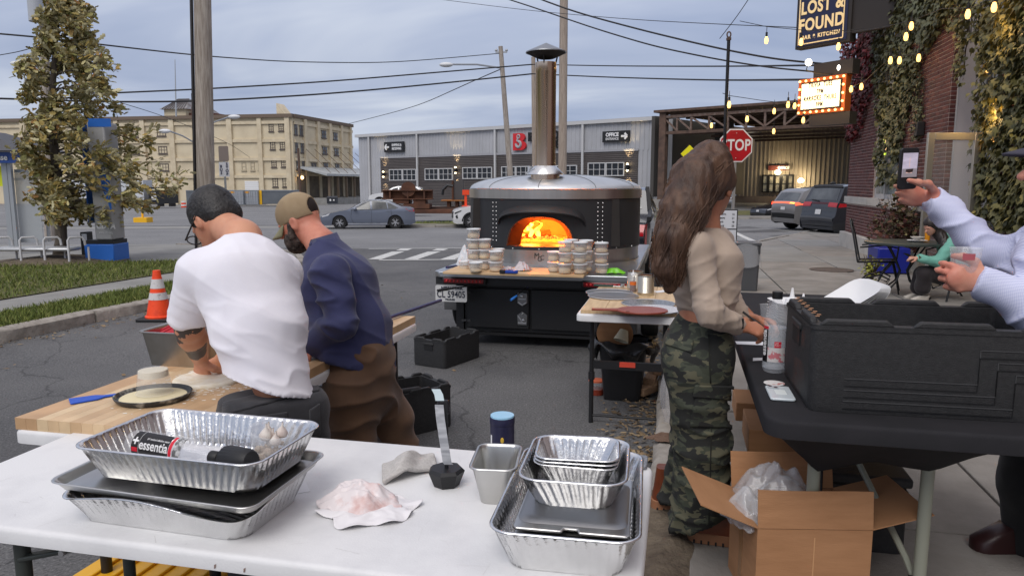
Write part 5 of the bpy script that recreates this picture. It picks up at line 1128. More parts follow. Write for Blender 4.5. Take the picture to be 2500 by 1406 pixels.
bs2=sedan('dark car nose with white plate behind the grey crossover',paint('black',(.016,.018,.024)));bs2.at(*(GT(1848,546)+Vector((0,0,.2))),R(14));bs2.wrap('number_plate',.3,.9,.18,M('plate_white',(.6,.6,.6)),off=.015)
pk=thing('pickup_truck','black pickup parked ahead of the pizza oven trailer','pickup',LT(-1.35,12.0),RZ);pk.scale=(1,1,1)
PKP=[(0,.55),(.02,.85),(.1,.98),(.1,1.0),(1.95,1.02),(2.0,1.08),(2.2,1.48),(2.5,1.53),(3.5,1.5),(4.1,1.1),(5.2,1.02),(5.35,.9),(5.38,.5)]
pc=Car('x','pickup',PKP,.34,1.9,1.03,1.5,(1.05,4.35),.4,bkp,tum=.2);pc.o['label']='black pickup parked ahead of the pizza oven trailer';pc.o.name='pickup_truck_body'
bpy.data.objects.remove(pk);pc.o.name='pickup_truck'
pc.wrap('rear_window',5.15,5.9,.8,M('smoke_pane',(.12,.125,.13),.06,spec=.8),f1=.78);pc.side('window',[(2.3,1.06),(2.42,1.44),(3.3,1.43),(3.6,1.06)],CGL)
pc.wrap('tail_light',.8,1.85,.99,TAIL,off=.012,y0=.82);pc.wrap('tail_light',.8,1.85,-.82,TAIL,off=.012,y0=-.99);pc.side('tail_light',[(.02,.62),(.02,.98),(.12,.98),(.12,.62)],TAIL,.012)
for a_,b_ in(((2.0,-.86,1.12),(2.25,-.8,1.53)),((.1,-.93,1.06),(2.0,-.88,1.12)),((2.0,.86,1.12),(2.25,.8,1.53))):mb=MB();mb.beam(a_,b_,.065);obj('sport_bar',mb,SEAM,pc.o)
q=LT(-1.38,11.6);pc.at(q.x,q.y,q.z,RZ+PI/2)
TL0=L(-1.31,6.52,0)
ov=thing('pizza_oven_trailer','round black wood fired pizza oven with steel chimney on a trailer','pizza oven',TL0,RZ)
DP=M('deck_plate',(.5,.52,.54),.3,.9,c2=(.4,.42,.44),ns=3);OB=M('oven_black',(.022,.022,.024),.5,c2=(.028,.028,.03),ns=2);CBK=M('cabinet_black',(.017,.017,.018),.45)
mb=MB();mb.prism([(-.92,.06),(-.86,0),(.90,0),(.94,.04),(.94,3.5),(-.92,3.5)],.675,.73);obj('deck',mb,DP,ov,bevel=.008)
mb=MB();mb.box((-.9,.03,.605),(.92,3.45,.674));obj('deck_rail',mb,CBK,ov)
mb=MB();mb.box((-.70,.3,.12),(.9,3.2,.584));obj('cabinet',mb,CBK,ov,bevel=.006)
for xa,xb in((-.78,-.705),(.905,.96)):mb=MB();mb.box((xa,.28,.1),(xb,.42,.583));obj('corner_post',mb,CBK,ov)
for x0,x1 in((-.66,-.055),(-.03,.6)):mb=MB();mb.box((x0,.262,.165),(x1,.298,.545));dr_=obj('cabinet_door',mb,M('door_black',(.02,.02,.021),.4),ov,bevel=.004)
mb=MB();mb.box((-.72,.27,.09),(.93,.31,.115));obj('bottom_rail',mb,CBK,ov)
for z in(.215,.49):mb=MB();mb.box((-.72,.255,z),(-.63,.275,z+.022));mb.sphere((-.675,.252,z+.011),.011,8,6);obj('hinge',mb,M('hinge_dark',(.06,.06,.06),.4),ov)
for z,up in((.455,0),(.265,1)):
 s_=.062;P=[(-.115-s_*.75,z-s_),(-.115+s_*.75,z-s_),(-.115+s_*.8,z+s_*.6),(-.115,z+s_*1.15),(-.115-s_*.8,z+s_*.6)]
 if not up:P=[(x,2*z-zz)for x,zz in P]
 mb=MB();mb.slab(P,.245,.261);e_=obj('emblem_plate',mb,M('pewter',(.3,.3,.3),.35,.9),ov,bevel=.005);mb=MB()
 if up:mb.beam((-.155,.24,z+.03),(-.1,.24,z-.045),.01);mb.box((-.155,.236,z-.045),(-.075,.244,z-.035));mb.sphere((-.1,.24,z-.01),.016,8,6);mb.sphere((-.115,.24,z+.045),.008,6,5)
 else:mb.sphere((-.115,.24,z+.03),.02,8,6);mb.box((-.15,.236,z-.002),(-.08,.244,z+.006));mb.beam((-.155,.24,z-.03),(-.115,.24,z-.055),.01);mb.beam((-.075,.24,z-.03),(-.115,.24,z-.055),.01)
 obj('relief',mb,ALU,e_)
LED=M('lens_red',sr(120,12,22),.15,coat=.6)
for x0,x1 in((-.80,-.42),(.50,.88)):
 mb=MB();mb.box((x0-.02,-.03,.618),(x1+.02,.0,.682));b_=obj('tail_light',mb,CBK,ov,bevel=.015);mb=MB();mb.box((x0,-.042,.63),(x1,-.031,.672));l_=obj('lens',mb,LED,b_,bevel=.008)
 dt=MB();[dt.sphere((x0+.03+(x1-x0-.06)*k/9,-.044,.651),.011,8,5)for k in range(10)];obj('led',dt,M('led_red',sr(200,60,60),.2),l_,kind='stuff')
px,pz=-.74,.525;mb=MB();mb.slab([(x+px,z+pz)for x,z in rrect(.305,.152,.015)],-.01,0);npl=obj('number_plate',mb,M('plate_pale',(.58,.58,.57),.4),ov)
PLL=M('plate_letter',sr(40,44,60),.5);text('NEW YORK',.038,PLL,npl,(px+.01,-.013,pz+.052),bold=.0012,sx=1.05);text('CL 59405',.088,PLL,npl,(px,-.013,pz-.008),sx=.76,bold=.001,sp=1.05);text('TRAILER',.02,PLL,npl,(px-.01,-.013,pz-.055),bold=.0012,sp=1.3)
mb=MB();mb.cyl((-.98,1.05,.31),(-.75,1.05,.31),.31,n=28);wl=obj('wheel',mb,TYRE,ov,bevel=.03);mb=MB();[mb.box((-.985+.03+.055*k,1.05-.02,.0),(-.985+.045+.055*k,1.05+.02,.01))for k in range(4)];mb.lathe([(.312,0)]*2,n=4);mb=MB();mb.M=Matrix.Translation((-.99,1.05,.31))@Matrix.Rotation(PI/2,4,'Y')
for k in range(4):mb.lathe([(.3135,.035+.055*k),(.3135,.047+.055*k)],n=28)
obj('tread_groove',mb,SEAM,wl)
fd=MB();pts=[(-.62+0,.0)];fo=[(1.05+.41*math.cos(q),.31+.37*math.sin(q))for q in np.linspace(-.15,PI+.15,16)];fi=[(1.05+.37*math.cos(q),.31+.335*math.sin(q))for q in np.linspace(PI+.15,-.15,16)]
fd.add([(x,y,z)for x in(-1.02,-.71)for y,z in fo+fi],[tuple(range(32)),tuple(range(32,64))[::-1]]+[(i,(i+1)%32,(i+1)%32+32,i+32)for i in range(32)]);obj('fender',fd,M('fender_grey',(.07,.07,.072),.4),ov,fix=True,smooth=50)
mb=MB();mb.cyl((.97,1.05,.31),(1.14,1.05,.31),.31,n=28);obj('wheel',mb,TYRE,ov,bevel=.03)
for x in(-.72,.86):mb=MB();mb.box((x-.05,.33,.0),(x+.05,.43,.012));mb.beam((x,.38,.012),(x,.38,.11),.05);obj('stabiliser_foot',mb,CBK,ov)
mb=MB();mb.box((-.06,3.5,.4),(.06,5.0,.5));obj('drawbar',mb,CBK,ov)
DC=(-.05,1.70);DR=.945;A0=-PI/2
def dp(th,z,r=DR):return(DC[0]+r*math.cos(A0+th),DC[1]+r*math.sin(A0+th),z)
mb=MB();mb.lathe([(DR-.012,.73),(DR-.012,.874)],DC+(0,),64);mb.lathe([(DR-.004,.731),(DR-.004,.742)],DC+(0,),64);obj('base_ring',mb,STEEL,ov,smooth=40)
a0=.372;ZB,ZT=.912,1.215
def arch(q):return ZB+(ZT-ZB)*max(0,1-abs(q)**2.7)**.5
ths=[-a0+2*a0*(.5-.5*math.cos(PI*k/32))for k in range(33)]
mb=MB();mb.lathe([(DR,.875),(DR+.004,.90)],DC+(0,),96)
outer=list(np.linspace(a0,2*PI-a0,80));n0=len(outer);mb.add([dp(t,z)for t in outer for z in(.90,1.392)],[(2*i,2*i+2,2*i+3,2*i+1)for i in range(n0-1)])
mb.add([dp(t,z)for t in ths for z in(arch(t/a0),1.392)],[(2*i,2*i+2,2*i+3,2*i+1)for i in range(32)]);mb.add([dp(t,z)for t in ths for z in(.90,ZB)],[(2*i,2*i+2,2*i+3,2*i+1)for i in range(32)])
obj('drum',mb,OB,ov,smooth=30)
mb=MB();mb.lathe([(DR+.012,1.388),(DR+.012,1.482),(DR+.0,1.486),(DR-.05,1.494)],DC+(0,),96);obj('steel_band',mb,M('brushed_band',(.62,.58,.53),.3,1,c2=(.45,.41,.37),ns=1.2,stretch=(3,3,.05)),ov,smooth=40)
DOME=M('dome_zinc',(.62,.64,.66),.42,.75,c2=(.5,.52,.54),ns=3,nd=8)
prof=[(DR+.005,1.488)]+[(DR*math.cos(q)**.9,1.488+.15*math.sin(q))for q in np.linspace(.06,PI/2,12)]
mb=MB();mb.lathe(prof,DC+(0,),80);obj('dome',mb,DOME,ov,smooth=60)
for k in range(10):
 q=2*PI*k/10+.3;mb=MB();mb.tube([(DC[0]+(r)*math.cos(q),DC[1]+r*math.sin(q),z+.002)for r,z in prof[1:-1]],.0035,5);obj('dome_seam',mb,M('seam_grey',(.16,.17,.18),.5),ov)
IA=.25;IT,IY=1.165,DC[1]-DR+.30
def inner(q):return(DC[0]+IA*q,IY,ZB+.003+(IT-ZB)*max(0,1-abs(q)**2.5)**.5)
mb=MB();qs=[t/a0 for t in ths];mb.add([dp(t,arch(t/a0))for t in ths]+[inner(q)for q in qs],[(i,i+1,i+34,i+33)for i in range(32)]);mb.add([dp(ths[0],ZB),dp(0,ZB),dp(ths[-1],ZB),inner(1),(DC[0],IY,ZB+.003),inner(-1)],[(0,1,4,5),(1,2,3,4)])
obj('mouth_tunnel',mb,M('soot_steel',(.03,.024,.022),.45,.3),ov,smooth=40)
mb=MB();mb.tube([dp(t,arch(t/a0),DR+.004)for t in ths],.008,6);obj('mouth_rim',mb,M('rim_brown',(.09,.06,.05),.4,.5),ov,smooth=60)
mb=MB();O=[(DC[0]+.8*q,IY+.004,ZB-.01 if abs(q)>.98 else 1.38)for q in qs];I_=[(p[0],p[1]+.004,p[2])for p in(inner(q)for q in qs)];mb.add(O+I_,[(i,i+1,i+34,i+33)for i in range(32)]);obj('inner_front',mb,M('soot',(.02,.016,.014),.8),ov)
FIREB=M('fire_brick',(.62,.38,.22),.85,c2=(.5,.28,.16),ns=7,nd=6,bump=.004,bs=30)
mb=MB();cr_=.74;mb.lathe([(cr_,ZB),(cr_,1.12),(cr_*.95,1.2),(cr_*.8,1.29),(cr_*.5,1.35),(0,1.375)],DC+(0,),48,a0=-PI/2+.85,a1=1.5*PI-.85);obj('chamber_wall',mb,FIREB,ov,smooth=60)
mb=MB()
for i in range(-6,7):
 for j in range(-6,7):
  x,y=i*.125+(.06 if j%2 else 0),j*.125
  if math.hypot(x,y)<.8 and DC[1]+y>IY-.05:mb.box((DC[0]+x-.06,DC[1]+y-.06,ZB-.04),(DC[0]+x+.06,DC[1]+y+.06,ZB+random.uniform(-.002,.002)))
obj('hearth_tile',mb,FIREB,ov,kind='stuff')
for x in(.10,.52,-.3):
 mb=MB();q=math.asin((x)/cr_*1.0);xx,yy=DC[0]+x,DC[1]+math.sqrt(cr_**2-x*x)-.006;mb.beam((xx,yy,ZB),(xx+.01,yy,1.2),.012,.01);obj('brick_joint',mb,M('joint_dark',(.12,.05,.03),.9),ov)
fr_=thing('wood_fire','bright yellow flames over glowing embers on the oven floor','fire',L(-1.31,6.52),RZ);fx,fy=-.40,1.78
mb=MB()
for k in range(5):a=random.uniform(-.4,.4);mb.cyl((fx-.14+.04*k,fy-.16+.05*k,ZB+.035+.02*(k%2)),(fx+.2*math.cos(a)+.02*k,fy+.12+.08*math.sin(a),ZB+.05+.02*(k%2)),.03,n=8)
obj('log',mb,M('charred_log',(.03,.015,.01),.9,c2=(.25,.06,.02),ns=20),fr_)
def flame(x,y,h,w,seed):
 f=MB();rings=[];random.seed(seed)
 for k in range(8):
  q=k/7;rr=w*(math.sin(PI*min(1,q*.9+.12))**.8)*(1-q*.75)+.001;cx=x+.05*q*q*random.uniform(-1,1.4)+.012*math.sin(q*9+seed);rings.append([(cx+rr*math.cos(a),y+rr*.7*math.sin(a),ZB+.03+h*q)for a in np.linspace(0,2*PI,9)[:-1]])
 f.loft(rings);return f
fm=M('flame',(1,.34,.02),es=4,c2=(1,.62,.08),ns=9,lo=.4,hi=.6)
for k in range(15):obj('flame',flame(fx-.1+random.uniform(-.1,.25),fy+random.uniform(-.16,.12),random.uniform(.1,.3)*(1.1 if k<6 else .6),random.uniform(.022,.045),k*3),fm,fr_,smooth=180)
random.seed(11);mb=MB()
for k in range(90):a=random.random();x=fx-.15+.75*a**1.4;mb.sphere((x,fy+random.uniform(-.2,.18)*(1-.5*a),ZB+random.uniform(.005,.03)),random.uniform(.008,.02),6,4)
obj('ember',mb,M('ember',(1,.22,.03),es=2.2,c2=(.1,.02,.01),ns=40,lo=.4,hi=.6),fr_,kind='stuff')
for(x,y,z,e_)in((fx+.05,fy-.02,ZB+.2,60),(fx+.45,fy-.1,ZB+.3,40)):
 pl_=bpy.data.lights.new('fire_light','POINT');pl_.energy=e_;pl_.color=(1,.2,.018);pl_.shadow_soft_size=.07;po=bpy.data.objects.new('fire_light',pl_);COL.objects.link(po);po.location=Matrix.LocRotScale(ov.location,ov.rotation_euler,None)@Vector((x,y,z))
mb=MB();n=28;hw=.50;V=[]
for k in range(n+1):
 q=-1+2*k/n;t=hw*q;zz=1.185+.145*max(0,1-abs(q)**2.3)**.5
 for(r,dz)in((DR-.004,0),(DR+.13*max(.1,1-abs(q)**4),-.065),(DR+.125*max(.1,1-abs(q)**4),-.075),(DR-.004,-.012)):V.append(dp(t,zz+dz,r))
mb.add(V,[(4*i+j,4*i+4+j,4*i+4+(j+1)%4,4*i+(j+1)%4)for i in range(n)for j in range(4)]);obj('visor',mb,OB,ov,smooth=40,fix=True)
mb=MB()
for t0 in(-.575,-.525,.64,.70):
 for k in range(10):mb.sphere(dp(t0,.96+.043*k,DR+.001),.006,6,4)
for k in range(9):mb.sphere(dp(-1.2+.3*k,.888,DR+.003),.006,6,4)
obj('rivet',mb,ALU,ov,kind='stuff')
text('M',.085,M('engraved',(.05,.035,.025),.6),ov,(-.075,DC[1]-DR+.006,.815),sx=.85,ext=.001);text('C',.07,M('engraved',(.05,.035,.025)),ov,(-.018,DC[1]-DR+.006,.8),sx=.85,ext=.001);text('G',.075,M('engraved',(.05,.035,.025)),ov,(-.045,DC[1]-DR+.006,.785),sx=.85,ext=.001);
FXc,FYc=DC[0]+.0,DC[1]-.62;FLUE=M('flue_steel',(.66,.52,.4),.2,1,c2=(.5,.38,.28),ns=1.5,stretch=(2,2,.2),bump=.0008,bs=5,bstretch=(6,6,.15))
mb=MB();mb.lathe([(.15,1.50),(.15,1.645)],(FXc,FYc,0),40);obj('flue_collar',mb,FLUE,ov,smooth=40)
mb=MB();mb.lathe([(.112,1.72),(.19,1.64),(.192,1.632)],(FXc,FYc,0),40);obj('storm_skirt',mb,M('bright_steel',(.7,.7,.69),.25,1),ov,smooth=40)
mb=MB();mb.tube([(FXc-.11,FYc-.1,1.72),(FXc-.19,FYc-.05,1.645)],.008,6);mb.cbox((FXc-.16,FYc-.07,1.69),(.02,.02,.06));obj('clamp',mb,ALU,ov)
mb=MB();mb.lathe([(.104,1.66),(.104,2.65),(.107,2.655),(.107,2.75),(.1,2.75)],(FXc,FYc,0),40);obj('flue_pipe',mb,FLUE,ov,smooth=40)
mb=MB();mb.lathe([(.0,2.945),(.205,2.855),(.207,2.845),(.2,2.845),(.0,2.93)],(FXc,FYc,0),40);obj('chimney_cap',mb,M('cap_zinc',(.32,.33,.34),.4,.9),ov,smooth=40);mb=MB();mb.lathe([(.2,2.848),(.15,2.82),(.08,2.79),(0,2.78)],(FXc,FYc,0),32);obj('cap_baffle',mb,M('soot',(.02,.016,.014)),ov,smooth=40)
mb=MB();[mb.tube([(FXc+.1*math.cos(q),FYc+.1*math.sin(q),2.73),(FXc+.13*math.cos(q),FYc+.13*math.sin(q),2.85)],.008,5)for q in(.5,2.6,4.7)];obj('cap_strut',mb,BLKMETAL,ov)
PINE=M('pine',(.62,.45,.27),.6,c2=(.50,.33,.17),ns=5,nd=6,stretch=(.5,6,1),bump=.0006,bs=20);DZ=.73
bd=thing('pine_board','wide pale pine board holding dough tubs in front of the oven mouth','board',L(-1.45,6.35,DZ),RZ)
for k in range(3):mb=MB();mb.box((-.62,-.02+.165*k,.001),(.66-.0,.143+.165*k,.022+.0006*k));obj('plank',mb,PINE,bd,bevel=.002)
TUB=M('tub_clear',(.78,.79,.8),.25,alpha=.2);LID=M('tub_lid',(.72,.74,.75),.35);DOUGH=M('dough',(.72,.57,.38),.8,c2=(.62,.47,.3),ns=12)
tubm=MB();tubm.lathe([(.0,.004),(.05,.004),(.054,.008),(.061,.086),(.063,.09),(.060,.09),(.0525,.01)],n=22);tub_me=mesh_from('wall',tubm.v,tubm.f,TUB,50)
lidm=MB();lidm.lathe([(.0,.089),(.055,.089),(.057,.093),(.064,.093),(.066,.087),(.064,.082),(.063,.0915)],n=22);lid_me=mesh_from('lid',lidm.v,lidm.f,LID,40)
dgm=MB();dgm.lathe([(.0,.006),(.048,.006),(.054,.014),(.055,.024),(.049,.038),(.03,.049),(0,.053)],n=18);dg_me=mesh_from('dough_ball',dgm.v,dgm.f,DOUGH,180)
TUBG='lidded dough tubs on the oven deck';LEV={1:['only tub of'],2:['lower tub of','upper tub of'],3:['bottom tub of','middle tub of','top tub of'],4:['bottom tub of','second lowest tub of','second highest tub of','top tub of']}
for u,v,n,desc,z in((1378,668,3,'the front stack nearest the MGC mark',DZ+.023),(1416,669,3,'the front right corner stack of the board',DZ+.023),(1393,660,3,'the rear stack beside the oven mouth',DZ+.023),(1431,662,3,'the rear right stack by the board edge',DZ+.023),(1352,664,2,'the short stack right of the MGC mark',DZ+.023),(1467,668,3,'the lone stack on the steel deck',DZ+.002),(1163,665,1,'the single left front place on the board',DZ+.023),(1137,661,1,'the left deck edge by the bag',DZ+.002),(1210,663,2,'the stack nearest the striped towel',DZ+.023),(1214,656,2,'the stack behind the towel stack',DZ+.023),(1183,658,3,'the middle stack of the left cluster',DZ+.023),(1157,658,4,'the tall leaning left stack',DZ+.023)):
 q=G(u,v,z)
 for k in range(n):
  o=thing('dough_tub','clear %s %s'%(LEV[n][k],desc),'tub',q+Vector((random.uniform(-.006,.006),random.uniform(-.006,.006),.0955*k)),random.uniform(0,6),TUBG)
  for nm,me in(('wall',tub_me),('lid',lid_me),('dough_ball',dg_me)):
   c=bpy.data.objects.new(nm,me);COL.objects.link(c);c.parent=o
   if nm=='dough_ball':c.location=(random.uniform(-.004,.004),0,0);c.scale=(1,1,random.uniform(.85,1.3))
tb_=thing('trigger_torch','blue handled black lighter lying on the pine board','lighter',G(1243,664,DZ+.035),RZ)
mb=MB();mb.box((-.085,-.02,-.012),(-.035,.02,.018));obj('head',mb,BLACK,tb_,bevel=.004);mb=MB();mb.prism([(-.034,-.018),(.06,-.018),(.08,-.008),(.08,.012),(-.034,.018)],-.011,.016);obj('handle',mb,M('tool_blue',sr(40,70,160),.4),tb_,bevel=.004)
def crumple(name,label,cat,c,rx,ry,h,m,rz=0,seed=0,n=26,sharp=.5,flat=.25,petals=5):
 """a crumpled cloth or paper: one folded sheet"""
 o=MB()
 def fn(u,v):
  q=max(abs(u),abs(v));l=math.hypot(u,v)+1e-6;u,v=u*q/l,v*q/l;r=q;a=math.atan2(v,u);e=mnoise.noise((u*1.6+seed,v*1.6,2));f=1-2*abs(mnoise.noise((u*2.2,v*2.2+seed,5)));g=1-2*abs(mnoise.noise((u*4.8,v*4.8,seed)))
  k=1+.1*math.sin(petals*a+seed)*r+.16*mnoise.noise((math.cos(a)*2,math.sin(a)*2,seed))*r
  return(rx*u*k,ry*v*k,max(.001+.006*r*(1+math.sin(9*a+seed)),h*(max(0,1-r*r)**.8*(.75+.5*e)+sharp*.5*f*(1-.75*r)+.12*g*(1-.6*r))))
 o.grid(fn,list(np.linspace(-1,1,n)),list(np.linspace(-1,1,n)));q=obj(name,o,m,smooth=180,loc=c,rz=rz);sd=q.modifiers.new('thick','SOLIDIFY');sd.thickness=.002;sb=q.modifiers.new('s','SUBSURF');sb.levels=1;sb.render_levels=1;return tag(q,label,cat)
TOWEL=M('striped_towel',(.55,.5,.52),.9,c2=(.45,.24,.22),ns=3,nd=2,stretch=(8,1,1),lo=.55,hi=.6)
crumple('towel','crumpled white towel with red and blue stripes beside the steel plate','towel',G(1275,661,DZ+.023),.085,.06,.07,TOWEL,.3,4,sharp=.8)
crumple('towel_tail','flat end of striped towel behind the blue lighter','towel',G(1240,659,DZ+.023),.07,.045,.03,TOWEL,.1,8,sharp=.9)
crumple('plastic_bag','translucent white plastic bag behind the left dough tubs','bag',G(1137,650,DZ+.002),.1,.1,.19,M('bag_white',(.7,.71,.73),.35,alpha=.8),0,2,sharp=.35)
crumple('snack_bag','bright green and black packet on the steel deck','packet',G(1496,668,DZ+.002),.12,.045,.05,M('packet_green',sr(110,190,30),.3,c2=sr(20,24,18),ns=4,nd=1,lo=.58,hi=.62),-.1,5,sharp=.5)
cm=thing('oven_peel','long dark blue peel handle lying across the left of the deck','peel',(0,0,0));mb=MB();mb.tube([D(1090,653,7.0),D(1145,645,7.4),D(1200,640,8.0)],.012,8);obj('handle',mb,M('peel_navy',sr(46,50,92),.4),cm)
pr=thing('poker_rod','black tapering poker sticking out over the number plate','poker',(0,0,0));a,b,c=D(1067,709,6.55),D(1105,704,6.62),D(1240,684,6.95);mb=MB();mb.tube([b,c],[.006,.006],8);obj('rod',mb,BLKMETAL,pr);mb=MB();mb.tube([a,a.lerp(b,.15),a.lerp(b,.6),b],[.009,.012,.014,.008],10);obj('grip',mb,BLACK,pr,smooth=60)
pr=thing('brush_rod','short rod with blue tip hanging before the cabinet door','poker',(0,0,0));a,b,c=D(1247,733,6.55),D(1262,722,6.6),D(1286,700,6.72);mb=MB();mb.tube([a,a.lerp(b,.3),b],[.011,.014,.009],10);obj('tip',mb,M('tip_blue',sr(46,112,190),.4),pr,smooth=60);mb=MB();mb.tube([b,c],.005,6);obj('rod',mb,BLKMETAL,pr);mb=MB();mb.tube([c,c+(c-b)*.4],.016,8);obj('ferrule',mb,M('peel_navy',sr(46,50,92)),pr)
TW=M('table_white',(.72,.72,.72),.5,c2=(.56,.56,.57),ns=3.2,nd=10,lo=.46,hi=.78,bump=.0006,bs=180)
LEGM=M('leg_grey',sr(72,76,72),.4,.3);LEGB=M('leg_black',sr(34,34,36),.4)
def ftable(label,t0,t1,s0,s1,z,m=TW,th=.045,r=.04,legm=LEGB,legs=(),zg=0,group='folding tables'):
 o=thing('folding_table',label,'table',L(t0,s0,zg),RZ,group);w,d=t1-t0,s1-s0;h=z-zg
 mb=MB();P=lambda q:[(x+w/2,y+d/2)for x,y in rrect(w-q,d-q,r,6)]
 mb.loft([[(x,y,zz)for x,y in P(q)]for q,zz in((.03,h-th),(.0,h-th+.006),(0,h-.012),(.006,h-.004),(.016,h),(.03,h))]);obj('tabletop',mb,m,o,smooth=50)
 for(a,b,r_)in legs:mb=MB();mb.cyl(a,b,r_,n=12);obj('leg',mb,legm,o,smooth=60)
 return o,w,d,h
t1_,w,d,h=ftable('long white folding table in front with foil pans and a wrapped parcel',-1.92,-.05,1.345,2.09,.74,legm=LEGM,legs=[((.17,.13,0),(.17,.13,.69),.019),((.17,.62,0),(.17,.62,.69),.019),((.34,.08,.3),(.34,.08,.69),.019),((1.7,.13,0),(1.7,.13,.69),.019),((1.7,.62,0),(1.7,.62,.69),.019)])
for k in(.17,1.7):mb=MB();mb.cyl((k,.13,.25),(k,.62,.25),.014,n=10);obj('cross_bar',mb,LEGM,t1_,smooth=60)
mb=MB();mb.beam((.34,.075,.62),(.5,.09,.66),.03,.012);mb.beam((.5,.09,.66),(.62,.3,.64),.03,.012);obj('brace',mb,LEGM,t1_,bevel=.004)
mb=MB();mb.cyl((.47,.065,.652),(.47,.105,.652),.008,n=10);obj('bolt',mb,ALU,t1_)
for k in range(4):
 mb=MB();x=random.uniform(.1,1.3);mb.add([(x,-.0012,h-.034),(x+.004,-.0012,h-.032),(x+.006,-.0012,h-.022),(x+.001,-.0012,h-.025)],[(0,1,2,3)]);obj('scuff',mb,M('scuff_brown',(.25,.17,.14),.8),t1_)
V=[]
for _ in range(90):
 x,y=random.uniform(.02,1.84),random.uniform(.02,.72);a=random.gauss(.3,.9);l=abs(random.gauss(0,.02))+.002;e=random.uniform(.0002,.0005);c,q=math.cos(a),math.sin(a);V.append([(x-c*l-q*e,y-q*l+c*e,h+.0004),(x-c*l+q*e,y-q*l-c*e,h+.0004),(x+c*l+q*e,y+q*l-c*e,h+.0004),(x+c*l-q*e,y+q*l+c*e,h+.0004)])
obj('scratch',np_polys('scratch',np.array(V),M('scratch_grey',(.54,.53,.52),.8,c2=(.64,.64,.64),ns=6)),None,t1_,kind='stuff')
t2_,w,d,h=ftable('white folding table carrying the thick butcher block on the left',-2.15,-1.48,1.94,4.05,.735,th=.05,legs=[((.1,.25,0),(.1,.25,.685),.02),((.56,.25,0),(.56,.25,.685),.02),((.1,1.9,0),(.1,1.9,.685),.019),((.60,1.9,0),(.60,1.9,.685),.019)])
mb=MB();mb.box((.12,1.88,.33),(.58,1.92,.38));obj('cross_bar',mb,LEGB,t2_);mb=MB();mb.cyl((.6,1.9,.28),(.6,1.9,.36),.027,n=12);obj('leg_collar',mb,LEGB,t2_)
bb=thing('butcher_block','thick pale butcher block worktop dusted with flour','worktop',L(-2.14,1.95,.7355),RZ)
BUT=Mpieces('beech_strip',[sr(206,176,138),sr(190,152,112),sr(214,188,150),sr(178,142,104),sr(200,166,126)],.5,per='both',c_noise=.14,ns=9,bump=.0004,bs=60)
for i in range(15):
 y=0;x0=i*.0435;
 while y<2.07:
  l=random.uniform(.45,.95);e=min(y+l,2.075);e=2.075 if 2.075-e<.15 else e;mb=MB();mb.box((x0+.0004,y+.0004,0),(x0+.0431,e-.0004,.04+random.uniform(-.0002,.0002)));obj('strip',mb,BUT,bb);y=e
WZ=.7757
t3_,w,d,h=ftable('small white folding table with a pine board by the kerb',-.61,.02,4.53,5.75,.735,th=.05,legs=[((.09,.12,0),(.09,.12,.685),.015),((.55,.12,.1),(.55,.12,.685),.015),((.09,1.1,0),(.09,1.1,.685),.015),((.55,1.1,.1),(.55,1.1,.685),.015)])
mb=MB();mb.box((.1,.105,.365),(.54,.135,.415));obj('cross_bar',mb,LEGB,t3_);mb=MB();mb.prism([(.27,.098),(.37,.098),(.355,.104),(.285,.104)],.385,.418);obj('red_latch',mb,M('latch_red',sr(206,74,56),.4),t3_);mb=MB();mb.cyl((.1,.12,.05),(.54,.12,.05),.009,n=8);obj('foot_bar',mb,LEGB,t3_)
for x in(.09,.55):mb=MB();mb.cyl((x,.12,.29),(x,.12,.34),.021,n=10);obj('leg_collar',mb,LEGB,t3_)
pb=thing('pine_board','knotty pine board lying on the small folding table','board',L(-.585,4.56,.736),RZ)
for k in range(4):mb=MB();mb.box((.148*k,0,0),(.148*k+.1465,1.15,.022+random.uniform(0,.0006)));obj('plank',mb,M('pine_knotty',(.62,.45,.26),.55,c2=(.36,.22,.11),ns=4,nd=8,stretch=(7,.8,1),lo=.42,hi=.85),pb,bevel=.002)
PZ=.7585
BKF=M('black_cloth',(.02,.02,.022),.8,c2=(.026,.025,.028),ns=5,spec=.15)
t4_,w,d,h=ftable('long table under a tight black stretch cover on the pavement',.27,1.02,2.2,4.85,.86,m=BKF,th=.06,r=.07,legm=M('leg_sage',sr(140,142,128),.45),zg=.12,legs=[((.19,.28,0),(.19,.28,.69),.0205),((.53,.28,0),(.53,.28,.69),.0205),((.19,2.35,0),(.19,2.35,.69),.0205),((.53,2.35,0),(.53,2.35,.69),.0205)])
def skirt(pts_top,pts_bot,n=24):
 mb=MB()
 def fn(u,v):
  k=u*(len(pts_top)-1);i=min(int(k),len(pts_top)-2);e=k-i;a=Vector(pts_top[i]).lerp(Vector(pts_top[i+1]),e);b=Vector(pts_bot[i]).lerp(Vector(pts_bot[i+1]),e);p=a.lerp(b,v);q=mnoise.noise((p.x*9,p.y*9,p.z*4));return(p.x+.012*q*v,p.y+.015*q*v,p.z)
 mb.grid(fn,list(np.linspace(0,1,n)),list(np.linspace(0,1,8)));return mb
H4=h
cl=obj('cloth_drape',skirt([(.02,.05,H4-.05),(.19,.03,H4-.05),(.36,.03,H4-.05),(.53,.03,H4-.05),(.73,.05,H4-.05)],[(.04,.2,H4-.09),(.19,.25,.50),(.36,.27,.54),(.53,.25,.53),(.70,.2,H4-.1)]),BKF,t4_,smooth=180)
obj('cloth_drape',skirt([(.02,.05,H4-.05),(.01,.6,H4-.05),(.01,1.4,H4-.05),(.01,2.1,H4-.05),(.02,2.6,H4-.05)],[(.06,.2,H4-.09),(.1,.7,H4-.12),(.12,1.4,H4-.16),(.15,2.1,.3),(.16,2.4,.25)]),BKF,t4_,smooth=180)
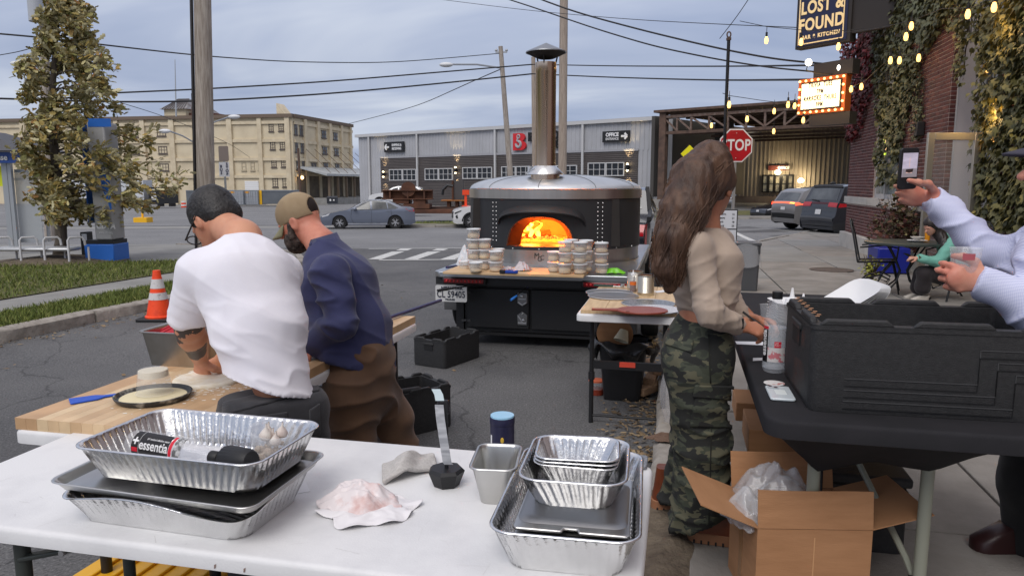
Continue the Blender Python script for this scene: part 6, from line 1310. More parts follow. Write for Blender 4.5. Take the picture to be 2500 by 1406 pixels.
for s_ in(.28,):mb=MB();mb.tube([(.53,.29,.12),(.5,.33,.2),(.3,.75,.62)],.011,8);obj('brace',mb,M('leg_sage',sr(140,142,128)),t4_);mb=MB();mb.tube([(.22,.27,.2),(.24,.4,.35),(.3,.75,.62)],.005,6);obj('brace_wire',mb,LEGB,t4_);mb=MB();mb.cyl((.5,.28,.15),(.53,.28,.15),.014,n=8);mb.cyl((.2,.26,.2),(.24,.26,.2),.012,n=8);obj('knob',mb,BLACK,t4_,kind='stuff')
BZ=.861
EPP=M('crate_foam',(.021,.021,.022),.62,c2=(.03,.03,.031),ns=60,nd=3,bump=.0022,bs=230)
def crate(label,p,rz,w,d,h,relief=False,chips=False,m=EPP):
 o=thing('foam_crate',label,'crate',p,rz,'black foam food crates');t=.035;mb=MB();hb=h-.018
 O=rrect(w,d,.03,5);I=rrect(w-2*t,d-2*t,.02,5);n=len(O)
 mb.loft([[(x*.985,y*.985,0)for x,y in O],[(x,y,.02)for x,y in O],[(x,y,hb)for x,y in O],[(x,y,hb)for x,y in I],[(x,y,.04)for x,y in I]],c0=True,c1=True);obj('body',mb,m,o,smooth=45)
 def lug(c,l,ax,sx):
  T=[(c-l/2,hb-.001),(c+l/2,hb-.001),(c+l/2-.02,h),(c-l/2+.02,h)];e=(d if ax else w)/2;mb=MB()
  if not ax:mb.slab(T,sx*(d/2)-(t*.62 if sx>0 else 0),sx*(d/2)+(0 if sx>0 else t*.62))
  else:mb.slab(T,sx*(w/2)-(t*.62 if sx>0 else 0),sx*(w/2)+(0 if sx>0 else t*.62));mb.v=[(y,x,z)for x,y,z in mb.v]
  obj('rim_lug',mb,m,o,bevel=.005,fix=True)
 for sx in(-1,1):
  for c,l in((-.32,.3),(.06,.32),(.40,.18)):lug(w*c,w*l,0,sx)
  for c,l in((-.25,.36),(.27,.32)):lug(d*c,d*l,1,sx)
  mb=MB();mb.cbox((sx*(w/2+.0015),0,hb*.72),(.006,d*.26,hb*.2));obj('hand_grip',mb,M('grip_black',(.008,.008,.009),.7),o);mb=MB();mb.cbox((sx*(w/2+.003),0,hb*.86),(.012,d*.32,.02));obj('grip_lip',mb,m,o,bevel=.004)
 mb=MB();mb.loft([[(x*1.012,y*1.012,hb-.014)for x,y in O],[(x*1.012,y*1.012,hb-.004)for x,y in O]],c0=False,c1=False);obj('rim_band',mb,m,o,smooth=45)
 if relief:
  RL=M('crate_edge',(.06,.06,.062),.6)
  for k in range(3):
   z=hb*(.14+.13*k);xr=w*(.30-.07*k);zt=hb*(.52+.13*k)+.0
   for dz in(0,-.022):
    mb=MB();y=-d/2-.0015;P=[(-w*.36,y,z+dz),(xr+dz*.0,y,z+dz),(xr,y,hb*.78-(2-k)*hb*.13+dz),(w*.47,y,hb*.78-(2-k)*hb*.13+dz)]
    for a,b in zip(P,P[1:]):mb.beam(a,b,.0022,.0022)
    obj('relief_line',mb,RL if dz==0 else M('grip_black',(.008,.008,.009)),o)
 if chips:
  mb=MB()
  for k in range(14):y=-d/2+.03+(d-.06)*k/14;mb.cbox((-w/2+.018+.01*(k%2),y,hb+.0225),(.012,d*.02,.001))
  obj('worn_chip',mb,M('bare_tan',sr(176,130,96),.8),o,kind='stuff')
 return o
c=G(1952,1003,BZ);crate('big black textured foam crate open on the black covered table',c+Vector((.025,0,0))+Matrix.Rotation(R(-11),3,'Z')@Vector((.35,.23,0)),R(-11),.70,.46,.285,True,True)
q=[L(-2.19,5.86),L(-1.87,5.78),L(-1.71,6.27)];a_=math.atan2(q[2].y-q[1].y,q[2].x-q[1].x);cc=(q[0]+q[2])/2
crate('empty black crate on the asphalt beside the oven trailer wheel',(cc.x,cc.y,0),a_,.54,.34,.25)
crate('open black crate on the ground right of the brown trousers',tuple(D(985,1082,4.55))[:2]+(0,),R(38),.52,.36,.29);crate('black crate half hidden between the two men',tuple(D(850,1060,4.9))[:2]+(0,),R(20),.55,.36,.29)
ld_=thing('crate_cover','black foam lid standing on edge behind the brown trousers','crate lid',tuple(D(955,1062,4.35))[:2]+(0,),R(30));mb=MB();mb.box((-.2,-.02,0),(.2,.02,.3));obj('panel',mb,EPP,ld_,bevel=.015)
crate('closed black crate under the black covered table',L(.62,3.15,.12),RZ,.55,.4,.27);mb=MB();p_=L(.62,3.15,.392);lid2=thing('crate_cover','black lid lying on the crate under the covered table','crate lid',p_,RZ);mb.cbox((0,0,.02),(.57,.42,.04));obj('panel',mb,EPP,lid2,bevel=.012)
mb=MB();mb.box((-.2,-.225,.002),(-.05,-.205,.03));obj('latch',mb,BLACK,lid2)
CARD=M('cardboard',sr(176,130,92),.85,c2=sr(160,116,80),ns=3,nd=6,bump=.0008,bs=40,stretch=(1,1,6));CARDE=M('cardboard_edge',sr(196,150,108),.9)
def cbox_open(label,p,rz,w,d,h,flaps):
 o=thing('cardboard_box',label,'box',p,rz);t=.005;mb=MB();mb.box((0,0,0),(w,t,h));obj('front_panel',mb,CARD,o);mb=MB();mb.box((0,d-t,0),(w,d,h));obj('back_panel',mb,CARD,o)
 for x in(0,w-t):mb=MB();mb.box((x,t+.0002,0),(x+t,d-t-.0002,h));obj('side_panel',mb,CARD,o)
 mb=MB();mb.box((t,t,.002),(w-t,d-t,.008));obj('bottom',mb,CARD,o)
 for(hinge,ang,ln)in flaps:
  mb=MB()
  if hinge=='f':f=lambda k,q:(w*k,-ln*q*math.sin(ang),h+.002+ln*q*math.cos(ang))
  elif hinge=='b':f=lambda k,q:(w*k,d+ln*q*math.sin(ang),h+.002+ln*q*math.cos(ang))
  elif hinge=='l':f=lambda k,q:(-ln*q*math.sin(ang),d*k,h+.002+ln*q*math.cos(ang))
  else:f=lambda k,q:(w+ln*q*math.sin(ang),d*k,h+.002+ln*q*math.cos(ang))
  mb.grid(lambda k,q:tuple(Vector(f(k,q))+Vector((0,.004*math.sin(7*k+2)*q,0))),[0,.25,.5,.75,1],[0,.5,1]);fo=obj('flap',mb,CARD,o);sd=fo.modifiers.new('t','SOLIDIFY');sd.thickness=.004;sd.offset=0
 return o
p=D(1850,1290,2.27);bx_=cbox_open('open brown cardboard box holding clear wrap under the table',(p.x,p.y,.122),R(-2),.37,.33,p.z-.122,[('f',R(-6),.125),('l',R(68),.2),('r',R(75),.2),('b',R(14),.13)])
mb=MB();mb.box((.185-.002,-.001,.02),(.185+.002,-.0002,p.z-.15));obj('fold_line',mb,CARDE,bx_);mb=MB();mb.box((-.001,.16,.02),(-.0002,.2,p.z-.13));obj('tape',mb,M('tape',sr(160,118,80),.3),bx_)
CW=M('clear_wrap',(.75,.76,.78),.12,alpha=.28,spec=1)
crumple('clear_wrap','crumpled clear plastic film bulging out of the cardboard box','plastic film',Vector((p.x+.13,p.y+.2,p.z-.01)),.15,.14,.13,CW,0,3,n=30,sharp=.9)
crumple('clear_wrap','clear plastic film spilling over the left flap of the box','plastic film',Vector((p.x+.015,p.y+.12,p.z-.04)),.08,.1,.1,CW,.4,9,n=24,sharp=1.1)
def boxthing(name,label,cat,a,b,p,rz,m,bevel=.004):
 o=thing(name,label,cat,p,rz);mb=MB();mb.box(a,b);return o,obj('carton',mb,m,o,bevel=bevel)
o,b_=boxthing('cardboard_box','flat brown carton with a printed label on the crate lid','box',(-.16,-.15,0),(.16,.15,.11),L(.47,3.22,.433),RZ,CARD);mb=MB();mb.box((.03,-.1515,.02),(.033,-.1502,.08));[mb.box((.035+.006*k,-.1515,.025),(.038+.006*k,-.1502,.075))for k in range(7)];mb.box((.03,-.1515,.015),(.085,-.1502,.018));mb.box((.03,-.1515,.082),(.085,-.1502,.085));obj('label_print',mb,M('ink',(.05,.04,.035),.7),b_,kind='stuff')
boxthing('cardboard_box','smaller brown carton behind the labelled carton','box',(-.15,-.12,0),(.15,.12,.09),L(.44,3.62,.44),RZ,CARD)
o=thing('shelf_rack','black low rack with a bag of greens behind the woman','rack',L(.42,4.0,.12),RZ);mb=MB();mb.box((-.02,0,0),(.02,.04,.5));mb.box((-.02,0,.33),(.5,.3,.35));obj('frame',mb,BLKMETAL,o)
crumple('salad_bag','clear bag of green leaves on the low black rack','bag',L(.57,4.1,.475),.1,.06,.08,M('greens_bag',(.5,.56,.5),.2,c2=(.12,.25,.06),ns=14,lo=.45,hi=.55),0,1)
FOIL=M('foil',(.78,.78,.78),.22,1,bump=.0022,bs=34,c2=(.68,.68,.68),ns=12);SS=M('pan_steel',(.6,.6,.58),.3,1,c2=(.5,.49,.47),ns=5,bump=.0002,bs=30)
def ring(w,d,r,z,n=260,amp=0,nr=64,ph=0,cr=0):
 P=[];r=min(r,w/2-.001,d/2-.001);a,b=w-2*r,d-2*r;seg=[a,PI*r/2,b,PI*r/2,a,PI*r/2,b,PI*r/2];tot=sum(seg)
 for i in range(n):
  s=tot*i/n;k=0
  while s>seg[k]:s-=seg[k];k+=1
  if k==0:x,y,nx,ny=-a/2+s,-d/2,0,-1
  elif k==2:x,y,nx,ny=w/2,-b/2+s,1,0
  elif k==4:x,y,nx,ny=a/2-s,d/2,0,1
  elif k==6:x,y,nx,ny=-w/2,b/2-s,-1,0
  else:
   q=s/r+{1:-PI/2,3:0,5:PI/2,7:PI}[k];cx,cy={1:(a/2,-b/2),3:(a/2,b/2),5:(-a/2,b/2),7:(-a/2,-b/2)}[k];nx,ny=math.cos(q),math.sin(q);x,y=cx+r*nx,cy+r*ny
  o=amp*math.sin(2*PI*nr*i/n)
  if cr and k%2:o+=cr*math.sin(2*PI*nr*2.6*i/n+ph)
  P.append((x+nx*o,y+ny*o,z))
 return P
def foilpan(name,label,cat,p,rz,w,d,h,tap=.03,r=.045,amp=.0022,nr=70,m=FOIL,warp=0,group='foil pans on the front table',rim=.0075,thick=.0012,tilt=(0,0)):
 o=thing(name,label,cat,p,rz,group);o.rotation_euler=(tilt[0],tilt[1],rz);n=4*nr if amp else 160;mb=MB();K=[(0,.0,0),(.12,.10,.25),(.5,.5,1),(.85,.87,1),(.93,.96,.3),(.97,1,0)]
 R_=[ring((w-2*tap)*.94,(d-2*tap)*.94,r,0,n)]
 for q,e,am in K:R_.append(ring(w-2*tap*(1-e),d-2*tap*(1-e),r,h*q,n,amp*am,nr,0,amp*.8*am))
 rw=lambda g,z:ring(w+2*g,d+2*g,r+g,z,n)
 R_+=[rw(rim*.5,h*.985),rw(rim,h*.975),rw(rim,h),rw(rim*.5,h+.002),rw(0,h)]
 for q,e,am in K[::-1][1:]:R_.append(ring(w-2*tap*(1-e)-2*thick,d-2*tap*(1-e)-2*thick,r,h*q+thick*(1 if q<.1 else 0),n,amp*am,nr,0,amp*.8*am))
 mb.loft(R_,c0=True,c1=True)
 if warp:mb.v=[(x,y,z+(warp*(-.5+.5*math.cos(2*PI*(x/w+.1)))*(1 if y<0 else .1)*(z/h)**2*min(1,abs(y)/d*2)))for x,y,z in mb.v]
 obj('pan',mb,m,o,smooth=70);return o
PY=R(-14.5)
lp=Vector((-.80,1.76,.741));foilpan('foil_pan','lower dented foil pan under the steel tray on the left','foil pan',lp,PY,.51,.315,.085,warp=.022)
st_=foilpan('steel_tray','flat steel sheet tray between the two left foil pans','tray',lp+Vector((0.005,0.0,.086)),PY,.545,.335,.022,tap=.012,r=.03,amp=0,m=SS,rim=.006,tilt=(R(.8),R(.6)),group=None)
tp_=foilpan('foil_pan','upper left foil pan holding a water bottle and a garlic tub','foil pan',lp+Vector((.018,.03,.099)),PY,.50,.31,.083)
pz0=lp.z+.1
rp=Vector((.148,1.665,.741));rz_=R(-10.5)
foilpan('foil_pan','large deep foil pan at the right end holding smaller pans','foil pan',rp,rz_,.305,.505,.095,nr=72)
for k,(lab)in enumerate(('lower steel lid with notch inside the right foil pan','upper steel lid with notch inside the right foil pan')):
 o=thing('notched_pan_cover',lab,'pan lid',rp+Vector((0.002,-.045,.05+.021*k)),rz_,'notched steel lids');mb=MB();P=[(-.118,-.15),(-.018,-.15),(-.014,-.135),(.014,-.135),(.018,-.15),(.118,-.15),(.125,-.14),(.125,.15),(-.125,.15),(-.125,-.14)];mb.prism(P,0,.007);obj('plate',mb,SS,o,bevel=.003);mb=MB();mb.loft([ring(.24,.25,.03,.0072,60),ring(.22,.23,.03,.013,60)]);obj('dished_panel',mb,M('dark_steel_panel',(.3,.3,.3),.35,1),o,smooth=40)
foilpan('foil_pan','medium foil pan resting on the notched steel lids','foil pan',rp+Vector((.008,.03,.08)),rz_,.235,.29,.075,tap=.028,nr=44)
for k in range(3):foilpan('foil_pan',['bottom','middle','top'][k]+' small foil loaf pan in the stack on the medium pan','foil pan',rp+Vector((.014,.07,.088+.009*k)),rz_+R(2.5*k-2),.19,.155,.06,tap=.022,r=.03,nr=32,amp=.0018)
hp=G(1212,1222,.741)+Vector((.0,.05,0));foilpan('steel_pan','small deep steel pan standing left of the right foil pan','steel pan',hp,R(-6),.108,.175,.1,tap=.018,r=.022,amp=0,m=SS,rim=.008,group=None)
PET=M('pet_clear',(.8,.82,.85),.06,alpha=.2,spec=1);WAT=M('water',(.72,.76,.8),.03,alpha=.25,spec=1);LBK=M('label_black',sr(24,22,24),.4);LRED=M('label_red',sr(206,34,54),.4);LWH=M('label_white',(.75,.75,.75),.4)
def wrap_txt(body,size,m,par,r,z,ang,bold=.0,sx=1,vertical=True):
 """lettering wrapped round a bottle: reads along the axis when vertical"""
 o=text(body,size,m,par,ext=.0004,bold=bold,sx=sx);me=o.data;o.rotation_euler=(0,0,0)
 for v in me.vertices:
  x,y,zz=v.co;a,hh=((ang-y/r,z+x)if vertical else(ang+x/r,z+y));rr=r+zz;v.co=(rr*math.cos(a),rr*math.sin(a),hh)
 me.update();return o
def bottle(label,p,mtx,r,hgt,water,big):
 o=thing('water_bottle',label,'bottle',p);o.matrix_world=Matrix.Translation(p)@mtx
 k=hgt/.26;mb=MB();mb.lathe([(r*.5,.004),(r*.85,0),(r,.012),(r,.03),(r*.975,.034),(r,.04),(r,hgt*.62),(r*.93,hgt*.7),(r*.6,hgt*.83),(r*.38,hgt*.89),(r*.36,hgt*.93)],n=36,cap0=True);obj('bottle',mb,PET,o,smooth=60)
 mb=MB();mb.lathe([(r*.42,hgt*.915),(r*.43,hgt*.92),(r*.43,hgt),(r*.4,hgt*1.005),(0,hgt*1.005)],n=24,cap0=True);obj('cap',mb,BLACK,o,smooth=40)
 if water:mb=MB();mb.lathe([(r*.96,.015),(r*.965,hgt*water),(0,hgt*water)],n=32,cap0=True);obj('water',mb,WAT,o,smooth=40)
 return o
a=Vector((-.985,1.845,pz0+.039));b=Vector((-.725,1.745,pz0+.036));ax=(b-a);ln=ax.length;ax.normalize();ydir=Vector((0,0,1));y_=(ydir-ax*ydir.dot(ax)).normalized();x_=y_.cross(ax)
mt=Matrix((x_,y_,ax)).transposed().to_4x4()
br_=.0365;wb_=bottle('water bottle with black label lying in the upper foil pan',a,mt,br_,ln,0,False)
cd=(Vector((0,0,CH))-(a+b)/2).normalized();fa=math.atan2(cd.dot(y_),cd.dot(x_))
def band(par,r,z0,z1,a0,a1,m,name='label'):
 mb=MB();mb.lathe([(r,z0),(r,z1)],n=20,a0=a0,a1=a1);return obj(name,mb,m,par,smooth=180)
lb1=band(wb_,br_+.0006,.03,ln*.54,fa-1.0,fa+1.0,LBK);band(wb_,br_+.0007,ln*.545,ln*.58,fa-1.0,fa+1.0,LRED);band(wb_,br_+.0006,ln*.59,ln*.68,fa-1.0,fa+1.0,M('label_pale',(.5,.5,.5),.4,c2=(.12,.12,.12),ns=60,lo=.45,hi=.55))
wrap_txt('essentia',.034,LWH,lb1,br_+.0012,.103,fa+.05,bold=.0006,sx=.86);wrap_txt('#1 ionized alkaline water',.008,LWH,lb1,br_+.0012,.112,fa-.42,sx=.9);band(lb1,br_+.001,.0295+.024,.0295+.0248,fa-1,fa+1,LWH,'rule_line')
for(dz,da,wz,wa,m)in((.012,-.18,.005,.5,LWH),(.012,-.18,.019,.14,LWH),(.012,.42,.019,.3,LRED)):band(lb1,br_+.0013,.03+dz-wz/2,.03+dz+wz/2,fa+da-wa/2,fa+da+wa/2,m,'cross_mark')
sbp=G(1889,905,BZ);R2=.043;sb=bottle('tall clear water bottle standing beside the big black crate',sbp,Matrix.Rotation(0,4,'Z'),R2,.295,.56,True)
fc=math.atan2(-sbp.y,-sbp.x)
b1_=band(sb,R2+.0006,.04,.16,fc-1.25,fc-.62,LBK);wrap_txt('essentia',.03,LWH,b1_,R2+.0012,.11,fc-.98,bold=.0006);band(sb,R2+.0006,.04,.16,fc+.95,fc+1.5,LBK);band(sb,R2+.0007,.162,.172,fc-1.25,fc-.6,LRED)
band(sb,R2+.0006,.042,.095,fc-.6,fc+.9,M('label_map',(.62,.58,.56),.4,c2=(.55,.18,.2),ns=30,lo=.55,hi=.58));b2_=band(sb,R2+.001,.096,.118,fc-.05,fc+.5,LRED);wrap_txt('pH',.009,LWH,b2_,R2+.0015,.112,fc+.15,vertical=False);wrap_txt('PURITY',.006,LWH,b2_,R2+.0015,.104,fc+.22,vertical=False)
o=thing('ridged_cup','black ridged tapered cup lying in the upper foil pan','cup',Vector((-.70,1.735,pz0+.034)));mb=MB()
rings=[[((rr+.0016*(k%2))*math.cos(2*PI*k/48),(rr+.0016*(k%2))*math.sin(2*PI*k/48),z)for k in range(48)]for rr,z in((.034,0),(.036,.002),(.029,.075),(.024,.085))];mb.loft(rings);mb.M=None;ob=obj('cup',mb,BLACK,o,smooth=60);o.rotation_euler=(R(-82),0,R(-118));ob.location=(0,0,0)
o=thing('garlic_tub','clear open tub of garlic bulbs in the corner of the upper pan','tub',Vector((-.615,1.80,pz0+.004)));o.rotation_euler=(R(6),R(8),0);mb=MB();mb.lathe([(0,.003),(.043,.003),(.046,.01),(.056,.085),(.06,.086),(.06,.092),(.054,.092),(.0445,.01)],n=32);obj('wall',mb,TUB,o,smooth=50)
GAR=M('garlic',(.72,.68,.62),.6,c2=(.6,.5,.45),ns=30)
for(x,y,z,r)in((-.014,-.012,.078,.017),(.02,.008,.08,.016),(-.018,.018,.07,.016),(.014,-.022,.07,.015),(.0,.0,.06,.018)):mb=MB();mb.lathe([(0,-r*.8),(r*.8,-r*.5),(r,0),(r*.6,r*.7),(.003,r*1.25),(.002,r*1.9)],(x,y,z),12);obj('garlic_bulb',mb,GAR,o,smooth=180)
mb=MB();[mb.sphere((random.gauss(0,.018),random.gauss(0,.018),.018+random.random()*.02),random.uniform(.006,.012),7,5)for _ in range(26)];obj('garlic_root',mb,M('garlic_root',(.42,.31,.24),.9,c2=(.6,.5,.4),ns=60),o,kind='stuff')
sp_=Vector((-.028,2.06,.741));o=thing('salt_canister','dark navy salt canister with pale blue lid at the table edge','canister',sp_);mb=MB();NV=M('salt_navy',sr(34,34,62),.45);mb.lathe([(.034,0),(.035,.002),(.035,.118),(.0335,.1185)],n=32,cap0=True);obj('body',mb,NV,o,smooth=40);mb=MB();mb.lathe([(.0355,.119),(.0362,.121),(.0362,.137),(.035,.14),(.0,.14)],n=32,cap0=True);obj('rim',mb,NV,o,smooth=40);mb=MB();mb.lathe([(.0345,.1402),(.034,.145),(0,.1455)],n=32);obj('lid',mb,M('lid_sky',sr(150,196,222),.4),o,smooth=40)
fs_=-PI/2+.02;lbl=band(o,.0353,.01,.1,fs_-1.3,fs_+1.3,NV)
for tx,sz,z in(('MORTON',.0115,.06),('SEA SALT',.0115,.037),('ALL-NATURAL',.004,.049)):wrap_txt(tx,sz,LWH,lbl,.0358,z,fs_,vertical=False,bold=.0002,sx=.95)
band(lbl,.0359,.022,.03,fs_-.28,fs_+.28,LWH,'oval_mark');wrap_txt('FINE',.006,NV,lbl,.0363,.026,fs_,vertical=False);band(lbl,.0356,.005,.09,fs_-1.25,fs_-1.0,LWH,'fact_panel')
mb=MB();mb.sphere((0,-.0362,.08),(.005,.001,.009),8,6);obj('emblem',mb,M('emblem_yellow',sr(206,170,60),.5),lbl)
TERRY=M('terry',(.60,.575,.55),.95,c2=(.5,.48,.455),ns=160,nd=2,bump=.004,bs=420)
def towel():
 mb=MB()
 def fn(u,v):f=.035*math.exp(-((u+.15)*2.2)**2)+.012*mnoise.noise((u*2,v*2,4))+.016;return(u*.085+.012*v,v*.06+.016*math.sin(u*2),max(.003,f*(1-.5*abs(v)**3)+(.0 if abs(u)<.95 else-.01)))
 mb.grid(fn,list(np.linspace(-1,1,34)),list(np.linspace(-1,1,26)));o=obj('towel',mb,TERRY,smooth=180,loc=G(1000,1145,.745),rz=R(22));s_=o.modifiers.new('t','SOLIDIFY');s_.thickness=.014;s_.offset=-1;b_=o.modifiers.new('s','SUBSURF');b_.levels=1;b_.render_levels=1;tag(o,'folded off white terry towel behind the watch stand','towel')
towel()
WAX=M('wax_paper',(.72,.66,.66),.4,c2=(.5,.25,.21),ns=11,nd=6,lo=.5,hi=.72,sss=0)
crumple('paper_parcel','greasy white paper parcel with red stains on the table','parcel',G(880,1232,.742),.105,.075,.06,WAX,R(-8),3,n=44,sharp=.5)
crumple('paper_sheet','crinkled white paper spread under the greasy parcel','paper',G(905,1250,.741),.12,.085,.018,M('white_paper',(.74,.72,.73),.5),R(12),6,n=40,sharp=1.2)
mb=MB();mb.box((-.05,-.035,0),(.05,.035,.0006));pp=obj('paper_note',mb,M('note_white',(.74,.74,.75),.6),loc=G(705,1195,.7405),rz=R(25));tag(pp,'white note sheet with handwriting right of the foil pans','paper');text('29',.014,BL,pp,(.02,0,.001),(0,0,0),ext=.0001);text('50',.014,BL,pp,(.0,-.02,.001),(0,0,0),ext=.0001)
ws=thing('watch_stand','black faceted stand holding a grey watch strap upright','watch stand',G(1090,1182,.741));z0=0
mb=MB();A_=[(.045*math.cos(2*PI*k/7),.045*math.sin(2*PI*k/7))for k in range(7)];mb.loft([[(x*.78,y*.78,0)for x,y in A_],[(x*1.12,y*1.12,.04)for x,y in A_],[(x*.95,y*.95,.048)for x,y in A_]]);obj('base',mb,BLACK,ws)
mb=MB();mb.box((-.004,-.004,.048),(.006,.006,.235));obj('stem',mb,BLACK,ws)
STR=M('strap_grey',(.46,.47,.49),.6,c2=(.3,.31,.33),ns=60,nd=0,stretch=(.4,.4,2));mb=MB();pts=[(.008,-.014,.062),(.004,-.018,.07),(-.004,-.02,.13),(-.012,-.018,.19),(-.016,-.008,.225),(-.022,.006,.255)]
mb.loft([[(x-.0115,y-.001,z),(x+.0115,y-.001,z),(x+.0115,y+.002,z),(x-.0115,y+.002,z)]for x,y,z in pts[:5]]);obj('strap',mb,STR,ws,smooth=60);mb=MB();mb.loft([[(x-.0115,y-.001,z),(x+.0115,y-.001,z),(x+.0115,y+.002,z),(x-.0115,y+.002,z)]for x,y,z in((-.014,-.006,.236),(-.018,.004,.25),(-.026,.012,.262))]);obj('strap',mb,M('strap_pale',(.45,.55,.58),.5),ws)
mb=MB();mb.cbox((-.006,.006,.215),(.034,.016,.04));obj('watch_body',mb,M('watch_black',(.015,.013,.016),.2),ws,bevel=.006)
cb_=thing('cutting_board','speckled grey cutting board behind the right foil pans','cutting board',G(1438,1122,.741),RZ);mb=MB();mb.prism(rrect(.34,.09,.012),0,.012);obj('board',mb,M('granite_board',(.16,.17,.19),.5,c2=(.28,.29,.31),ns=140,nd=2,lo=.5,hi=.6),cb_,bevel=.003)
kn=thing('red_knife','red handled knife on the grey cutting board','knife',G(1382,1117,.756),R(-16));mb=MB();mb.prism([(-.04,-.008),(.0,-.01),(.05,-.007),(.05,.006),(-.04,.008)],0,.012);obj('handle',mb,M('knife_red',sr(206,30,52),.4),kn,bevel=.003);mb=MB();mb.prism([(.051,-.006),(.18,-.004),(.16,.008),(.051,.006)],.004,.006);obj('blade',mb,CHROME,kn)
o=thing('clear_tub_cover','round clear plastic lid beside the grey cutting board','lid',G(1312,1122,.742));mb=MB();mb.lathe([(0,.002),(.04,.002),(.045,.008),(.047,.008),(.047,.004)],n=28);obj('lid',mb,PET,o,smooth=40)
hp2=(G(345,905,WZ)+G(530,880,WZ))/2+Vector((.02,.09,0));foilpan('steel_pan','deep stainless hotel pan with red lids beside the bare forearm','steel pan',hp2,R(-12),.32,.265,.15,tap=.02,r=.03,amp=0,m=M('pan_steel_old',(.52,.5,.46),.32,1,c2=(.4,.37,.32),ns=6),rim=.012,group=None)
RLD=M('red_plastic',sr(176,16,36),.3);
for k,(dx_,dy_,rr)in enumerate(((-.08,.02,R(52)),(-.06,.05,R(60)))):
 o=thing('red_tub_cover',['red plastic lid leaning in front in the steel pan','red plastic lid leaning behind in the steel pan'][k],'lid',hp2+Vector((dx_,dy_,.12)));o.rotation_euler=(R(40),R(-24),R(20));mb=MB();mb.prism(rrect(.17,.11,.03),0,.006);obj('plate',mb,RLD,o,bevel=.002)
 for g in(.02,.05):mb=MB();pr_=rrect(.17-g,.11-g,.022);mb.tube([(x,y,.007)for x,y in pr_],.002,5,closed=True);obj('raised_rim',mb,RLD,o)
o=thing('clear_tub','clear rectangular tub inside the steel pan','tub',hp2+Vector((.05,.02,.06)),R(-12));mb=MB();mb.loft([ring(.13,.15,.02,0,40),ring(.15,.17,.02,.115,40),ring(.17,.19,.02,.117,40)],c1=False);obj('tub',mb,PET,o,smooth=40)
SCB=M('scraper_blue',sr(40,84,190),.4);o=thing('blue_scraper','blue plastic dough scraper with long handle on the butcher block','scraper',G(236,972,WZ+.001));o.rotation_euler=(0,0,R(35));mb=MB();mb.prism([(-.085,-.036),(-.08,-.04),(.0,-.03),(.025,-.011),(.06,-.008),(.11,-.011),(.13,-.004),(.13,.008),(.11,.013),(.06,.01),(.025,.012),(.0,.03),(-.085,.036)],0,.006);obj('blade',mb,SCB,o,bevel=.002)
trp=G(375,972,WZ+.001);o=thing('round_tray','dark floured round tray under the upturned tub','tray',trp);mb=MB();mb.lathe([(0,0),(.118,0),(.128,.012),(.131,.02),(.126,.021),(.12,.009),(.0,.004)],n=48);obj('tray',mb,M('pan_black_floured',(.04,.042,.045),.5,c2=(.45,.44,.4),ns=16,nd=8,lo=.52,hi=.66),o,smooth=50);mb=MB();mb.lathe([(.117,.008),(.09,.012),(.03,.014),(0,.014)],n=36);obj('semolina',mb,M('semolina',(.72,.64,.42),.9,bump=.002,bs=200),o,smooth=180)
o=thing('upturned_tub','clear deli tub turned upside down on the round tray','tub',trp+Vector((.0,.01,.016)));mb=MB();mb.lathe([(.062,0),(.064,.004),(.06,.006),(.052,.086),(.049,.09),(.0,.09)],n=32);obj('wall',mb,TUB,o,smooth=50);mb=MB();mb.lathe([(.0505,.064),(.049,.087),(0,.088)],n=32,cap0=True);obj('dough',mb,M('dough_pale',(.70,.64,.5),.8),o,smooth=50)
dzp=G(492,932,WZ);o=thing('pizza_dough','stretched round of raw dough under the hands on the block','dough',dzp+Vector((.02,.02,0)));mb=MB();mb.lathe([(0,.008),(.06,.009),(.105,.012),(.122,.016),(.132,.008),(.13,.0)],n=48);mb.v=[(x,y,z*(1+.25*mnoise.noise((x*30,y*30,1))))for x,y,z in mb.v];obj('disc',mb,M('dough_raw',(.74,.66,.5),.8,c2=(.8,.76,.66),ns=26,bump=.002,bs=60),o,smooth=180)
mb=MB();
V=[]
for _ in range(700):
 r_=abs(random.gauss(0,.15));a_=random.uniform(0,2*PI);x,y=dzp.x+.03+r_*math.cos(a_)*.8,dzp.y-.02+r_*math.sin(a_)*1.2
 t_,s_=ST((x,y))
 if not(-2.13<t_<-1.5):continue
 e=random.uniform(.002,.008);V.append([(x-e,y-e*.6,WZ+.0008),(x+e,y-e*.4,WZ+.0009),(x+e*.7,y+e,WZ+.0011),(x-e*.8,y+e*.7,WZ+.0008)])
obj('flour',np_polys('flour',np.array(V),M('flour',(.78,.74,.66),.95)),None,kind='stuff')
cm=thing('oven_peel','long navy peel handle resting across the far end of the block','peel',(0,0,0));mb=MB();mb.tube([D(930,783,4.0),D(960,772,4.15),D(1076,733,4.8)],.011,8);obj('handle',mb,M('peel_navy',sr(46,50,92)),cm)
MESH=M('wire_mesh',(.4,.4,.4),.4,.8,alpha=.55);MESH2=M('perforated',(.5,.5,.49),.35,.9,c2=(.2,.2,.2),ns=160,nd=0,lo=.48,hi=.52)
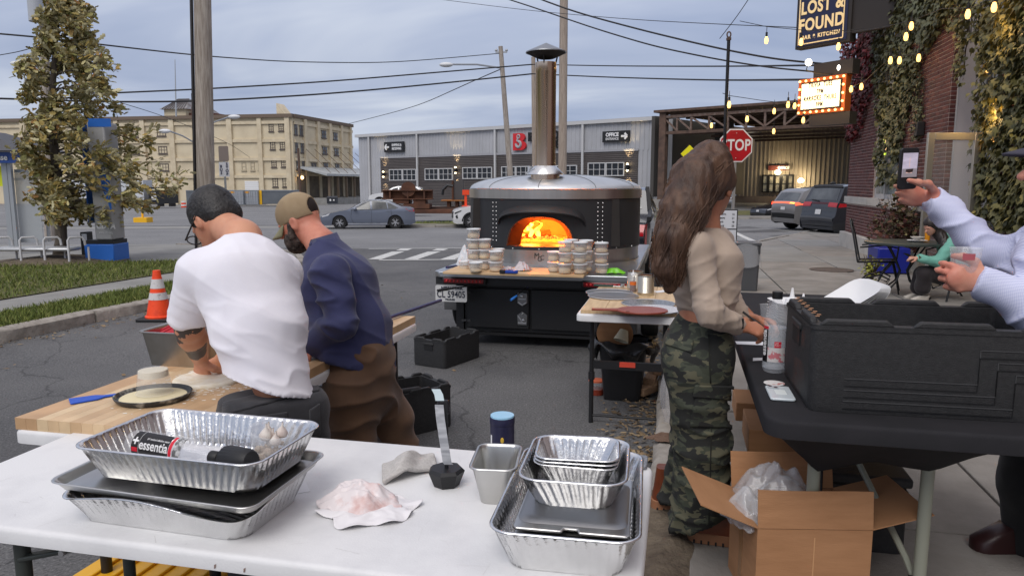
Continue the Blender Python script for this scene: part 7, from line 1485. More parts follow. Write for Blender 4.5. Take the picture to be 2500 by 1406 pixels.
for k,(u,v,r,m,lab)in enumerate(((1488,714,.17,MESH,'wire pizza screen at the far left of the pine board'),(1497,722,.175,MESH,'wire pizza screen overlapping the far left screen'),(1583,738,.175,MESH2,'perforated metal disc right of the wire screens'),(1600,752,.16,M('disc_pale',(.6,.6,.62),.5,c2=(.45,.45,.47),ns=120,nd=0),'pale perforated disc under the red peel'))):
 o=thing('pizza_screen',lab,'pizza screen',G(u,v,PZ+.003+.004*k),0,'round pizza screens');o.location.z=PZ+.002+.004*(k%2);mb=MB();mb.lathe([(0,0),(r-.004,0),(r-.004,.002),(0,.002)],n=40);obj('mesh',mb,m,o);mb=MB();mb.tube([(r*math.cos(q),r*math.sin(q),.002)for q in np.linspace(0,2*PI,41)[:-1]],.0035,6,closed=True);obj('rim',mb,ALU,o)
o=thing('serving_peel','reddish brown round wooden serving peel at the front edge','peel',G(1568,760,PZ+.008),R(-8));mb=MB();P=[(.155*math.cos(q),.13*math.sin(q))for q in np.linspace(-PI+.25,PI-.25,40)];P+=[(-.2,.022),(-.31,.016),(-.31,-.016),(-.2,-.022)];mb.prism(P,0,.012);obj('peel',mb,M('red_wood',sr(150,74,56),.4,c2=sr(124,56,42),ns=5,stretch=(1,6,1)),o,bevel=.003);mb=MB();mb.cyl((-.09,-.09,.0122),(-.09,-.09,.0132),.012,n=10);obj('burn_mark',mb,M('char',(.02,.015,.012),.9),o)
CAN=M('can_steel',(.6,.58,.52),.3,1)
for(u,v,lab)in((1550,708,'open ribbed steel can standing behind the sauce bottle'),(1576,720,'open ribbed steel can by the long hair')):
 o=thing('steel_can',lab,'can',G(u,v,PZ),0,'open steel cans');r,hh=.058,.145;mb=MB();pf=[(r*.98,0),(r,.004)]+[(r+.0012*math.sin(k*PI),.02+k*.0035)for k in np.arange(0,32,.5)]+[(r,hh-.004),(r*1.02,hh),(r*.97,hh),(r*.97,.02),(0,.02)];mb.lathe(pf,n=36,cap0=True);obj('can',mb,CAN,o,smooth=50);mb=MB();mb.lathe([(r*.955,.03),(r*.955,hh-.006)],n=36);obj('copper_lining',mb,M('copper',(.5,.22,.1),.35,.8),o)
o=thing('sauce_bottle','squeeze bottle of dark red sauce on the pine board','bottle',G(1545,712,PZ));mb=MB();mb.lathe([(.0,0),(.022,0),(.024,.004),(.024,.11),(.018,.118),(.016,.122)],n=20);obj('bottle',mb,TUB,o,smooth=40);mb=MB();mb.lathe([(.0225,.003),(.0225,.07),(0,.07)],n=20,cap0=True);obj('sauce',mb,M('dark_sauce',(.12,.03,.015),.3,),o);mb=MB();mb.lathe([(.019,.122),(.019,.135),(.006,.138),(.003,.16),(0,.16)],n=16);obj('cap',mb,WHITEP,o,smooth=40);mb=MB();mb.lathe([(.0243,.05),(.0243,.075)],n=20);obj('band',mb,M('label_orange',sr(222,110,40),.5),o)
o=thing('can_opener','dark green handled can opener on the pine board','can opener',G(1478,700,PZ+.008),R(-18));mb=MB();mb.prism([(-.09,-.014),(.06,-.011),(.06,.011),(-.09,.014)],0,.016);obj('handle',mb,M('opener_green',sr(30,60,52),.4),o,bevel=.005);mb=MB();mb.box((.061,-.01,.002),(.15,.01,.012));mb.cyl((.13,0,.0),(.13,0,.03),.016,n=12);obj('jaw',mb,CHROME,o)
mb=MB();mb.grid(lambda x,y:(x,y,.004+.008*math.sin(x*30)*.5),list(np.linspace(-.06,.06,7)),[-.04,.04]);pp=obj('receipt',mb,M('note_white',(.74,.74,.75)),loc=G(1618,712,PZ),rz=R(10));tag(pp,'white paper slips beside the open cans','paper')
BAG=M('bag_black',(.012,.012,.013),.22,bump=.01,bs=18,spec=.7)
bn_=thing('kitchen_bin','black bin with black liner under the small table','bin',L(-.36,5.28,0),RZ);mb=MB();mb.loft([ring(.26,.22,.03,0,40),ring(.34,.28,.04,.42,40)],c1=False);obj('body',mb,BLACK,bn_,smooth=40)
mb=MB();rr=[]
for k in range(9):
 q=k/8;n=64;rr.append([((.205+.05*math.sin(q*PI)+.018*math.sin(9*a+5*q)*q+.012*mnoise.noise((a*3,q*5,2)))*math.cos(a),(.17+.045*math.sin(q*PI)+.018*math.sin(7*a+3*q)*q)*math.sin(a),.445-.02*abs(math.sin(3*a))*(1-q)-q*(.12+.05*math.sin(4*a+1)+.035*math.sin(9*a)))for a in np.linspace(0,2*PI,n+1)[:-1]])
mb.loft(rr,c0=False,c1=False);obj('liner',mb,BAG,bn_,smooth=60)
o=thing('cardboard_round','round brown cardboard disc stuck in the black bin','cardboard',L(-.42,5.22,.43),RZ);o.rotation_euler=(R(12),0,RZ);mb=MB();mb.add([(.13*math.cos(q),y,.05+.13*math.sin(q))for y in(0,.004)for q in np.linspace(0,2*PI,33)[:-1]],[tuple(range(32)),tuple(range(32,64))[::-1]]+[(k,(k+1)%32,(k+1)%32+32,k+32)for k in range(32)]);obj('disc',mb,CARD,o)
o=thing('paper_cup','crushed cream paper cup lying in the black bin','cup',L(-.37,5.12,.45));o.rotation_euler=(R(-20),R(20),0);mb=MB();mb.lathe([(.055,0),(.03,.08),(0,.08)],n=20);obj('cup',mb,M('cup_cream',(.62,.56,.4),.6),o,smooth=40)
o=thing('red_tub','tub with leftover red sauce on the asphalt under the table','tub',GT(1456,962));mb=MB();mb.lathe([(0,.0),(.05,0),(.055,.06),(.058,.1)],n=24);obj('wall',mb,TUB,o);mb=MB();mb.lathe([(.052,.003),(.054,.045),(0,.045)],n=24,cap0=True);obj('sauce',mb,M('tomato',(.25,.04,.02),.4),o);mb=MB();mb.lathe([(.059,.1),(.059,.11),(0,.112)],n=24);obj('lid',mb,M('lid_orange',sr(210,104,66),.5),o)
for k in range(3):o=thing('firewood',['split log lying lowest against the kerb','split log leaning on the kerb behind the bin','short split log on top of the others by the kerb'][k],'firewood',L(-.16,5.35+.12*k,.03+.05*k),RZ+R(60+25*k),'firewood by the kerb');mb=MB();mb.prism([(-.16,-.04),(.16,-.035),(.16,.03),(-.16,.045)],0,.06);obj('log',mb,M('split_wood',(.2,.12,.07),.9,c2=(.34,.22,.13),ns=8,stretch=(1,5,5)),o,bevel=.008)
o=thing('paper_sack','brown chequered carton inside a clear plastic bag behind the woman','box',L(.1,4.42,.12),RZ+R(8));mb=MB();mb.box((-.1,-.08,0),(.1,.08,.3));ct=obj('carton',mb,CARD,o,bevel=.004);mb=MB()
for i in range(4):
 for j in range(11):
  if(i+j)%2==0:mb.box((.02+.016*i,-.0815,.05+.016*j),(.036+.016*i,-.0805,.066+.016*j))
obj('check_print',mb,M('ink',(.05,.04,.035)),ct,kind='stuff');mb=MB();rr=[[((.14+.03*math.sin(q*3)+.012*math.sin(6*a+4*q))*math.cos(a),(.12+.02*math.sin(q*3)+.01*math.sin(5*a+q))*math.sin(a),q*.33)for a in np.linspace(0,2*PI,41)[:-1]]for q in np.linspace(0,1,8)];mb.loft(rr,c0=False,c1=False);obj('clear_bag',mb,CW,o,smooth=60)
crumple('cable_coil','brown frayed rope bundle on the kerb behind the table leg','rope',L(-.02,4.05,.13),.12,.06,.03,M('rope',(.16,.1,.07),.95,bump=.01,bs=80),RZ,4,sharp=1.3)
gb=thing('grey_bin','grey square bin with a clear liner beside the menu board','bin',D(1814,715,10.2),RZ);gb.location.z=.08;mb=MB();mb.loft([ring(.34,.34,.02,0,40),ring(.38,.38,.02,.62,40)],c1=True);obj('body',mb,M('bin_grey',(.07,.072,.078),.5),gb,smooth=40);mb=MB();mb.box((-.2,-.2,.62),(.2,.2,.66));obj('rim',mb,M('bin_grey',(.07,.072,.078)),gb,bevel=.01);mb=MB();rr=[[((.2+.02*q+.008*math.sin(9*a))*(abs(math.cos(a))**.5)*(1 if math.cos(a)>0 else-1),(.2+.02*q)*(abs(math.sin(a))**.5)*(1 if math.sin(a)>0 else-1),.67-.33*q+.02*math.sin(5*a))for a in np.linspace(0,2*PI,49)[:-1]]for q in np.linspace(0,1,5)];mb.loft(rr,c0=False,c1=False);obj('liner',mb,CW,gb,smooth=60)
mn=thing('menu_board','white price menu in a black frame standing past the woman','menu board',D(1775,720,10.6),R(-8));mn.location.z=.06;a,b=D(1738,512,10.5)-mn.location,D(1802,612,10.5)-mn.location
fw,fh=b.x-a.x,a.z-b.z;P0=a.x;mb=MB();mb.box((P0,-.012,b.z),(P0+fw,.012,a.z));fr=obj('frame',mb,BLACK,mn,bevel=.004);mb=MB();mb.box((P0+.015,-.016,b.z+.015),(P0+fw-.015,-.0125,b.z+fh*.5));bo=obj('panel',mb,M('menu_white',(.62,.63,.66),.5),fr);mb=MB();mb.box((P0+.015,-.016,b.z+fh*.53),(P0+fw-.015,-.0125,a.z-.015));bo2=obj('panel',mb,M('menu_white',(.62,.63,.66)),fr)
for k,(nm,pr)in enumerate((('MARGHERITA','16'),('PEPPERONI','21'),('WHITE','18'),('SAUSAGE','23'))):z=a.z-.07-.055*k;text(nm,.032,BL,bo2,(P0+fw*.40,-.018,z),sx=.75,ext=.0005,bold=.001);text(pr,.036,BL,bo2,(P0+fw*.84,-.018,z),ext=.0005,bold=.001)
text('SPECIAL',.034,LRED,bo,(P0+fw*.5,-.018,b.z+fh*.45),ext=.0005);[text(tx,.034,BL,bo,(P0+fw*.8,-.018,b.z+fh*(.38-.09*k)),ext=.0005,bold=.001)for k,tx in enumerate(('8','12','7'))];text('plus tax',.03,BL,bo,(P0+fw*.76,-.018,b.z+.05),ext=.0005,bold=.001)
mb=MB();mb.box((P0+.02,-.02,0),(P0+.05,.02,b.z));mb.box((P0+fw-.05,-.02,0),(P0+fw-.02,.02,b.z));mb.box((P0,-.15,0),(P0+fw,.15,.03));obj('stand',mb,BLACK,mn)
o=thing('squeeze_bottle','white capped squeeze bottle of dark sauce with orange label','bottle',G(1862,778,BZ));o.location=L(.52,3.55,BZ);
def squeeze(o,r=.034,hh=.13):
 mb=MB();mb.lathe([(0,0),(r*.95,0),(r,.006),(r,hh*.8),(r*.9,hh*.88),(r*.8,hh*.9)],n=24);obj('bottle',mb,M('tub_milky',(.72,.73,.74),.35,alpha=.75),o,smooth=40);mb=MB();mb.lathe([(r*1.004,.0),(r*1.005,hh*.45)],n=24);obj('sauce',mb,M('sauce_grey',(.06,.05,.055),.4),o);mb=MB();mb.lathe([(r*1.008,hh*.45),(r*1.008,hh*.62)],n=24);obj('band',mb,M('label_orange',sr(222,110,40)),o);mb=MB();mb.lathe([(r*.85,hh*.9),(r*.85,hh*1.05),(r*.3,hh*1.09),(r*.12,hh*1.36),(0,hh*1.36)],n=20,cap0=True);obj('cap',mb,WHITEP,o,smooth=40)
squeeze(o,.036,.155);o2=thing('squeeze_bottle','second squeeze bottle mostly hidden behind the water bottle','bottle',L(.58,3.62,BZ));squeeze(o2,.03,.13)
o=thing('clear_cup','clear plastic cup beside the squeeze bottle','cup',L(.44,3.72,BZ));mb=MB();mb.lathe([(0,0),(.03,0),(.042,.1),(.044,.102),(.041,.1)],n=24);obj('cup',mb,PET,o,smooth=40)
ph=thing('phone','pale phone in a clear case lying at the table edge','phone',G(1904,963,BZ),R(-12));mb=MB();mb.prism(rrect(.078,.155,.012),0,.009);obj('case',mb,M('phone_clear',(.55,.6,.62),.12,spec=.8),ph,bevel=.003);mb=MB();mb.prism(rrect(.034,.034,.008,cx=-.016,cy=.052),.0092,.0115);obj('camera_bump',mb,M('bump_grey',(.4,.43,.45),.2),ph);mb=MB();[mb.cyl((x,y,.0116),(x,y,.013),.006,n=12)for x,y in((-.024,.06),(-.008,.044))];obj('camera_lens',mb,M('lens_dark',(.02,.02,.03),.05),ph,kind='stuff');mb=MB();mb.box((-.016,-.03,.0092),(.018,.025,.0096));obj('card',mb,M('card_pale',(.66,.7,.68),.4),ph)
mb=MB();mb.lathe([(.035,0),(.035,.0008),(0,.0008)],G(1890,935,BZ+.0005),28);o=obj('sticker',mb,M('sticker_red',(.7,.68,.66),.5,c2=(.45,.12,.1),ns=60,lo=.55,hi=.6));tag(o,'round white sticker with red drawing above the phone','sticker')
mb=MB();mb.prism([(-.035,-.02),(.035,-.02),(.035,.02),(-.01,.025)],0,.0006);o=obj('paper_note',mb,M('note_white',(.74,.74,.75)),loc=G(1852,877,BZ+.0005),rz=R(10));tag(o,'small white paper corner left of the water bottle','paper')
mb=MB();mb.prism([(-.06,-.03),(.06,-.03),(.06,.04),(-.06,.03)],0,.0006);o=obj('paper_note',mb,M('note_white',(.74,.74,.75)),loc=G(1832,838,BZ+.0005),rz=R(-10));tag(o,'white order slip under the woman\'s writing hand','paper')
FOAM=M('foam_white',(.74,.74,.74),.6);o=thing('foam_clamshell','stack of white foam clamshell trays beyond the big crate','food tray',D(2080,722,3.3));o.location.z=BZ
for k in range(7):mb=MB();mb.loft([[(x*.7-.25,y*.7,.03+.014*k+.02)for x,y,z_ in ring(.2,.2,.05,0,32)]]+[[(x-.25,y,.075+.014*k)for x,y,z in ring(.22,.22,.05,0,32)]],c1=False);q=obj('tray_base',mb,FOAM,o,smooth=50)
for k in range(7):
 mb=MB();mb.loft([[(x*.7,y*.7,0)for x,y,z in ring(.2,.2,.05,0,32)],[(x,y,.035)for x,y,z in ring(.23,.22,.05,0,32)],[(x*1.06,y*1.06,.037)for x,y,z in ring(.23,.22,.05,0,32)]],c0=True,c1=False);q=obj('tray_lid',mb,FOAM,o,smooth=50);q.location=(-.0+.012*k,0,.15-.004*k);q.rotation_euler=(R(6),R(-32-3*k),0)
IRON=M('wrought_iron',(.012,.013,.014),.45);pt=thing('patio_table','dark green round patio table on curled iron legs','table',D(2203,700,9.6));pt.location.z=.07;zt_=.72;mb=MB();mb.lathe([(0,zt_-.012),(.47,zt_-.02),(.49,zt_-.03),(.49,zt_-.005),(.48,zt_),(0,zt_)],n=40);obj('tabletop',mb,M('patio_green',(.045,.055,.05),.35),pt,smooth=40)
for k in range(4):q=k*PI/2+.4;mb=MB();mb.tube([(r*math.cos(q),r*math.sin(q),z)for r,z in((.3,zt_-.03),(.16,.5),(.06,.34),(.12,.2),(.3,.05),(.38,.01),(.42,.04))],.012,6);obj('leg',mb,IRON,pt,smooth=60)
def pchair(label,p,rz):
 o=thing('patio_chair',label,'chair',p,rz,'black wrought iron patio chairs');MSH=M('iron_mesh',(.02,.02,.021),.5,alpha=.6)
 mb=MB();mb.tube([(-.22,-.24,.44),(.22,-.24,.44),(.22,.22,.42),(-.22,.22,.42)],.012,6,closed=True);obj('seat_frame',mb,IRON,o,smooth=60);mb=MB();mb.grid(lambda x,y:(x,y,.432-.01*(1-(x/.22)**2)),list(np.linspace(-.21,.21,7)),list(np.linspace(-.23,.21,7)));obj('seat_mesh',mb,MSH,o)
 mb=MB();mb.tube([(-.21,.22,.42),(-.19,.3,.8),(-.15,.34,.93),(-.08,.35,.985),(.08,.35,.985),(.15,.34,.93),(.19,.3,.8),(.21,.22,.42)],.012,6);obj('back_frame',mb,IRON,o,smooth=60);mb=MB();mb.grid(lambda x,z:(x*(1 if z<.8 else .85),.22+(z-.42)*.22,z),list(np.linspace(-.19,.19,7)),list(np.linspace(.5,.86,7)));obj('back_mesh',mb,MSH,o)
 mb=MB();mb.tube([(-.17,.32,.87),(.17,.32,.87)],.008,6);obj('back_rail',mb,IRON,o)
 for s_ in(-1,1):mb=MB();mb.tube([(s_*.06+.04*math.cos(q)*s_,.33,.925+.04*math.sin(q))for q in np.linspace(0,5,14)],.007,5);obj('scroll',mb,IRON,o);mb=MB();mb.tube([(s_*.23,.2,.62),(s_*.24,-.1,.66),(s_*.24,-.26,.62),(s_*.24,-.24,.44)],.011,6);obj('armrest',mb,IRON,o,smooth=60);mb=MB();mb.tube([(s_*.21,.3,.01),(s_*.21,.12,.2),(s_*.21,-.06,.26),(s_*.21,-.18,.2),(s_*.21,-.14,.12),(s_*.21,-.04,.16),(s_*.21,-.1,.3),(s_*.21,-.2,.43)],.012,6);obj('leg',mb,IRON,o,smooth=60);mb=MB();mb.tube([(s_*.21,-.2,.43),(s_*.22,-.26,.2),(s_*.22,-.3,.01)],.012,6);obj('leg',mb,IRON,o,smooth=60)
 return o
cp=D(2135,700,10.0);pchair('empty black iron chair at the left side of the patio table',(cp.x,cp.y,.07),R(62));GC=Vector((D(2330,720,9.3).x,9.3,.07));pchair('black iron chair the seated girl sits on',tuple(GC),R(-80))
bw_=thing('soup_bowl','pale bowl on a saucer at the far rim of the patio table','bowl',D(2238,603,9.55));bw_.location.z=.07+zt_;mb=MB();mb.lathe([(0,.002),(.08,.006),(.12,.018),(.122,.022),(.08,.012),(0,.01)],n=28);obj('saucer',mb,WHITEP,bw_,smooth=60);mb=MB();mb.lathe([(.03,.02),(.065,.05),(.085,.062),(.086,.066),(.06,.055),(0,.045)],n=28);obj('bowl',mb,M('bowl_cream',(.5,.47,.42),.4),bw_,smooth=60)
o=thing('drink_glass','glass of orange drink behind the bowl on the patio table','glass',D(2262,606,9.8));o.location.z=.07+zt_;mb=MB();mb.lathe([(.0,0),(.03,0),(.038,.13)],n=16);obj('glass',mb,M('orange_drink',sr(230,150,40),.2),o)
bp2=D(2172,640,12.4);o=thing('blue_planter','deep blue planter below the brick wall behind the patio table','planter',L(FT-.75,10.9,.07),RZ);mb=MB();mb.box((-.24,-.2,0),(.26,.5,.42));obj('tub',mb,M('cobalt',sr(24,36,132),.4),o,bevel=.02);o.location=(bp2.x,12.4,.05)
SHR=Mpieces('shrub_leaf',[sr(66,48,40),sr(92,82,48),sr(58,62,34),sr(104,60,48),sr(48,40,32),sr(120,112,70)],.7)
def shrub(label,c,rx,ry,rz_,n,m,sz=.07,stems=True):
 o=thing('shrub',label,'shrub',c);tf=[]
 for _ in range(n):
  a,b,r=random.uniform(0,2*PI),math.acos(random.uniform(-1,1)),random.random()**.45
  p=(rx*r*math.sin(b)*math.cos(a),ry*r*math.sin(b)*math.sin(a),rz_+rz_*r*math.cos(b))
  if mnoise.noise((p[0]*4,p[1]*4,p[2]*4))<-.2:continue
  tf.append((p,rotm(random.uniform(0,6),random.uniform(-1.2,1.2),random.uniform(-1,1)),sz*random.uniform(.6,1.3)))
 scatter(o,'leaf',leaf_ivy(),tf,m,120);mb=MB()
 for k in range(16):q=random.uniform(0,6.3);mb.tube([(0,0,0),(rx*.3*math.cos(q),ry*.3*math.sin(q),rz_*.9),(rx*.75*math.cos(q),ry*.75*math.sin(q),rz_*random.uniform(1.4,2.15))],[.012,.008,.003],5)
 obj('stem',mb,M('vine_bark',(.06,.045,.03)),o);return o
sc_=L(FT-.5,13.6,.1);shrub('bushy brown and green shrub against the low brick wall',tuple(D(2195,640,13.0))[:2]+(.15,),.55,.45,.62,1500,SHR,.085)
shrub('small yellow green plant at the foot of the blue planter',tuple(D(2128,672,10.9))[:2]+(.07,),.18,.15,.2,260,Mpieces('lime_leaf',[sr(120,126,40),sr(158,158,60),sr(96,108,40)],.7),.05)
o=thing('yellow_bin_cover','yellow ribbed plastic lid on the ground under the front table','lid',(D(365,1390,2.55).x,2.62,-.06),R(-14));mb=MB();mb.prism(rrect(.55,.4,.05),.1,.17);obj('lid',mb,M('bin_yellow',sr(236,178,40),.4),o,bevel=.015);[obj('rib',MB().box((-.2+.08*k,-.17,.1702),(-.18+.08*k,.17,.182)),M('bin_yellow',sr(236,178,40)),o,bevel=.004)for k in range(6)];mb=MB();mb.loft([ring(.42,.28,.03,0,32),ring(.46,.32,.03,.1,32)]);obj('tub',mb,M('bin_yellow',sr(236,178,40)),o)
from mathutils.bvhtree import BVHTree
def nets(Fd,o,h):
 S=Fd<0;nx,ny,nz=Fd.shape;c=np.zeros((nx-1,ny-1,nz-1),np.int8)
 for a in(0,1):
  for b in(0,1):
   for d in(0,1):c+=S[a:nx-1+a,b:ny-1+b,d:nz-1+d]
 mx=(c>0)&(c<8);I=np.argwhere(mx);idx=-np.ones(mx.shape,np.int64);idx[mx]=np.arange(len(I));P=np.zeros((len(I),3));W=np.zeros(len(I))
 for ax in range(3):
  for p in(0,1):
   for q in(0,1):
    off=[p,q];off.insert(ax,0);off=np.array(off);e=np.zeros(3,int);e[ax]=1
    A=I+off;B=A+e;fa,fb=Fd[tuple(A.T)],Fd[tuple(B.T)];cr_=(fa<0)!=(fb<0);den=np.where(np.abs(fa-fb)<1e-9,-1.,fa-fb);t=np.where(cr_,np.clip(fa/den,0,1),0)
    Q=off+e*t[:,None];P[cr_]+=Q[cr_];W+=cr_
 V=(I+P/W[:,None])*h+o;faces=[]
 for ax in range(3):
  u,w=[(1,2),(2,0),(0,1)][ax];s0=[slice(1,-1)]*3;s0[ax]=slice(0,-1);s1=list(s0);s1[ax]=slice(1,None)
  a,b=S[tuple(s0)],S[tuple(s1)];X=np.argwhere(a!=b)+1;X[:,ax]-=1;fl=a[a!=b]
  eu=np.zeros(3,int);eu[u]=1;ew=np.zeros(3,int);ew[w]=1
  C=np.stack([idx[tuple((X-eu-ew).T)],idx[tuple((X-ew).T)],idx[tuple(X.T)],idx[tuple((X-eu).T)]],1);C[~fl]=C[~fl][:,::-1];faces.append(C)
 return V,np.concatenate(faces)
class Sdf:
 def __init__(s):s.p=[]
 def cone(s,a,b,ra,rb=None,k=.03,w=None,ratio=1.,sub=False):s.p.append(('c',np.array(a),np.array(b),ra,ra if rb is None else rb,k,w if w is None else np.array(w),ratio,sub));return s
 def chain(s,pts,rs,k=.02,**kw):
  for i in range(len(pts)-1):s.cone(pts[i],pts[i+1],rs[i],rs[i+1],k,**kw)
  return s
 def ell(s,c,r,fr=None,k=.02,sub=False):s.p.append(('e',np.array(c),np.array(r),np.eye(3)if fr is None else np.array(fr),k,sub));return s
 def cut(s,c,n):s.h=getattr(s,'h',[])+[(np.array(c),np.array(Vector(n).normalized()))];return s
 def mesh(s,h,disp=None):
  lo,hi=[],[]
  for q in s.p:
   if q[-1]:continue
   if q[0]=='c':m=max(q[3],q[4])*max(1,q[7])+.03;lo+=[q[1]-m,q[2]-m];hi+=[q[1]+m,q[2]+m]
   else:m=max(q[2])+.03;lo.append(q[1]-m);hi.append(q[1]+m)
  o=np.min(lo,0);n=np.ceil((np.max(hi,0)-o)/h).astype(int)+2;Fd=np.full(n,.5,np.float32)
  for q in s.p:
   k=q[4]if q[0]=='e' else q[5];sub=q[-1];m=(max(q[2])if q[0]=='e' else max(q[3],q[4])*max(1,q[7]))+k+3*h
   L0=q[1]-m if q[0]=='e' else np.minimum(q[1],q[2])-m;H0=q[1]+m if q[0]=='e' else np.maximum(q[1],q[2])+m
   i0=np.clip(((L0-o)/h).astype(int),0,n-1);i1=np.clip(((H0-o)/h).astype(int)+1,1,n);sl=tuple(slice(a,b)for a,b in zip(i0,i1))
   G_=np.stack(np.meshgrid(*[o[j]+h*np.arange(i0[j],i1[j])for j in range(3)],indexing='ij'),-1)
   if q[0]=='c':
    ba=q[2]-q[1];pa=G_-q[1];t=np.clip(pa@ba/max(ba@ba,1e-9),0,1);dv=pa-t[...,None]*ba
    if q[6]is not None:w=q[6]/np.linalg.norm(q[6]);dv=dv-(dv@w*(1-1/q[7]))[...,None]*w
    f=np.linalg.norm(dv,axis=-1)-(q[3]+(q[4]-q[3])*t)
   else:
    pl_=(G_-q[1])@q[3].T;k0=np.linalg.norm(pl_/q[2],axis=-1);k1=np.linalg.norm(pl_/q[2]**2,axis=-1)+1e-6;f=k0*(k0-1)/k1
   A=Fd[sl]
   if sub:g=-f;hh=np.maximum(k-np.abs(A-g),0)/k;Fd[sl]=np.maximum(A,g)+hh*hh*k/4
   else:hh=np.maximum(k-np.abs(A-f),0)/k;Fd[sl]=np.minimum(A,f)-hh*hh*k/4
  for c,nn in getattr(s,'h',[]):
   X=[o[j]+h*np.arange(n[j])-c[j]for j in range(3)];g=X[0][:,None,None]*nn[0]+X[1][None,:,None]*nn[1]+X[2][None,None,:]*nn[2];Fd=np.maximum(Fd,g)
  V,Q=nets(Fd,o,h)
  if disp is not None:
   g=np.gradient(Fd,h);ii=np.clip(((V-o)/h).round().astype(int),0,n-1);N_=np.stack([a[tuple(ii.T)]for a in g],1);N_/=np.linalg.norm(N_,axis=1)[:,None]+1e-9;V=V+np.nan_to_num(N_*np.nan_to_num(disp(V))[:,None])
  return V,Q
def vn(V,s,seed=0):return np.array([mnoise.noise((p[0]*s[0]+seed,p[1]*s[1],p[2]*s[2]))for p in V])
def crs(V,s,seed,pw=5):return(1-np.abs(vn(V,s,seed)))**pw
def person(label,base):return thing('person',label,'person',base)
def put(o,name,VQ,m,smooth=180,z=None):
 V,Q=VQ;V=V-np.array(o.location);me=bpy.data.meshes.new(name);me.vertices.add(len(V));me.vertices.foreach_set('co',V.reshape(-1).astype(np.float32));me.loops.add(Q.size);me.loops.foreach_set('vertex_index',Q.reshape(-1).astype(np.int32));me.polygons.add(len(Q));me.polygons.foreach_set('loop_start',np.arange(0,Q.size,4).astype(np.int32));me.update(calc_edges=True);me.validate();me.materials.append(m);me.shade_smooth()
 c=bpy.data.objects.new(name,me);COL.objects.link(c);c.parent=o;c['_']=1;del c['_'];return c
def vv(*a):return Vector(a)
def frame(f,up=(0,0,1)):
 f=Vector(f).normalized();u=Vector(up)-f*f.dot(Vector(up));u.normalize();r=f.cross(u);return f,u,r
def head(B,c,f,neck,nr=.056,k=1.,jaw=1.):
 f,u,r=frame(f);c=Vector(c);FR=[r,f,u]
 B.ell(c,(.075*k,.097*k,.088*k),FR);B.ell(c+f*.035*k-u*.055*k,(.06*k,.066*k,.072*k),FR,.03);B.ell(c+f*.068*k-u*.108*k,(.03*k*jaw,.026*k,.024*k),FR,.03)
 B.cone(c+f*.094*k-u*.022*k,c+f*.118*k-u*.052*k,.008*k,.0135*k,.012);B.ell(c+f*.087*k-u*.01*k,(.05*k,.014*k,.01*k),FR,.012)
 B.ell(c+f*.098*k-u*.078*k,(.022*k,.008*k,.008*k),FR,.008);B.ell(c+f*.1*k-u*.068*k,(.02*k,.006*k,.003*k),FR,.004,True)
 for s in(-1,1):
  B.ell(c+f*.1*k-u*.026*k+r*s*.031*k,(.015*k,.012*k,.009*k),FR,.01,True);B.ell(c-f*.004+r*s*.077*k-u*.028*k,(.01,.021,.033),FR,.008);B.ell(c-f*.0+r*s*.086*k-u*.026*k,(.006,.011,.018),FR,.006,True)
 B.cone(c-u*.06*k-f*.02,neck,nr*.95,nr*1.08,.03);return f,u,r
def hand(B,w,d,pn,s=1.,curl=.6,th=1,spread=.0,thc=.5,tp=None):
 """palm from wrist w along d; pn = palm facing; th = side of the thumb (+1/-1)"""
 w=Vector(w);d=Vector(d).normalized();pn=Vector(pn);pn=(pn-d*pn.dot(d)).normalized();x=d.cross(pn)*th;L_=.095*s
 B.cone(w,w+d*L_*.9,.03*s,.036*s,.02,pn,.5);
 for i,(o,l)in enumerate(((.033,.074),(.011,.083),(-.011,.077),(-.032,.06))):
  p=w+d*L_*(.92-.06*abs(i-1))+x*o*s;a=curl*(.8+.12*i);q=d+x*spread*(1.5-i)*.3;pts=[p];seg=l*s
  for j,fr in enumerate((.45,.3,.25)):
   ang=a*(j+1)*.72;dd=q*math.cos(ang)+pn*math.sin(ang);pts.append(pts[-1]+dd.normalized()*seg*fr)
  B.chain([w+d*L_*.55+x*o*s*.8]+pts,[.0095*s,.0105*s,.0095*s,.0088*s,.0078*s],.007)
 t0=w+d*.025*s+x*.024*s;t1=t0+(d*.55+x*.8+pn*.3).normalized()*.04*s;t2=t1+(d*(.9-thc*.4)+x*.25+pn*thc).normalized()*.034*s;t3=t2+(d*(.9-thc*.3)-x*.2*thc+pn*thc*.8).normalized()*.027*s
 if tp:t0,t1,t2,t3=tp
 B.chain([t0,t1,t2,t3],[.018*s,.0135*s,.0115*s,.0095*s],.012)
def skin(name,c,c2):return M(name,c,.5,c2=c2,ns=9,nd=4,bump=.0006,bs=160,sss=.12)
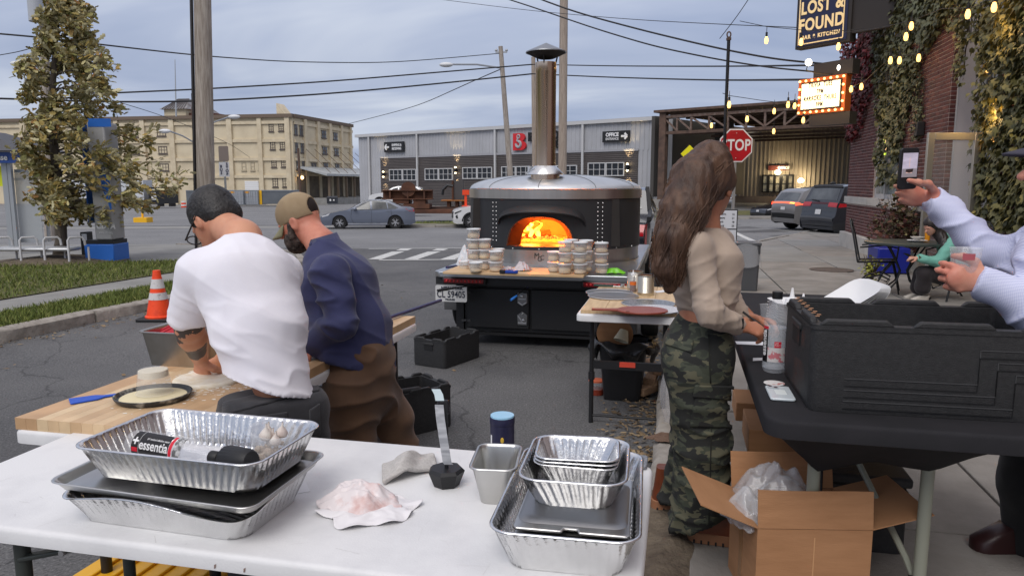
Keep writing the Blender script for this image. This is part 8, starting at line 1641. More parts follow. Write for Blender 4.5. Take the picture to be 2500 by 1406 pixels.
def cover(o,name,tgt,poly,m,th=.004,n=14):
 """a flat cloth piece laid on the surface of tgt inside a four cornered outline seen from the street"""
 me=tgt.data;mw=Matrix.Translation(o.location);bv=BVHTree.FromPolygons([mw@v.co for v in me.vertices],[tuple(p.vertices)for p in me.polygons]);mb=MB();ok={};V=[]
 for i in range(n+1):
  for j in range(n+1):
   a,b=i/n,j/n;u=(poly[0][0]*(1-a)+poly[1][0]*a)*(1-b)+(poly[3][0]*(1-a)+poly[2][0]*a)*b;v=(poly[0][1]*(1-a)+poly[1][1]*a)*(1-b)+(poly[3][1]*(1-a)+poly[2][1]*a)*b
   d=Vector(ray(u,v)).normalized();hit=bv.ray_cast(vv(0,0,CH),d)
   if hit[0]is not None:ok[(i,j)]=len(V);V.append(hit[0]+hit[1]*th-o.location)
 mb.add(V,[tuple(ok[q]for q in Q)for Q in(((i,j),(i,j+1),(i+1,j+1),(i+1,j))for i in range(n)for j in range(n))if all(q in ok for q in Q)])
 if not V:return
 c=obj(name,mb,m,o,smooth=180);s_=c.modifiers.new('t','SOLIDIFY');s_.thickness=th*.9;s_.offset=-1;return c
def cloth(name,c,c2,rough=.85,bs=500,bump=.0006,ns=5):return M(name,c,rough,c2=c2,ns=ns,nd=5,bump=bump,bs=bs,sheen=.15)
def ridge(V,s,seed,amp,pw=1.):return amp*(1-2*np.abs(vn(V,s,seed)))**1
def man_white():
 o=person('dark haired man in a white t-shirt and glasses pressing dough with both hands',(D(668,960,2.5).x,2.5,0));f,w=(-.5,.87,0),vv(.87,.5,0)
 pel,mid,chs,nk=D(668,935,2.5),D(636,800,2.53),D(598,672,2.6),D(592,582,2.7);hc=D(518,526,2.88)
 sl,sr_=D(490,664,2.56),D(684,668,2.76);el,wl,kl=D(462,800,2.67),D(486,872,2.88),D(492,900,2.93);er,wr=D(620,790,2.98),D(552,868,3.04)
 B=Sdf();B.chain([pel+vv(0,.03,0),mid,chs,nk],[.085,.085,.1,.06],.05);B.chain([chs,sl,el],[.06,.058,.049],.03);B.chain([el,el.lerp(wl,.3),wl],[.048,.05,.031],.02);B.chain([chs,sr_,er,wr],[.06,.058,.046,.031],.03)
 head(B,hc,(-.62,.42,-.62),nk,.062);hand(B,wl,(-.02,.25,-.6),(.35,.85,.1),1.0,.95,1,.3,.6);hand(B,wr,(-.55,.1,-.5),(-.3,-.4,-.6),1.0,.9,-1,.3)
 SK=skin('skin_tan',sr(206,150,120),sr(190,128,100));body=put(o,'body',B.mesh(.0055),SK)
 t=SK.node_tree;p=t.nodes['Principled BSDF'];src=p.inputs['Base Color'].links[0].from_socket;tc=N(t,'ShaderNodeTexCoord');nz=N(t,'ShaderNodeTexNoise',Scale=38.,Detail=4.);t.links.new(tc.outputs['Object'],nz.inputs[0]);mxo=None
 for(u,v,rx)in((470,783,.032),(455,800,.018),(440,812,.016),(478,862,.024),(484,846,.014),(447,866,.012),(490,770,.022)):
  q=D(u,v,2.6+(v-770)*.002)-o.location;ds=N(t,'ShaderNodeVectorMath',operation='DISTANCE');t.links.new(tc.outputs['Object'],ds.inputs[0]);ds.inputs[1].default_value=q
  ma=N(t,'ShaderNodeMath',operation='MULTIPLY_ADD');t.links.new(nz.outputs['Fac'],ma.inputs[0]);ma.inputs[1].default_value=rx*2.4;t.links.new(ds.outputs['Value'],ma.inputs[2])
  lt=N(t,'ShaderNodeMath',operation='LESS_THAN');t.links.new(ma.outputs[0],lt.inputs[0]);lt.inputs[1].default_value=rx*1.9+.032
  if mxo is None:mxo=lt
  else:m2=N(t,'ShaderNodeMath',operation='MAXIMUM');t.links.new(mxo.outputs[0],m2.inputs[0]);t.links.new(lt.outputs[0],m2.inputs[1]);mxo=m2
 mq_=N(t,'ShaderNodeMix',data_type='RGBA');t.links.new(mxo.outputs[0],mq_.inputs[0]);t.links.new(src,mq_.inputs[6]);mq_.inputs[7].default_value=sr(74,66,64);t.links.new(mq_.outputs[2],p.inputs['Base Color'])
 T=Sdf();hem=D(664,948,2.5);T.cone(D(664,1010,2.5),mid,.118,.112,.03,w,1.26);T.cone(mid,chs,.112,.122,.04,w,1.38);T.cone(chs,chs.lerp(nk,.5),.12,.08,.05,w,1.3);T.cone(chs.lerp(nk,.45),nk-vv(-.015,.01,.055),.08,.064,.03);T.chain([chs.lerp(nk,.2),sl],[.085,.073],.035);T.chain([chs.lerp(nk,.2),sr_],[.085,.076],.035);T.chain([sl,D(465,762,2.61)],[.074,.072],.022);T.chain([sr_,sr_.lerp(er,.75)],[.076,.066],.02)
 T.ell(nk+vv(-.05,.09,.02),(.06,.06,.05),None,.015,True);q=D(463,772,2.61);T.ell(q-vv(.0,-.02,.105),(.16,.16,.08),None,.004,True)
 T.cut(D(660,966,2.38),(-.32,-.1,-.94))
 def dsp(V):
  lowr=np.clip((1.22-V[:,2])/.3,0,1);U=np.stack([V[:,0],V[:,1],V@np.array((.45,.2,.85))],1);a=(.017*crs(U,(2.6,2.6,10),3,4)+.009*crs(U,(6,6,20),6,4)-.006)*lowr+.006*crs(U,(3,3,9),12,5)*(1-lowr);sh=.005*(1-2*np.abs(vn(V,(9,9,4),8)))*np.clip((V[:,2]-.95)/.2,0,1);return a+sh+.004*vn(V,(3,3,3),5)
 tee=put(o,'t_shirt',T.mesh(.0062,dsp),cloth('cotton_white',sr(232,230,236),sr(224,222,230)))
 mb=MB();ring_=[nk+vv(.068*math.cos(q)*.95+.004,.068*math.sin(q)-.012,-.018-.022*math.sin(q))-o.location for q in np.linspace(0,2*PI,28)[:-1]];mb.tube(ring_,.009,6,closed=True);obj('collar',mb,cloth('cotton_white',sr(232,230,236),sr(224,222,230)),tee,smooth=180)
 J=Sdf();hl,hr=D(610,1010,2.46),D(728,1000,2.58);J.cone(D(665,962,2.52),D(668,1030,2.52),.115,.125,.05,w,1.35);kl_,kr_=vv(hl.x-.04,hl.y+.04,.40),vv(hr.x+.02,hr.y+.04,.40);J.chain([hl,kl_,vv(kl_.x,kl_.y-.02,.06)],[.105,.075,.065],.04);J.chain([hr,kr_,vv(kr_.x,kr_.y-.02,.06)],[.105,.075,.065],.04);J.ell(D(668,935,2.5),(.3,.3,.05),None,.01,True)
 DN=cloth('denim_black',sr(52,52,56),sr(40,40,44),bs=700,bump=.0008,ns=12);jn=put(o,'jeans',J.mesh(.009,lambda V:.006*(1-2*np.abs(vn(V,(6,6,14),2)))),DN)
 cover(o,'waistband',jn,[(545,985),(775,930),(778,955),(545,1012)],DN,.006);cover(o,'back_pocket',jn,[(592,1020),(700,1005),(704,1075),(596,1085)],DN,.005);cover(o,'back_pocket',jn,[(755,1000),(778,985),(780,1060),(758,1068)],DN,.005)
 mb=MB()
 for x,y in((kl_.x,kl_.y),(kr_.x,kr_.y)):q=vv(x,y,0)-o.location;mb.loft([ring(.1,.27,.045,0,32),ring(.1,.27,.045,.05,32),ring(.08,.16,.04,.09,32)]);mb.v[-96:]=[(a+q.x,b+q.y+.04,c+.0)for a,b,c in mb.v[-96:]];obj('shoe',mb,BLACK,o,smooth=60);mb=MB()
 fh,uh,rh=frame((-.62,.42,-.62));Hh=Sdf();Hh.ell(hc-fh*.012+uh*.012,(.085,.104,.1),[rh,fh,uh],.02);Hh.ell(hc-fh*.07-uh*.045,(.07,.045,.05),[rh,fh,uh],.03);Hh.ell(hc+fh*.115-uh*.06,(.11,.085,.095),[rh,fh,uh],.012,True);Hh.ell(hc-uh*.125+fh*.01,(.1,.12,.062),[rh,fh,uh],.01,True)
 for s in(-1,1):Hh.ell(hc+rh*s*.095-uh*.05-fh*.0,(.03,.034,.042),[rh,fh,uh],.01,True)
 HR=M('hair_black',(.012,.011,.011),.5,c2=(.03,.027,.026),ns=60,bump=.004,bs=90);put(o,'hair',Hh.mesh(.005,lambda V:.0022*(1-2*np.abs(vn(V,(90,90,150),1)))+.0025*vn(V,(30,30,30),4)),HR)
 g=thing('eyeglasses','','x');bpy.data.objects.remove(g);mb=MB();e=hc+fh*.118-uh*.03-o.location
 for s in(-1,1):mb.tube([hc+rh*s*.083-fh*.02-uh*.012-o.location,e+rh*s*.072+uh*.004],.0032,6);mb.tube([e+rh*s*.036+rh*.03*math.cos(q)+uh*.02*math.sin(q)for q in np.linspace(0,2*PI,18)[:-1]],.0026,5,closed=True)
 obj('glasses',mb,BLACK,o)
man_white()
def man_blue():
 o=person('bearded man in a tan mesh cap, navy work jacket and brown trousers',(D(878,960,3.3).x,3.3,0));w=vv(.6,.8,0);wf=vv(-.8,.6,0)
 pel,mid,chs,nk,hc=D(880,905,3.3),D(858,800,3.32),D(826,688,3.36),D(786,596,3.42),D(730,530,3.5);sn,sf=D(806,668,3.18),D(838,660,3.56);en,wn_=D(834,785,3.12),D(768,838,3.2);wf_,ef=D(760,850,3.55),D(840,770,3.66)
 B=Sdf();B.chain([pel,mid,chs,nk],[.1,.1,.11,.06],.05);B.chain([chs,sn,en,wn_],[.06,.055,.045,.03],.03);B.chain([chs,sf,ef,wf_],[.06,.055,.045,.03],.03);fd_=(-.86,.2,-.36);fh,uh,rh=head(B,hc,fd_,nk,.064,1.02,1.15);hand(B,wn_,(-.7,.1,-.5),(.2,.4,-.8),1,.5,1);hand(B,wf_,(-.7,-.05,-.4),(.1,-.3,-.9),1,.5,-1)
 put(o,'body',B.mesh(.006),skin('skin_pink',sr(206,142,118),sr(184,112,92)))
 J=Sdf();J.cone(D(872,950,3.31),mid,.165,.14,.05,w,1.28);J.cone(mid,chs,.14,.14,.05,w,1.32);J.cone(chs,chs.lerp(nk,.6),.13,.085,.05,w,1.3);J.cone(chs.lerp(nk,.55),nk+vv(.01,0,-.015),.085,.07,.03);J.chain([chs.lerp(nk,.3),sn,en],[.085,.08,.064],.018);J.chain([en,wn_],[.064,.052],.015);J.chain([chs.lerp(nk,.3),sf,ef,wf_],[.085,.08,.064,.05],.03);J.ell(nk+vv(-.05,.03,.03),(.055,.055,.06),None,.012,True)
 J.cut(D(872,898,3.2),(-.3,-.05,-.95))
 def dsp(V):arm=np.clip((vv(*en).y+.06-V[:,1])/.06,0,1);U=np.stack([V[:,0],V[:,1],V@np.array((.35,.2,.9))],1);return .018*crs(U,(5,5,13),3,4)*arm+.011*crs(V,(7,7,2.2),8,4)*(1-arm)+.008*crs(U,(3,3,10),5,4)-.005
 NJ=cloth('navy_twill',sr(52,56,96),sr(42,46,82),.8,500);jk=put(o,'jacket',J.mesh(.007,dsp),NJ)
 mb=MB();c0=nk-o.location;P=[]
 for q in np.linspace(-2.1,1.1,14):P.append([c0+vv(.078*math.cos(q),.078*math.sin(q),-.01-.02*math.cos(q)),c0+vv(.07*math.cos(q),.07*math.sin(q),.035+.02*math.cos(q)),c0+vv(.098*math.cos(q)+.005,.098*math.sin(q),-.025+.01*math.cos(q))])
 mb.loft(P,closed=False,c0=False,c1=False);cc=obj('collar',mb,NJ,jk,smooth=180);s_=cc.modifiers.new('t','SOLIDIFY');s_.thickness=.006
 T=Sdf();T.cone(D(880,872,3.3),D(880,960,3.3),.135,.145,.05,w,1.2);hl,hr=D(850,960,3.2),D(910,950,3.42);T.chain([hl,vv(hl.x+.01,hl.y+.02,.38),vv(hl.x+.03,hl.y+.02,.05)],[.12,.098,.085],.05);T.chain([hr,vv(hr.x+.08,hr.y+.02,.42),vv(hr.x+.17,hr.y+.05,.05)],[.12,.095,.08],.05)
 tr=put(o,'trousers',T.mesh(.008,lambda V:.018*crs(V,(5,5,10),7,4)+.006*vn(V,(3,3,4),2)-.006),cloth('brown_twill',sr(96,70,50),sr(80,58,42)))
 for x,y in((hl.x+.03,hl.y),(hr.x+.17,hr.y+.05)):mb=MB();mb.loft([ring(.1,.28,.045,0,32),ring(.1,.28,.045,.05,32),ring(.08,.16,.04,.1,32)]);mb.v=[(b+x-o.location.x-.04,a+y-o.location.y,c)for a,b,c in mb.v];obj('shoe',mb,WHITEP,o,smooth=60)
 FR=[rh,fh,uh];Cp=Sdf();cc_=hc+uh*.018;Cp.ell(cc_,(.086,.108,.1),FR,.02);Cp.ell(cc_-uh*.115,(.2,.22,.085),FR,.006,True);Cp.ell(cc_-fh*.105+uh*.0,(.048,.05,.044),FR,.006,True)
 CM=M('cap_mesh',sr(172,152,122),.9,c2=sr(150,130,102),ns=6,bump=.003,bs=260,bstretch=(1,1,3));cp=put(o,'cap',Cp.mesh(.005),CM);Bk=Sdf();Bk.ell(cc_-fh*.002,(.08,.1,.094),FR,.01);Bk.ell(cc_-uh*.115,(.2,.22,.08),FR,.006,True);put(o,'cap_lining',Bk.mesh(.006),M('cap_dark',sr(34,24,22),.9))
 mb=MB();mb.grid(lambda a,b:tuple(cc_+fh*(.095*math.cos(a*.9)+.075*b*math.cos(a))+rh*(.08*math.sin(a*.95)+.0*b)-uh*(.03+.035*b+.03*(1-math.cos(a))*b)-o.location),list(np.linspace(-1.1,1.1,13)),list(np.linspace(0,1,6)));br=obj('visor',mb,M('cap_visor',sr(150,140,112),.9,c2=sr(120,118,92),ns=12),cp,smooth=180);s_=br.modifiers.new('t','SOLIDIFY');s_.thickness=.006
 Bd=Sdf();Bd.ell(hc+fh*.045-uh*.088,(.069,.062,.058),FR,.02);Bd.ell(hc+fh*.062-uh*.12,(.045,.042,.035),FR,.03);Bd.ell(hc+fh*.1-uh*.05,(.05,.05,.04),FR,.01,True);Bd.ell(hc-fh*.06-uh*.1,(.12,.06,.1),FR,.02,True);Bd.cone(hc+rh*.072+fh*.02-uh*.03,hc+rh*.066+fh*.035-uh*.08,.012,.016,.01);Bd.cone(hc-rh*.072+fh*.02-uh*.03,hc-rh*.066+fh*.035-uh*.08,.012,.016,.01)
 put(o,'beard',Bd.mesh(.005,lambda V:.004*(1-2*np.abs(vn(V,(90,90,90),1)))),M('beard_grey',sr(92,80,74),.9,c2=sr(40,34,32),ns=30,bump=.003,bs=200))
man_blue()
def woman():
 o=person('woman with long wavy brown hair in a beige top and camouflage trousers writing',(D(1712,900,2.85).x,2.85,.12));w=vv(.5,-.85,0)
 pel,wst,chs,nk,hc=D(1708,850,2.85),D(1722,775,2.85),D(1722,660,2.85),D(1722,560,2.86),D(1738,444,2.87)
 sn,en,wn_=D(1700,606,2.71),D(1732,762,2.66),D(1806,795,2.72);sf,ef,wf_=D(1752,590,3.0),D(1772,720,3.08),D(1832,778,2.98)
 B=Sdf();B.chain([pel,wst,chs,nk],[.085,.082,.09,.05],.05);B.cone(wst-vv(0,0,.04),wst+vv(0,0,.03),.083,.08,.03,w,1.3);B.chain([chs,sn,en,wn_],[.05,.042,.035,.025],.03);B.chain([chs,sf,ef,wf_],[.05,.042,.035,.025],.03);fh,uh,rh=head(B,hc,(.6,.78,-.14),nk,.047,.96,.9);hand(B,wn_,(.85,.15,-.2),(.1,.5,-.75),.88,.75,1);hand(B,wf_,(.75,-.4,-.12),(.3,-.5,-.6),.88,.8,-1)
 put(o,'body',B.mesh(.0055),skin('skin_olive',sr(188,130,100),sr(168,110,84)))
 T=Sdf();T.cone(wst+vv(0,0,.025),chs-vv(0,0,.06),.088,.094,.04,w,1.35);T.cone(chs-vv(0,0,.06),chs+vv(0,0,.05),.1,.102,.05,w,1.35);T.ell(chs+vv(.065,-.02,.0),(.055,.05,.05),None,.04);T.ell(chs+vv(.07,.07,.0),(.055,.05,.05),None,.04);T.cone(chs+vv(0,0,.05),nk-vv(0,0,.05),.1,.06,.05,w,1.5)
 T.chain([chs+vv(0,0,.09),sn],[.07,.058],.04);T.chain([chs+vv(0,0,.09),sf],[.07,.058],.04);T.chain([sn,en],[.057,.046],.025);T.chain([en,wn_-vv(.012,0,0)],[.045,.034],.015);T.chain([sf,ef,wf_-vv(.03,0,0)],[.056,.047,.034],.03);T.ell(nk+vv(.015,.01,.012),(.068,.068,.062),None,.008,True)
 def dsp(V):
  el_=np.exp(-(np.linalg.norm(V-np.array(en.lerp(wn_,.35)),axis=1)/.1)**2);ws_=np.exp(-((V[:,2]-wst.z-.06)/.07)**2);U=np.stack([V[:,0],V[:,1],V@np.array((-.5,.2,.85))],1);return .013*crs(V,(20,8,12),3,3)*el_+.009*crs(V,(4,4,24),6,3)*ws_+.006*crs(U,(4,4,14),2,4)-.003
 put(o,'top',T.mesh(.0065,dsp),cloth('rib_beige',sr(178,160,144),sr(166,148,132),.9,600))
 P=Sdf();P.cone(D(1712,800,2.85),D(1708,850,2.85),.09,.105,.04,w,1.3);P.cone(D(1702,850,2.85),D(1702,905,2.86),.112,.112,.05,w,1.28);P.ell(D(1672,870,2.8),(.085,.085,.09),None,.05);P.ell(D(1690,872,2.95),(.085,.085,.09),None,.05)
 P.chain([D(1698,900,2.79),D(1712,1080,2.8),D(1714,1200,2.81),D(1703,1330,2.82)],[.116,.104,.1,.124],.05);P.chain([D(1715,900,2.95),D(1708,1080,3.02),D(1662,1260,3.1)],[.113,.1,.115],.05);P.cut(vv(.72,0,.2),(.42,0,-1))
 def dsp2(V):k=np.clip((.95-V[:,2])/.3,.3,1);lw=np.clip((.5-V[:,2])/.3,0,1);return(.014*crs(V,(6,6,11),4,4)+.016*crs(V,(8,8,4),9,4)*lw-.005)*k
 m=bpy.data.materials.new('camouflage');m.use_nodes=True;t=m.node_tree;p=t.nodes['Principled BSDF'];tc=N(t,'ShaderNodeTexCoord');mp=N(t,'ShaderNodeMapping');mp.inputs['Scale'].default_value=(11,11,23);t.links.new(tc.outputs['Object'],mp.inputs[0]);pv=None
 for k,(th,cl)in enumerate(((.5,sr(66,70,58)),(.53,sr(48,52,44)),(.545,sr(88,86,68)),(.54,sr(34,35,33)))):
  ad_=N(t,'ShaderNodeVectorMath',operation='ADD');t.links.new(mp.outputs[0],ad_.inputs[0]);ad_.inputs[1].default_value=(k*7.3,k*3.1,k*5.7);n_=N(t,'ShaderNodeTexNoise',Scale=1.1,Detail=2.5,Roughness=.5,Distortion=.5);t.links.new(ad_.outputs[0],n_.inputs[0]);gt=N(t,'ShaderNodeMath',operation='GREATER_THAN');gt.inputs[1].default_value=th;t.links.new(n_.outputs['Fac'],gt.inputs[0]);r_=N(t,'ShaderNodeMix',data_type='RGBA');t.links.new(gt.outputs[0],r_.inputs[0]);r_.inputs[7].default_value=cl
  if pv:t.links.new(pv.outputs[2],r_.inputs[6])
  else:r_.inputs[6].default_value=sr(58,62,50)
  pv=r_
 t.links.new(pv.outputs[2],p.inputs['Base Color']);p.inputs['Roughness'].default_value=.9
 pn=put(o,'trousers',P.mesh(.007,dsp2),m);cover(o,'back_pocket_flap',pn,[(1628,812),(1694,832),(1688,862),(1624,840)],m,.007);cover(o,'cargo_pocket',pn,[(1698,965),(1784,968),(1784,1045),(1684,1040)],m,.008);cover(o,'cargo_flap',pn,[(1696,938),(1784,942),(1785,975),(1692,966)],m,.014);SD=M('camo_seam',sr(34,35,30),.9);cover(o,'seam',pn,[(1728,815),(1731,815),(1736,935),(1733,935)],SD,.003,10);cover(o,'seam',pn,[(1735,1046),(1738,1046),(1732,1280),(1729,1280)],SD,.003,12)
 BT=M('boot_tan',sr(120,62,36),.35,c2=sr(98,48,28),ns=12);SO=M('sole_tan',sr(150,104,74),.7)
 for(u,v,y,z0,rz)in((1752,1318,2.80,.12,-.3),(1655,1245,3.1,.12,-.2)):
  q=D(u,v,y);b=bpy.data.objects.new('boot',None);mb=MB();mb.loft([[(y_,x_,.045)for x_,y_,z in ring(.085,.23,.04,0,40)][::-1],[(y_*.98,x_*.98,.075)for x_,y_,z in ring(.085,.23,.04,0,40)][::-1],[(y_*.9-.005,x_*.92,.1)for x_,y_,z in ring(.085,.23,.04,0,40)][::-1],[(y_*.7-.025,x_*.85,.125)for x_,y_,z in ring(.085,.23,.04,0,40)][::-1],[(y_*.42-.05,x_*.8,.19)for x_,y_,z in ring(.085,.23,.04,0,40)][::-1]]);bt=obj('boot',mb,BT,o,smooth=60,loc=(q.x-o.location.x,q.y-o.location.y,0),rz=rz)
  mb=MB();mb.prism([(y_*1.04,x_*1.06)for x_,y_,z in ring(.085,.23,.04,0,40)],.0,.045);obj('sole',mb,SO,bt,bevel=.004)
  for k in range(8):mb=MB();mb.cbox((-.09+.028*k,-.0455,.008),(.007,.006,.016));obj('tread',mb,SEAM,bt)
 mb=MB();a=wn_.lerp(en,.12);d=(wn_-en).normalized();mb.cyl(a-d*.011-o.location,a+d*.011-o.location,.031,n=20);s1=a+vv(0,-.03,.008)-o.location;mb.cbox(s1,(.036,.012,.04));obj('wristwatch',mb,BLACK,o,bevel=.003)
 HB=M('hair_brown',sr(58,40,31),.5,c2=sr(98,71,53),ns=18,nd=4,stretch=(1,1,.25),bump=.003,bs=120,bstretch=(2,2,.3));FR=[rh,fh,uh];H=Sdf();H.ell(hc-fh*.008+uh*.012,(.084,.103,.097),FR);H.ell(hc+fh*.1-uh*.065,(.06,.07,.09),FR,.012,True);H.ell(hc+rh*.1+fh*.005-uh*.06,(.035,.026,.045),FR,.01,True)
 mass=[D(1735,390,2.86),D(1700,440,2.81),D(1672,510,2.77),D(1650,580,2.73),D(1634,650,2.72),D(1636,700,2.71)];H.chain(mass,[.07,.085,.08,.066,.05,.024],.04)
 hr=put(o,'hair',H.mesh(.007,lambda V:.008*(1-2*np.abs(vn(V,(26,26,9),1)))+.004*vn(V,(70,70,20),2)),HB);lk=MB();rd=random.Random(3);rs=[.078,.092,.088,.075,.062,.04]
 for i in range(520):
  a=rd.uniform(0,2*PI);rr=rd.uniform(.75,1.08);n0=rd.choice([0,0,1,1,2,3]);ph,fq,am=rd.uniform(0,6),rd.uniform(2.2,3.6),rd.uniform(.004,.014);pts=[];L_=rd.uniform(.72,1.05);m_=26
  for k in range(m_):
   q=min(4.99,n0+(5-n0)*L_*k/(m_-1));j=int(q);e=q-j;c=mass[j].lerp(mass[j+1],e);r_=(rs[j]*(1-e)+rs[j+1]*e)*rr;aa=a+.25*math.sin(q*1.1+ph);pts.append(c+vv(math.cos(aa)*r_+am*math.sin(fq*q+ph),math.sin(aa)*r_+am*math.cos(fq*q*1.1+ph),am*.5*math.sin(q*fq))-o.location)
  lk.tube(pts,[(.0022 if rr<1 else .0015)*(1-.75*(k/(m_-1))**2)*(.3 if k==0 else 1)for k in range(m_)],4)
 for i in range(240):
  a=rd.uniform(-1.9,1.9);b0=rd.uniform(.0,.5);pts=[]
  for k in range(9):
   q=k/8;th=(b0+(1-b0)*q)*1.75;d=fh*math.cos(th)*math.cos(a*.8)+uh*math.sin(th)+rh*math.sin(a)*math.cos(th*.8)*.9;d.normalize();pts.append(hc-fh*.008+uh*.012+fh*d.dot(fh)*.106+uh*d.dot(uh)*.1+rh*d.dot(rh)*.087-o.location)
  lk.tube(pts,[.0012]*9,4)
 obj('hair_lock',lk,HB,hr,smooth=180,kind='stuff');mb=MB();mb.sphere(hc+rh*.082-uh*.062-o.location,.006,8,6);obj('earring',mb,CHROME,o)
 pe=thing('pen','dark pen held in the writing hand','pen',D(1848,782,2.8));mb=MB();mb.cyl((-.05,.02,.03),(.03,-.02,-.03),.0045,n=8);obj('barrel',mb,BLACK,pe)
woman()
def man_phone():
 o=person('man in a blue striped shirt raising a phone and holding a clear cup',(D(2575,900,2.55).x,2.55,.12));w=vv(.4,.9,0)
 pel,chs,nk,hc=D(2590,880,2.55),D(2592,660,2.5),D(2600,520,2.45),D(2606,388,2.42);s1,e1,w1=D(2555,625,2.58),D(2412,612,2.64),D(2278,484,2.77);s2,e2,w2=D(2575,620,2.3),D(2545,760,2.2),D(2412,692,2.27)
 B=Sdf();B.chain([pel,chs,nk],[.12,.13,.06],.05);B.chain([chs,s1,e1,w1],[.07,.055,.045,.031],.03);B.chain([chs,s2,e2,w2],[.07,.055,.045,.031],.03);fh,uh,rh=head(B,hc,(-.93,.36,-.02),nk,.062,1.04,1.1)
 hand(B,w1+vv(0,.01,-.01),(-.86,.0,.24),(-.1,-1,.1),.95,.22,1,.1,1,[D(2280,468,2.755),D(2266,449,2.715),D(2243,446,2.682),D(2219,441,2.674)]);hand(B,w2,(-.95,.12,.16),(-.1,.95,.05),1.02,.85,-1,.1,.3)
 put(o,'body',B.mesh(.0055),skin('skin_rosy',sr(212,156,132),sr(198,124,104)))
 T=Sdf();T.cone(pel+vv(0,0,.0),chs,.155,.165,.06,w,1.2);T.cone(chs,nk-vv(0,0,.06),.155,.075,.06,w,1.25);T.chain([chs+vv(0,0,.06),s1,e1],[.1,.076,.058],.05);T.chain([e1,w1.lerp(e1,.16)],[.058,.046],.03);T.cone(w1.lerp(e1,.3),w1.lerp(e1,.04),.049,.05,.01);T.chain([chs+vv(0,0,.06),s2,e2],[.1,.095,.075],.05);T.chain([e2,w2.lerp(e2,.2)],[.075,.052],.03);T.cone(w2.lerp(e2,.34),w2.lerp(e2,.06),.05,.052,.01);T.ell(w1-vv(.035,0,-.03),(.045,.08,.045),None,.004,True)
 dsp=lambda V:.015*crs(V,(11,8,12),3,4)+.006*vn(V,(5,5,5),2)-.005;m=M('shirt_blue',sr(212,216,236),.75);t=m.node_tree;p=t.nodes['Principled BSDF'];tc=N(t,'ShaderNodeTexCoord');prev=None
 for dr in('Z','X'):
  wv=N(t,'ShaderNodeTexWave',wave_type='BANDS',bands_direction=dr,Scale=75.,Distortion=2.2,Detail=1.);wv.inputs['Detail Scale'].default_value=.25;t.links.new(tc.outputs['Object'],wv.inputs[0]);mr=N(t,'ShaderNodeMapRange');mr.inputs['From Min'].default_value=.5;mr.inputs['From Max'].default_value=.85;mr.inputs['To Max'].default_value=.55 if dr=='Z' else .22;t.links.new(wv.outputs['Fac'],mr.inputs['Value']);mx=N(t,'ShaderNodeMix',data_type='RGBA');t.links.new(mr.outputs[0],mx.inputs[0]);mx.inputs[7].default_value=sr(120,130,184)
  if prev:t.links.new(prev.outputs[2],mx.inputs[6])
  else:mx.inputs[6].default_value=sr(218,220,238)
  prev=mx
 t.links.new(prev.outputs[2],p.inputs['Base Color']);put(o,'shirt',T.mesh(.0065,dsp),m)
 P=Sdf();P.cone(D(2590,870,2.55),D(2585,960,2.56),.16,.165,.05,w,1.2);P.chain([D(2540,960,2.7),D(2520,1180,2.72),D(2512,1385,2.74)],[.12,.1,.085],.05);P.chain([D(2610,960,2.45),D(2640,1200,2.4),D(2650,1400,2.4)],[.12,.1,.085],.05);put(o,'trousers',P.mesh(.011,lambda V:.008*(1-2*np.abs(vn(V,(7,7,9),3)))),cloth('trouser_black',(.01,.01,.011),(.014,.014,.015)))
 mb=MB();mb.loft([[(y_-.06,x_,z)for x_,y_,z in ring(.1,.3,.045,zz,32)][::-1]for zz in(0,.04)]+[[(y_*.7,x_*.8,.1)for x_,y_,z in ring(.1,.3,.045,0,32)][::-1]]);q=D(2512,1400,2.74);obj('shoe',mb,M('shoe_maroon',sr(52,28,28),.4),o,smooth=60,loc=(q.x-o.location.x-.03,q.y-o.location.y,0))
 FR=[rh,fh,uh];Cp=Sdf();Cp.ell(hc+uh*.025,(.09,.112,.1),FR);Cp.ell(hc-uh*.09,(.2,.22,.085),FR,.006,True);CPM=M('cap_navy',sr(62,60,72),.85);cp=put(o,'cap',Cp.mesh(.007),CPM);mb=MB();mb.grid(lambda a,b:tuple(hc+fh*(.098*math.cos(a*.9)+.085*b*math.cos(a))+rh*.082*math.sin(a*.95)+uh*(.045-.022*b-.02*(1-math.cos(a)))-o.location),list(np.linspace(-1.1,1.1,13)),list(np.linspace(0,1,6)));br=obj('visor',mb,CPM,cp,smooth=180);s_=br.modifiers.new('t','SOLIDIFY');s_.thickness=.007
 mb=MB();d=(w2-e2).normalized();a=w2.lerp(e2,.05)-o.location;mb.cyl(a-d*.008,a+d*.008,.034,n=20);obj('wristwatch',mb,STEEL,o)
 ph=thing('phone','black phone held up high with the street scene on its screen','phone',D(2217,412,2.70));ph.rotation_euler=(R(4),R(-2),R(8));mb=MB();mb.slab([(x,z)for x,z in rrect(.072,.148,.012)],-.005,.005);obj('case',mb,BLACK,ph,bevel=.002);mb=MB();mb.box((-.027,-.0062,-.03),(.031,-.0055,.056))
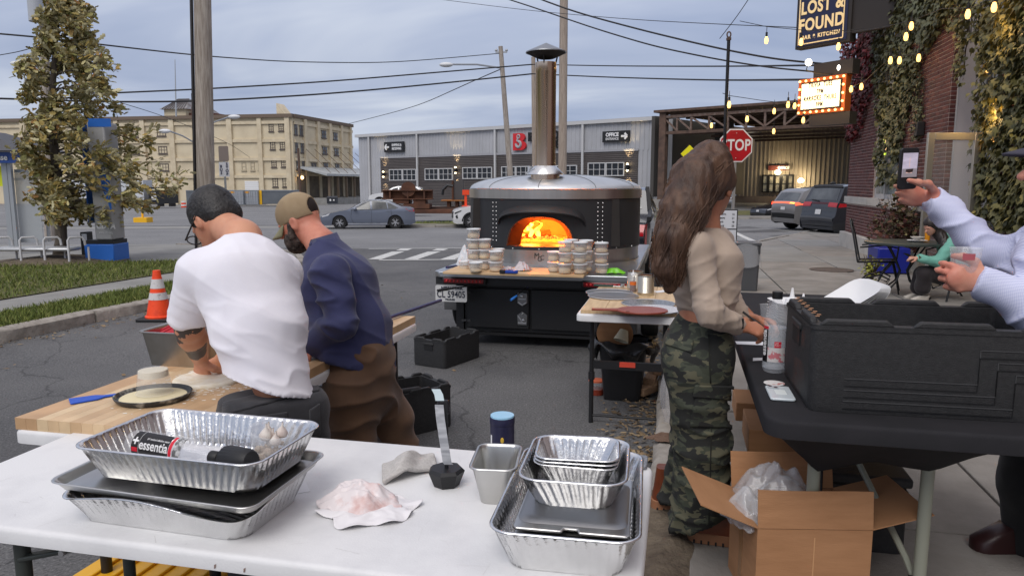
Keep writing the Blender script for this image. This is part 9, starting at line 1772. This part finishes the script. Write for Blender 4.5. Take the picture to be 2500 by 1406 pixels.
 SCR=M('screen_glow',(.46,.41,.5),.2,es=.5,c2=(.3,.27,.33),ns=22,stretch=(.6,1,2));sc=obj('screen',mb,SCR,ph);mb=MB();mb.box((-.026,-.0066,-.03),(.03,-.0063,.0));obj('screen_street',mb,M('screen_grey',(.22,.2,.22),.2,es=.4),sc);mb=MB();mb.prism([(-.012,.0),(.016,.002),(.014,-.01),(.0,-.013),(-.014,-.009)],-.0,.0);mb.v=[(x,-.007,y-.006+.004)for x,y,z in mb.v[:5]];mb.f=[(0,1,2,3,4)];obj('screen_oven',mb,M('screen_dark',(.05,.035,.035),.2),sc);mb=MB();mb.box((-.001,-.0068,.006),(.001,-.0066,.04));mb.box((-.012,-.0068,-.016),(.012,-.0067,-.009));obj('screen_detail',mb,M('screen_pink',(.6,.4,.36),.2,es=.4),sc,kind='stuff');mb=MB();mb.slab([(.002+.008*math.cos(q),-.043+.008*math.sin(q))for q in np.linspace(0,2*PI,17)[:-1]],-.0064,-.0055);obj('shutter_button',mb,WHITEP,ph)
 cu=thing('plastic_cup','clear plastic cup with a red print held in the lower hand','cup',D(2352,690,2.3));mb=MB();mb.lathe([(0,0),(.033,0),(.045,.108),(.047,.11),(.044,.108),(.032,.004)],n=32);obj('cup',mb,PET,cu,smooth=60);mb=MB();mb.lathe([(.0425,.075),(.0445,.095)],n=12,a0=-2.3,a1=-1.5);obj('print',mb,M('print_red',(.5,.12,.14),.5),cu)
man_phone()
def girl():
 y=9.3;o=person('girl with long dark hair in a mint jacket sitting and reading her phone',(D(2320,700,y).x,y,.07));pel,chs,nk,hc=D(2322,668,y),D(2318,605,y),D(2302,570,y),D(2274,548,y-.02);B=Sdf();B.chain([pel,chs,nk],[.12,.11,.05],.05);en,wn_=D(2290,640,y-.22),D(2240,630,y-.18)
 B.chain([chs,D(2325,600,y-.17),en,wn_],[.05,.042,.035,.026],.03);B.chain([chs,D(2325,600,y+.17),D(2285,640,y+.2),D(2238,630,y+.1)],[.05,.042,.035,.026],.03);fh,uh,rh=head(B,hc,(-.86,-.25,-.45),nk,.045,.94,.85);hand(B,wn_,(-1,.1,.05),(0,.3,-.9),.85,.7,1);hand(B,D(2238,630,y+.1),(-1,-.1,.05),(0,-.3,-.9),.85,.7,-1);put(o,'body',B.mesh(.0085),skin('skin_fair',sr(206,160,138),sr(196,140,118)))
 T=Sdf();T.chain([pel+vv(0,0,.03),chs,nk+vv(.01,0,-.03)],[.135,.125,.07],.05);T.chain([D(2325,596,y-.16),en],[.078,.06],.05);T.chain([en,wn_+vv(.03,0,0)],[.06,.045],.03);T.chain([D(2325,596,y+.16),D(2285,640,y+.2),D(2245,630,y+.1)],[.078,.06,.045],.05);T.ell(nk+vv(.06,.0,-.01),(.06,.1,.05),None,.03);put(o,'jacket',T.mesh(.011,lambda V:.01*(1-2*np.abs(vn(V,(9,9,11),3)))),cloth('mint_jacket',sr(120,182,164),sr(104,164,148)));mb=MB();mb.cyl(wn_+vv(.045,0,0)-o.location,wn_+vv(.0,0,0)-o.location,.047,.04,n=14);obj('cuff',mb,M('cuff_olive',sr(66,66,48),.9),o,smooth=60)
 P=Sdf();P.cone(pel-vv(0,0,.02),D(2258,668,y-.12),.13,.09,.05);P.cone(pel-vv(0,0,.02),D(2252,668,y+.1),.13,.09,.05);P.chain([D(2256,668,y-.12),D(2252,702,y-.1)],[.085,.09],.03);P.chain([D(2250,668,y+.1),D(2240,702,y+.1)],[.085,.085],.03);put(o,'trousers',P.mesh(.012,lambda V:.008*(1-2*np.abs(vn(V,(9,9,7),5)))),cloth('dark_trouser',sr(44,38,40),sr(36,31,33)))
 for dy,u in((-.1,2258),(.1,2240)):mb=MB();q=D(u,712,y+dy)-o.location;mb.cyl(q+vv(0,0,.0),q+vv(.02,0,.12),.045,n=12);so_=obj('sock',mb,M('sock_grey',(.4,.4,.4),.9,c2=(.15,.15,.16),ns=30),o,smooth=60);mb=MB();mb.loft([[(y_-.06,x_,z)for x_,y_,z in ring(.08,.22,.035,zz,24)][::-1]for zz in(0,.03)]+[[(y_*.6,x_*.8,.07)for x_,y_,z in ring(.08,.22,.035,0,24)][::-1]]);obj('shoe',mb,M('shoe_cream',(.5,.46,.4),.7),o,smooth=60,loc=(q.x,q.y,-o.location.z+.07))
 FR=[rh,fh,uh];H=Sdf();H.ell(hc-fh*.012+uh*.014,(.083,.102,.096),FR);H.ell(hc+fh*.105-uh*.055,(.1,.075,.085),FR,.012,True);H.chain([hc-fh*.04+uh*.02,hc-fh*.06-uh*.12,D(2310,600,y-.12),D(2296,622,y-.18)],[.08,.075,.06,.035],.04);put(o,'hair',H.mesh(.009,lambda V:.006*(1-2*np.abs(vn(V,(30,30,8),2)))),M('hair_dark',(.018,.014,.013),.45,c2=(.04,.03,.027),ns=20,stretch=(1,1,.2)))
 ph=thing('phone','dark phone in the hands of the seated girl','phone',D(2219,624,y-.05),R(20));mb=MB();mb.cbox((0,0,0),(.14,.07,.009));obj('case',mb,BLACK,ph,bevel=.003);ph.rotation_euler=(0,R(25),R(20))
girl()
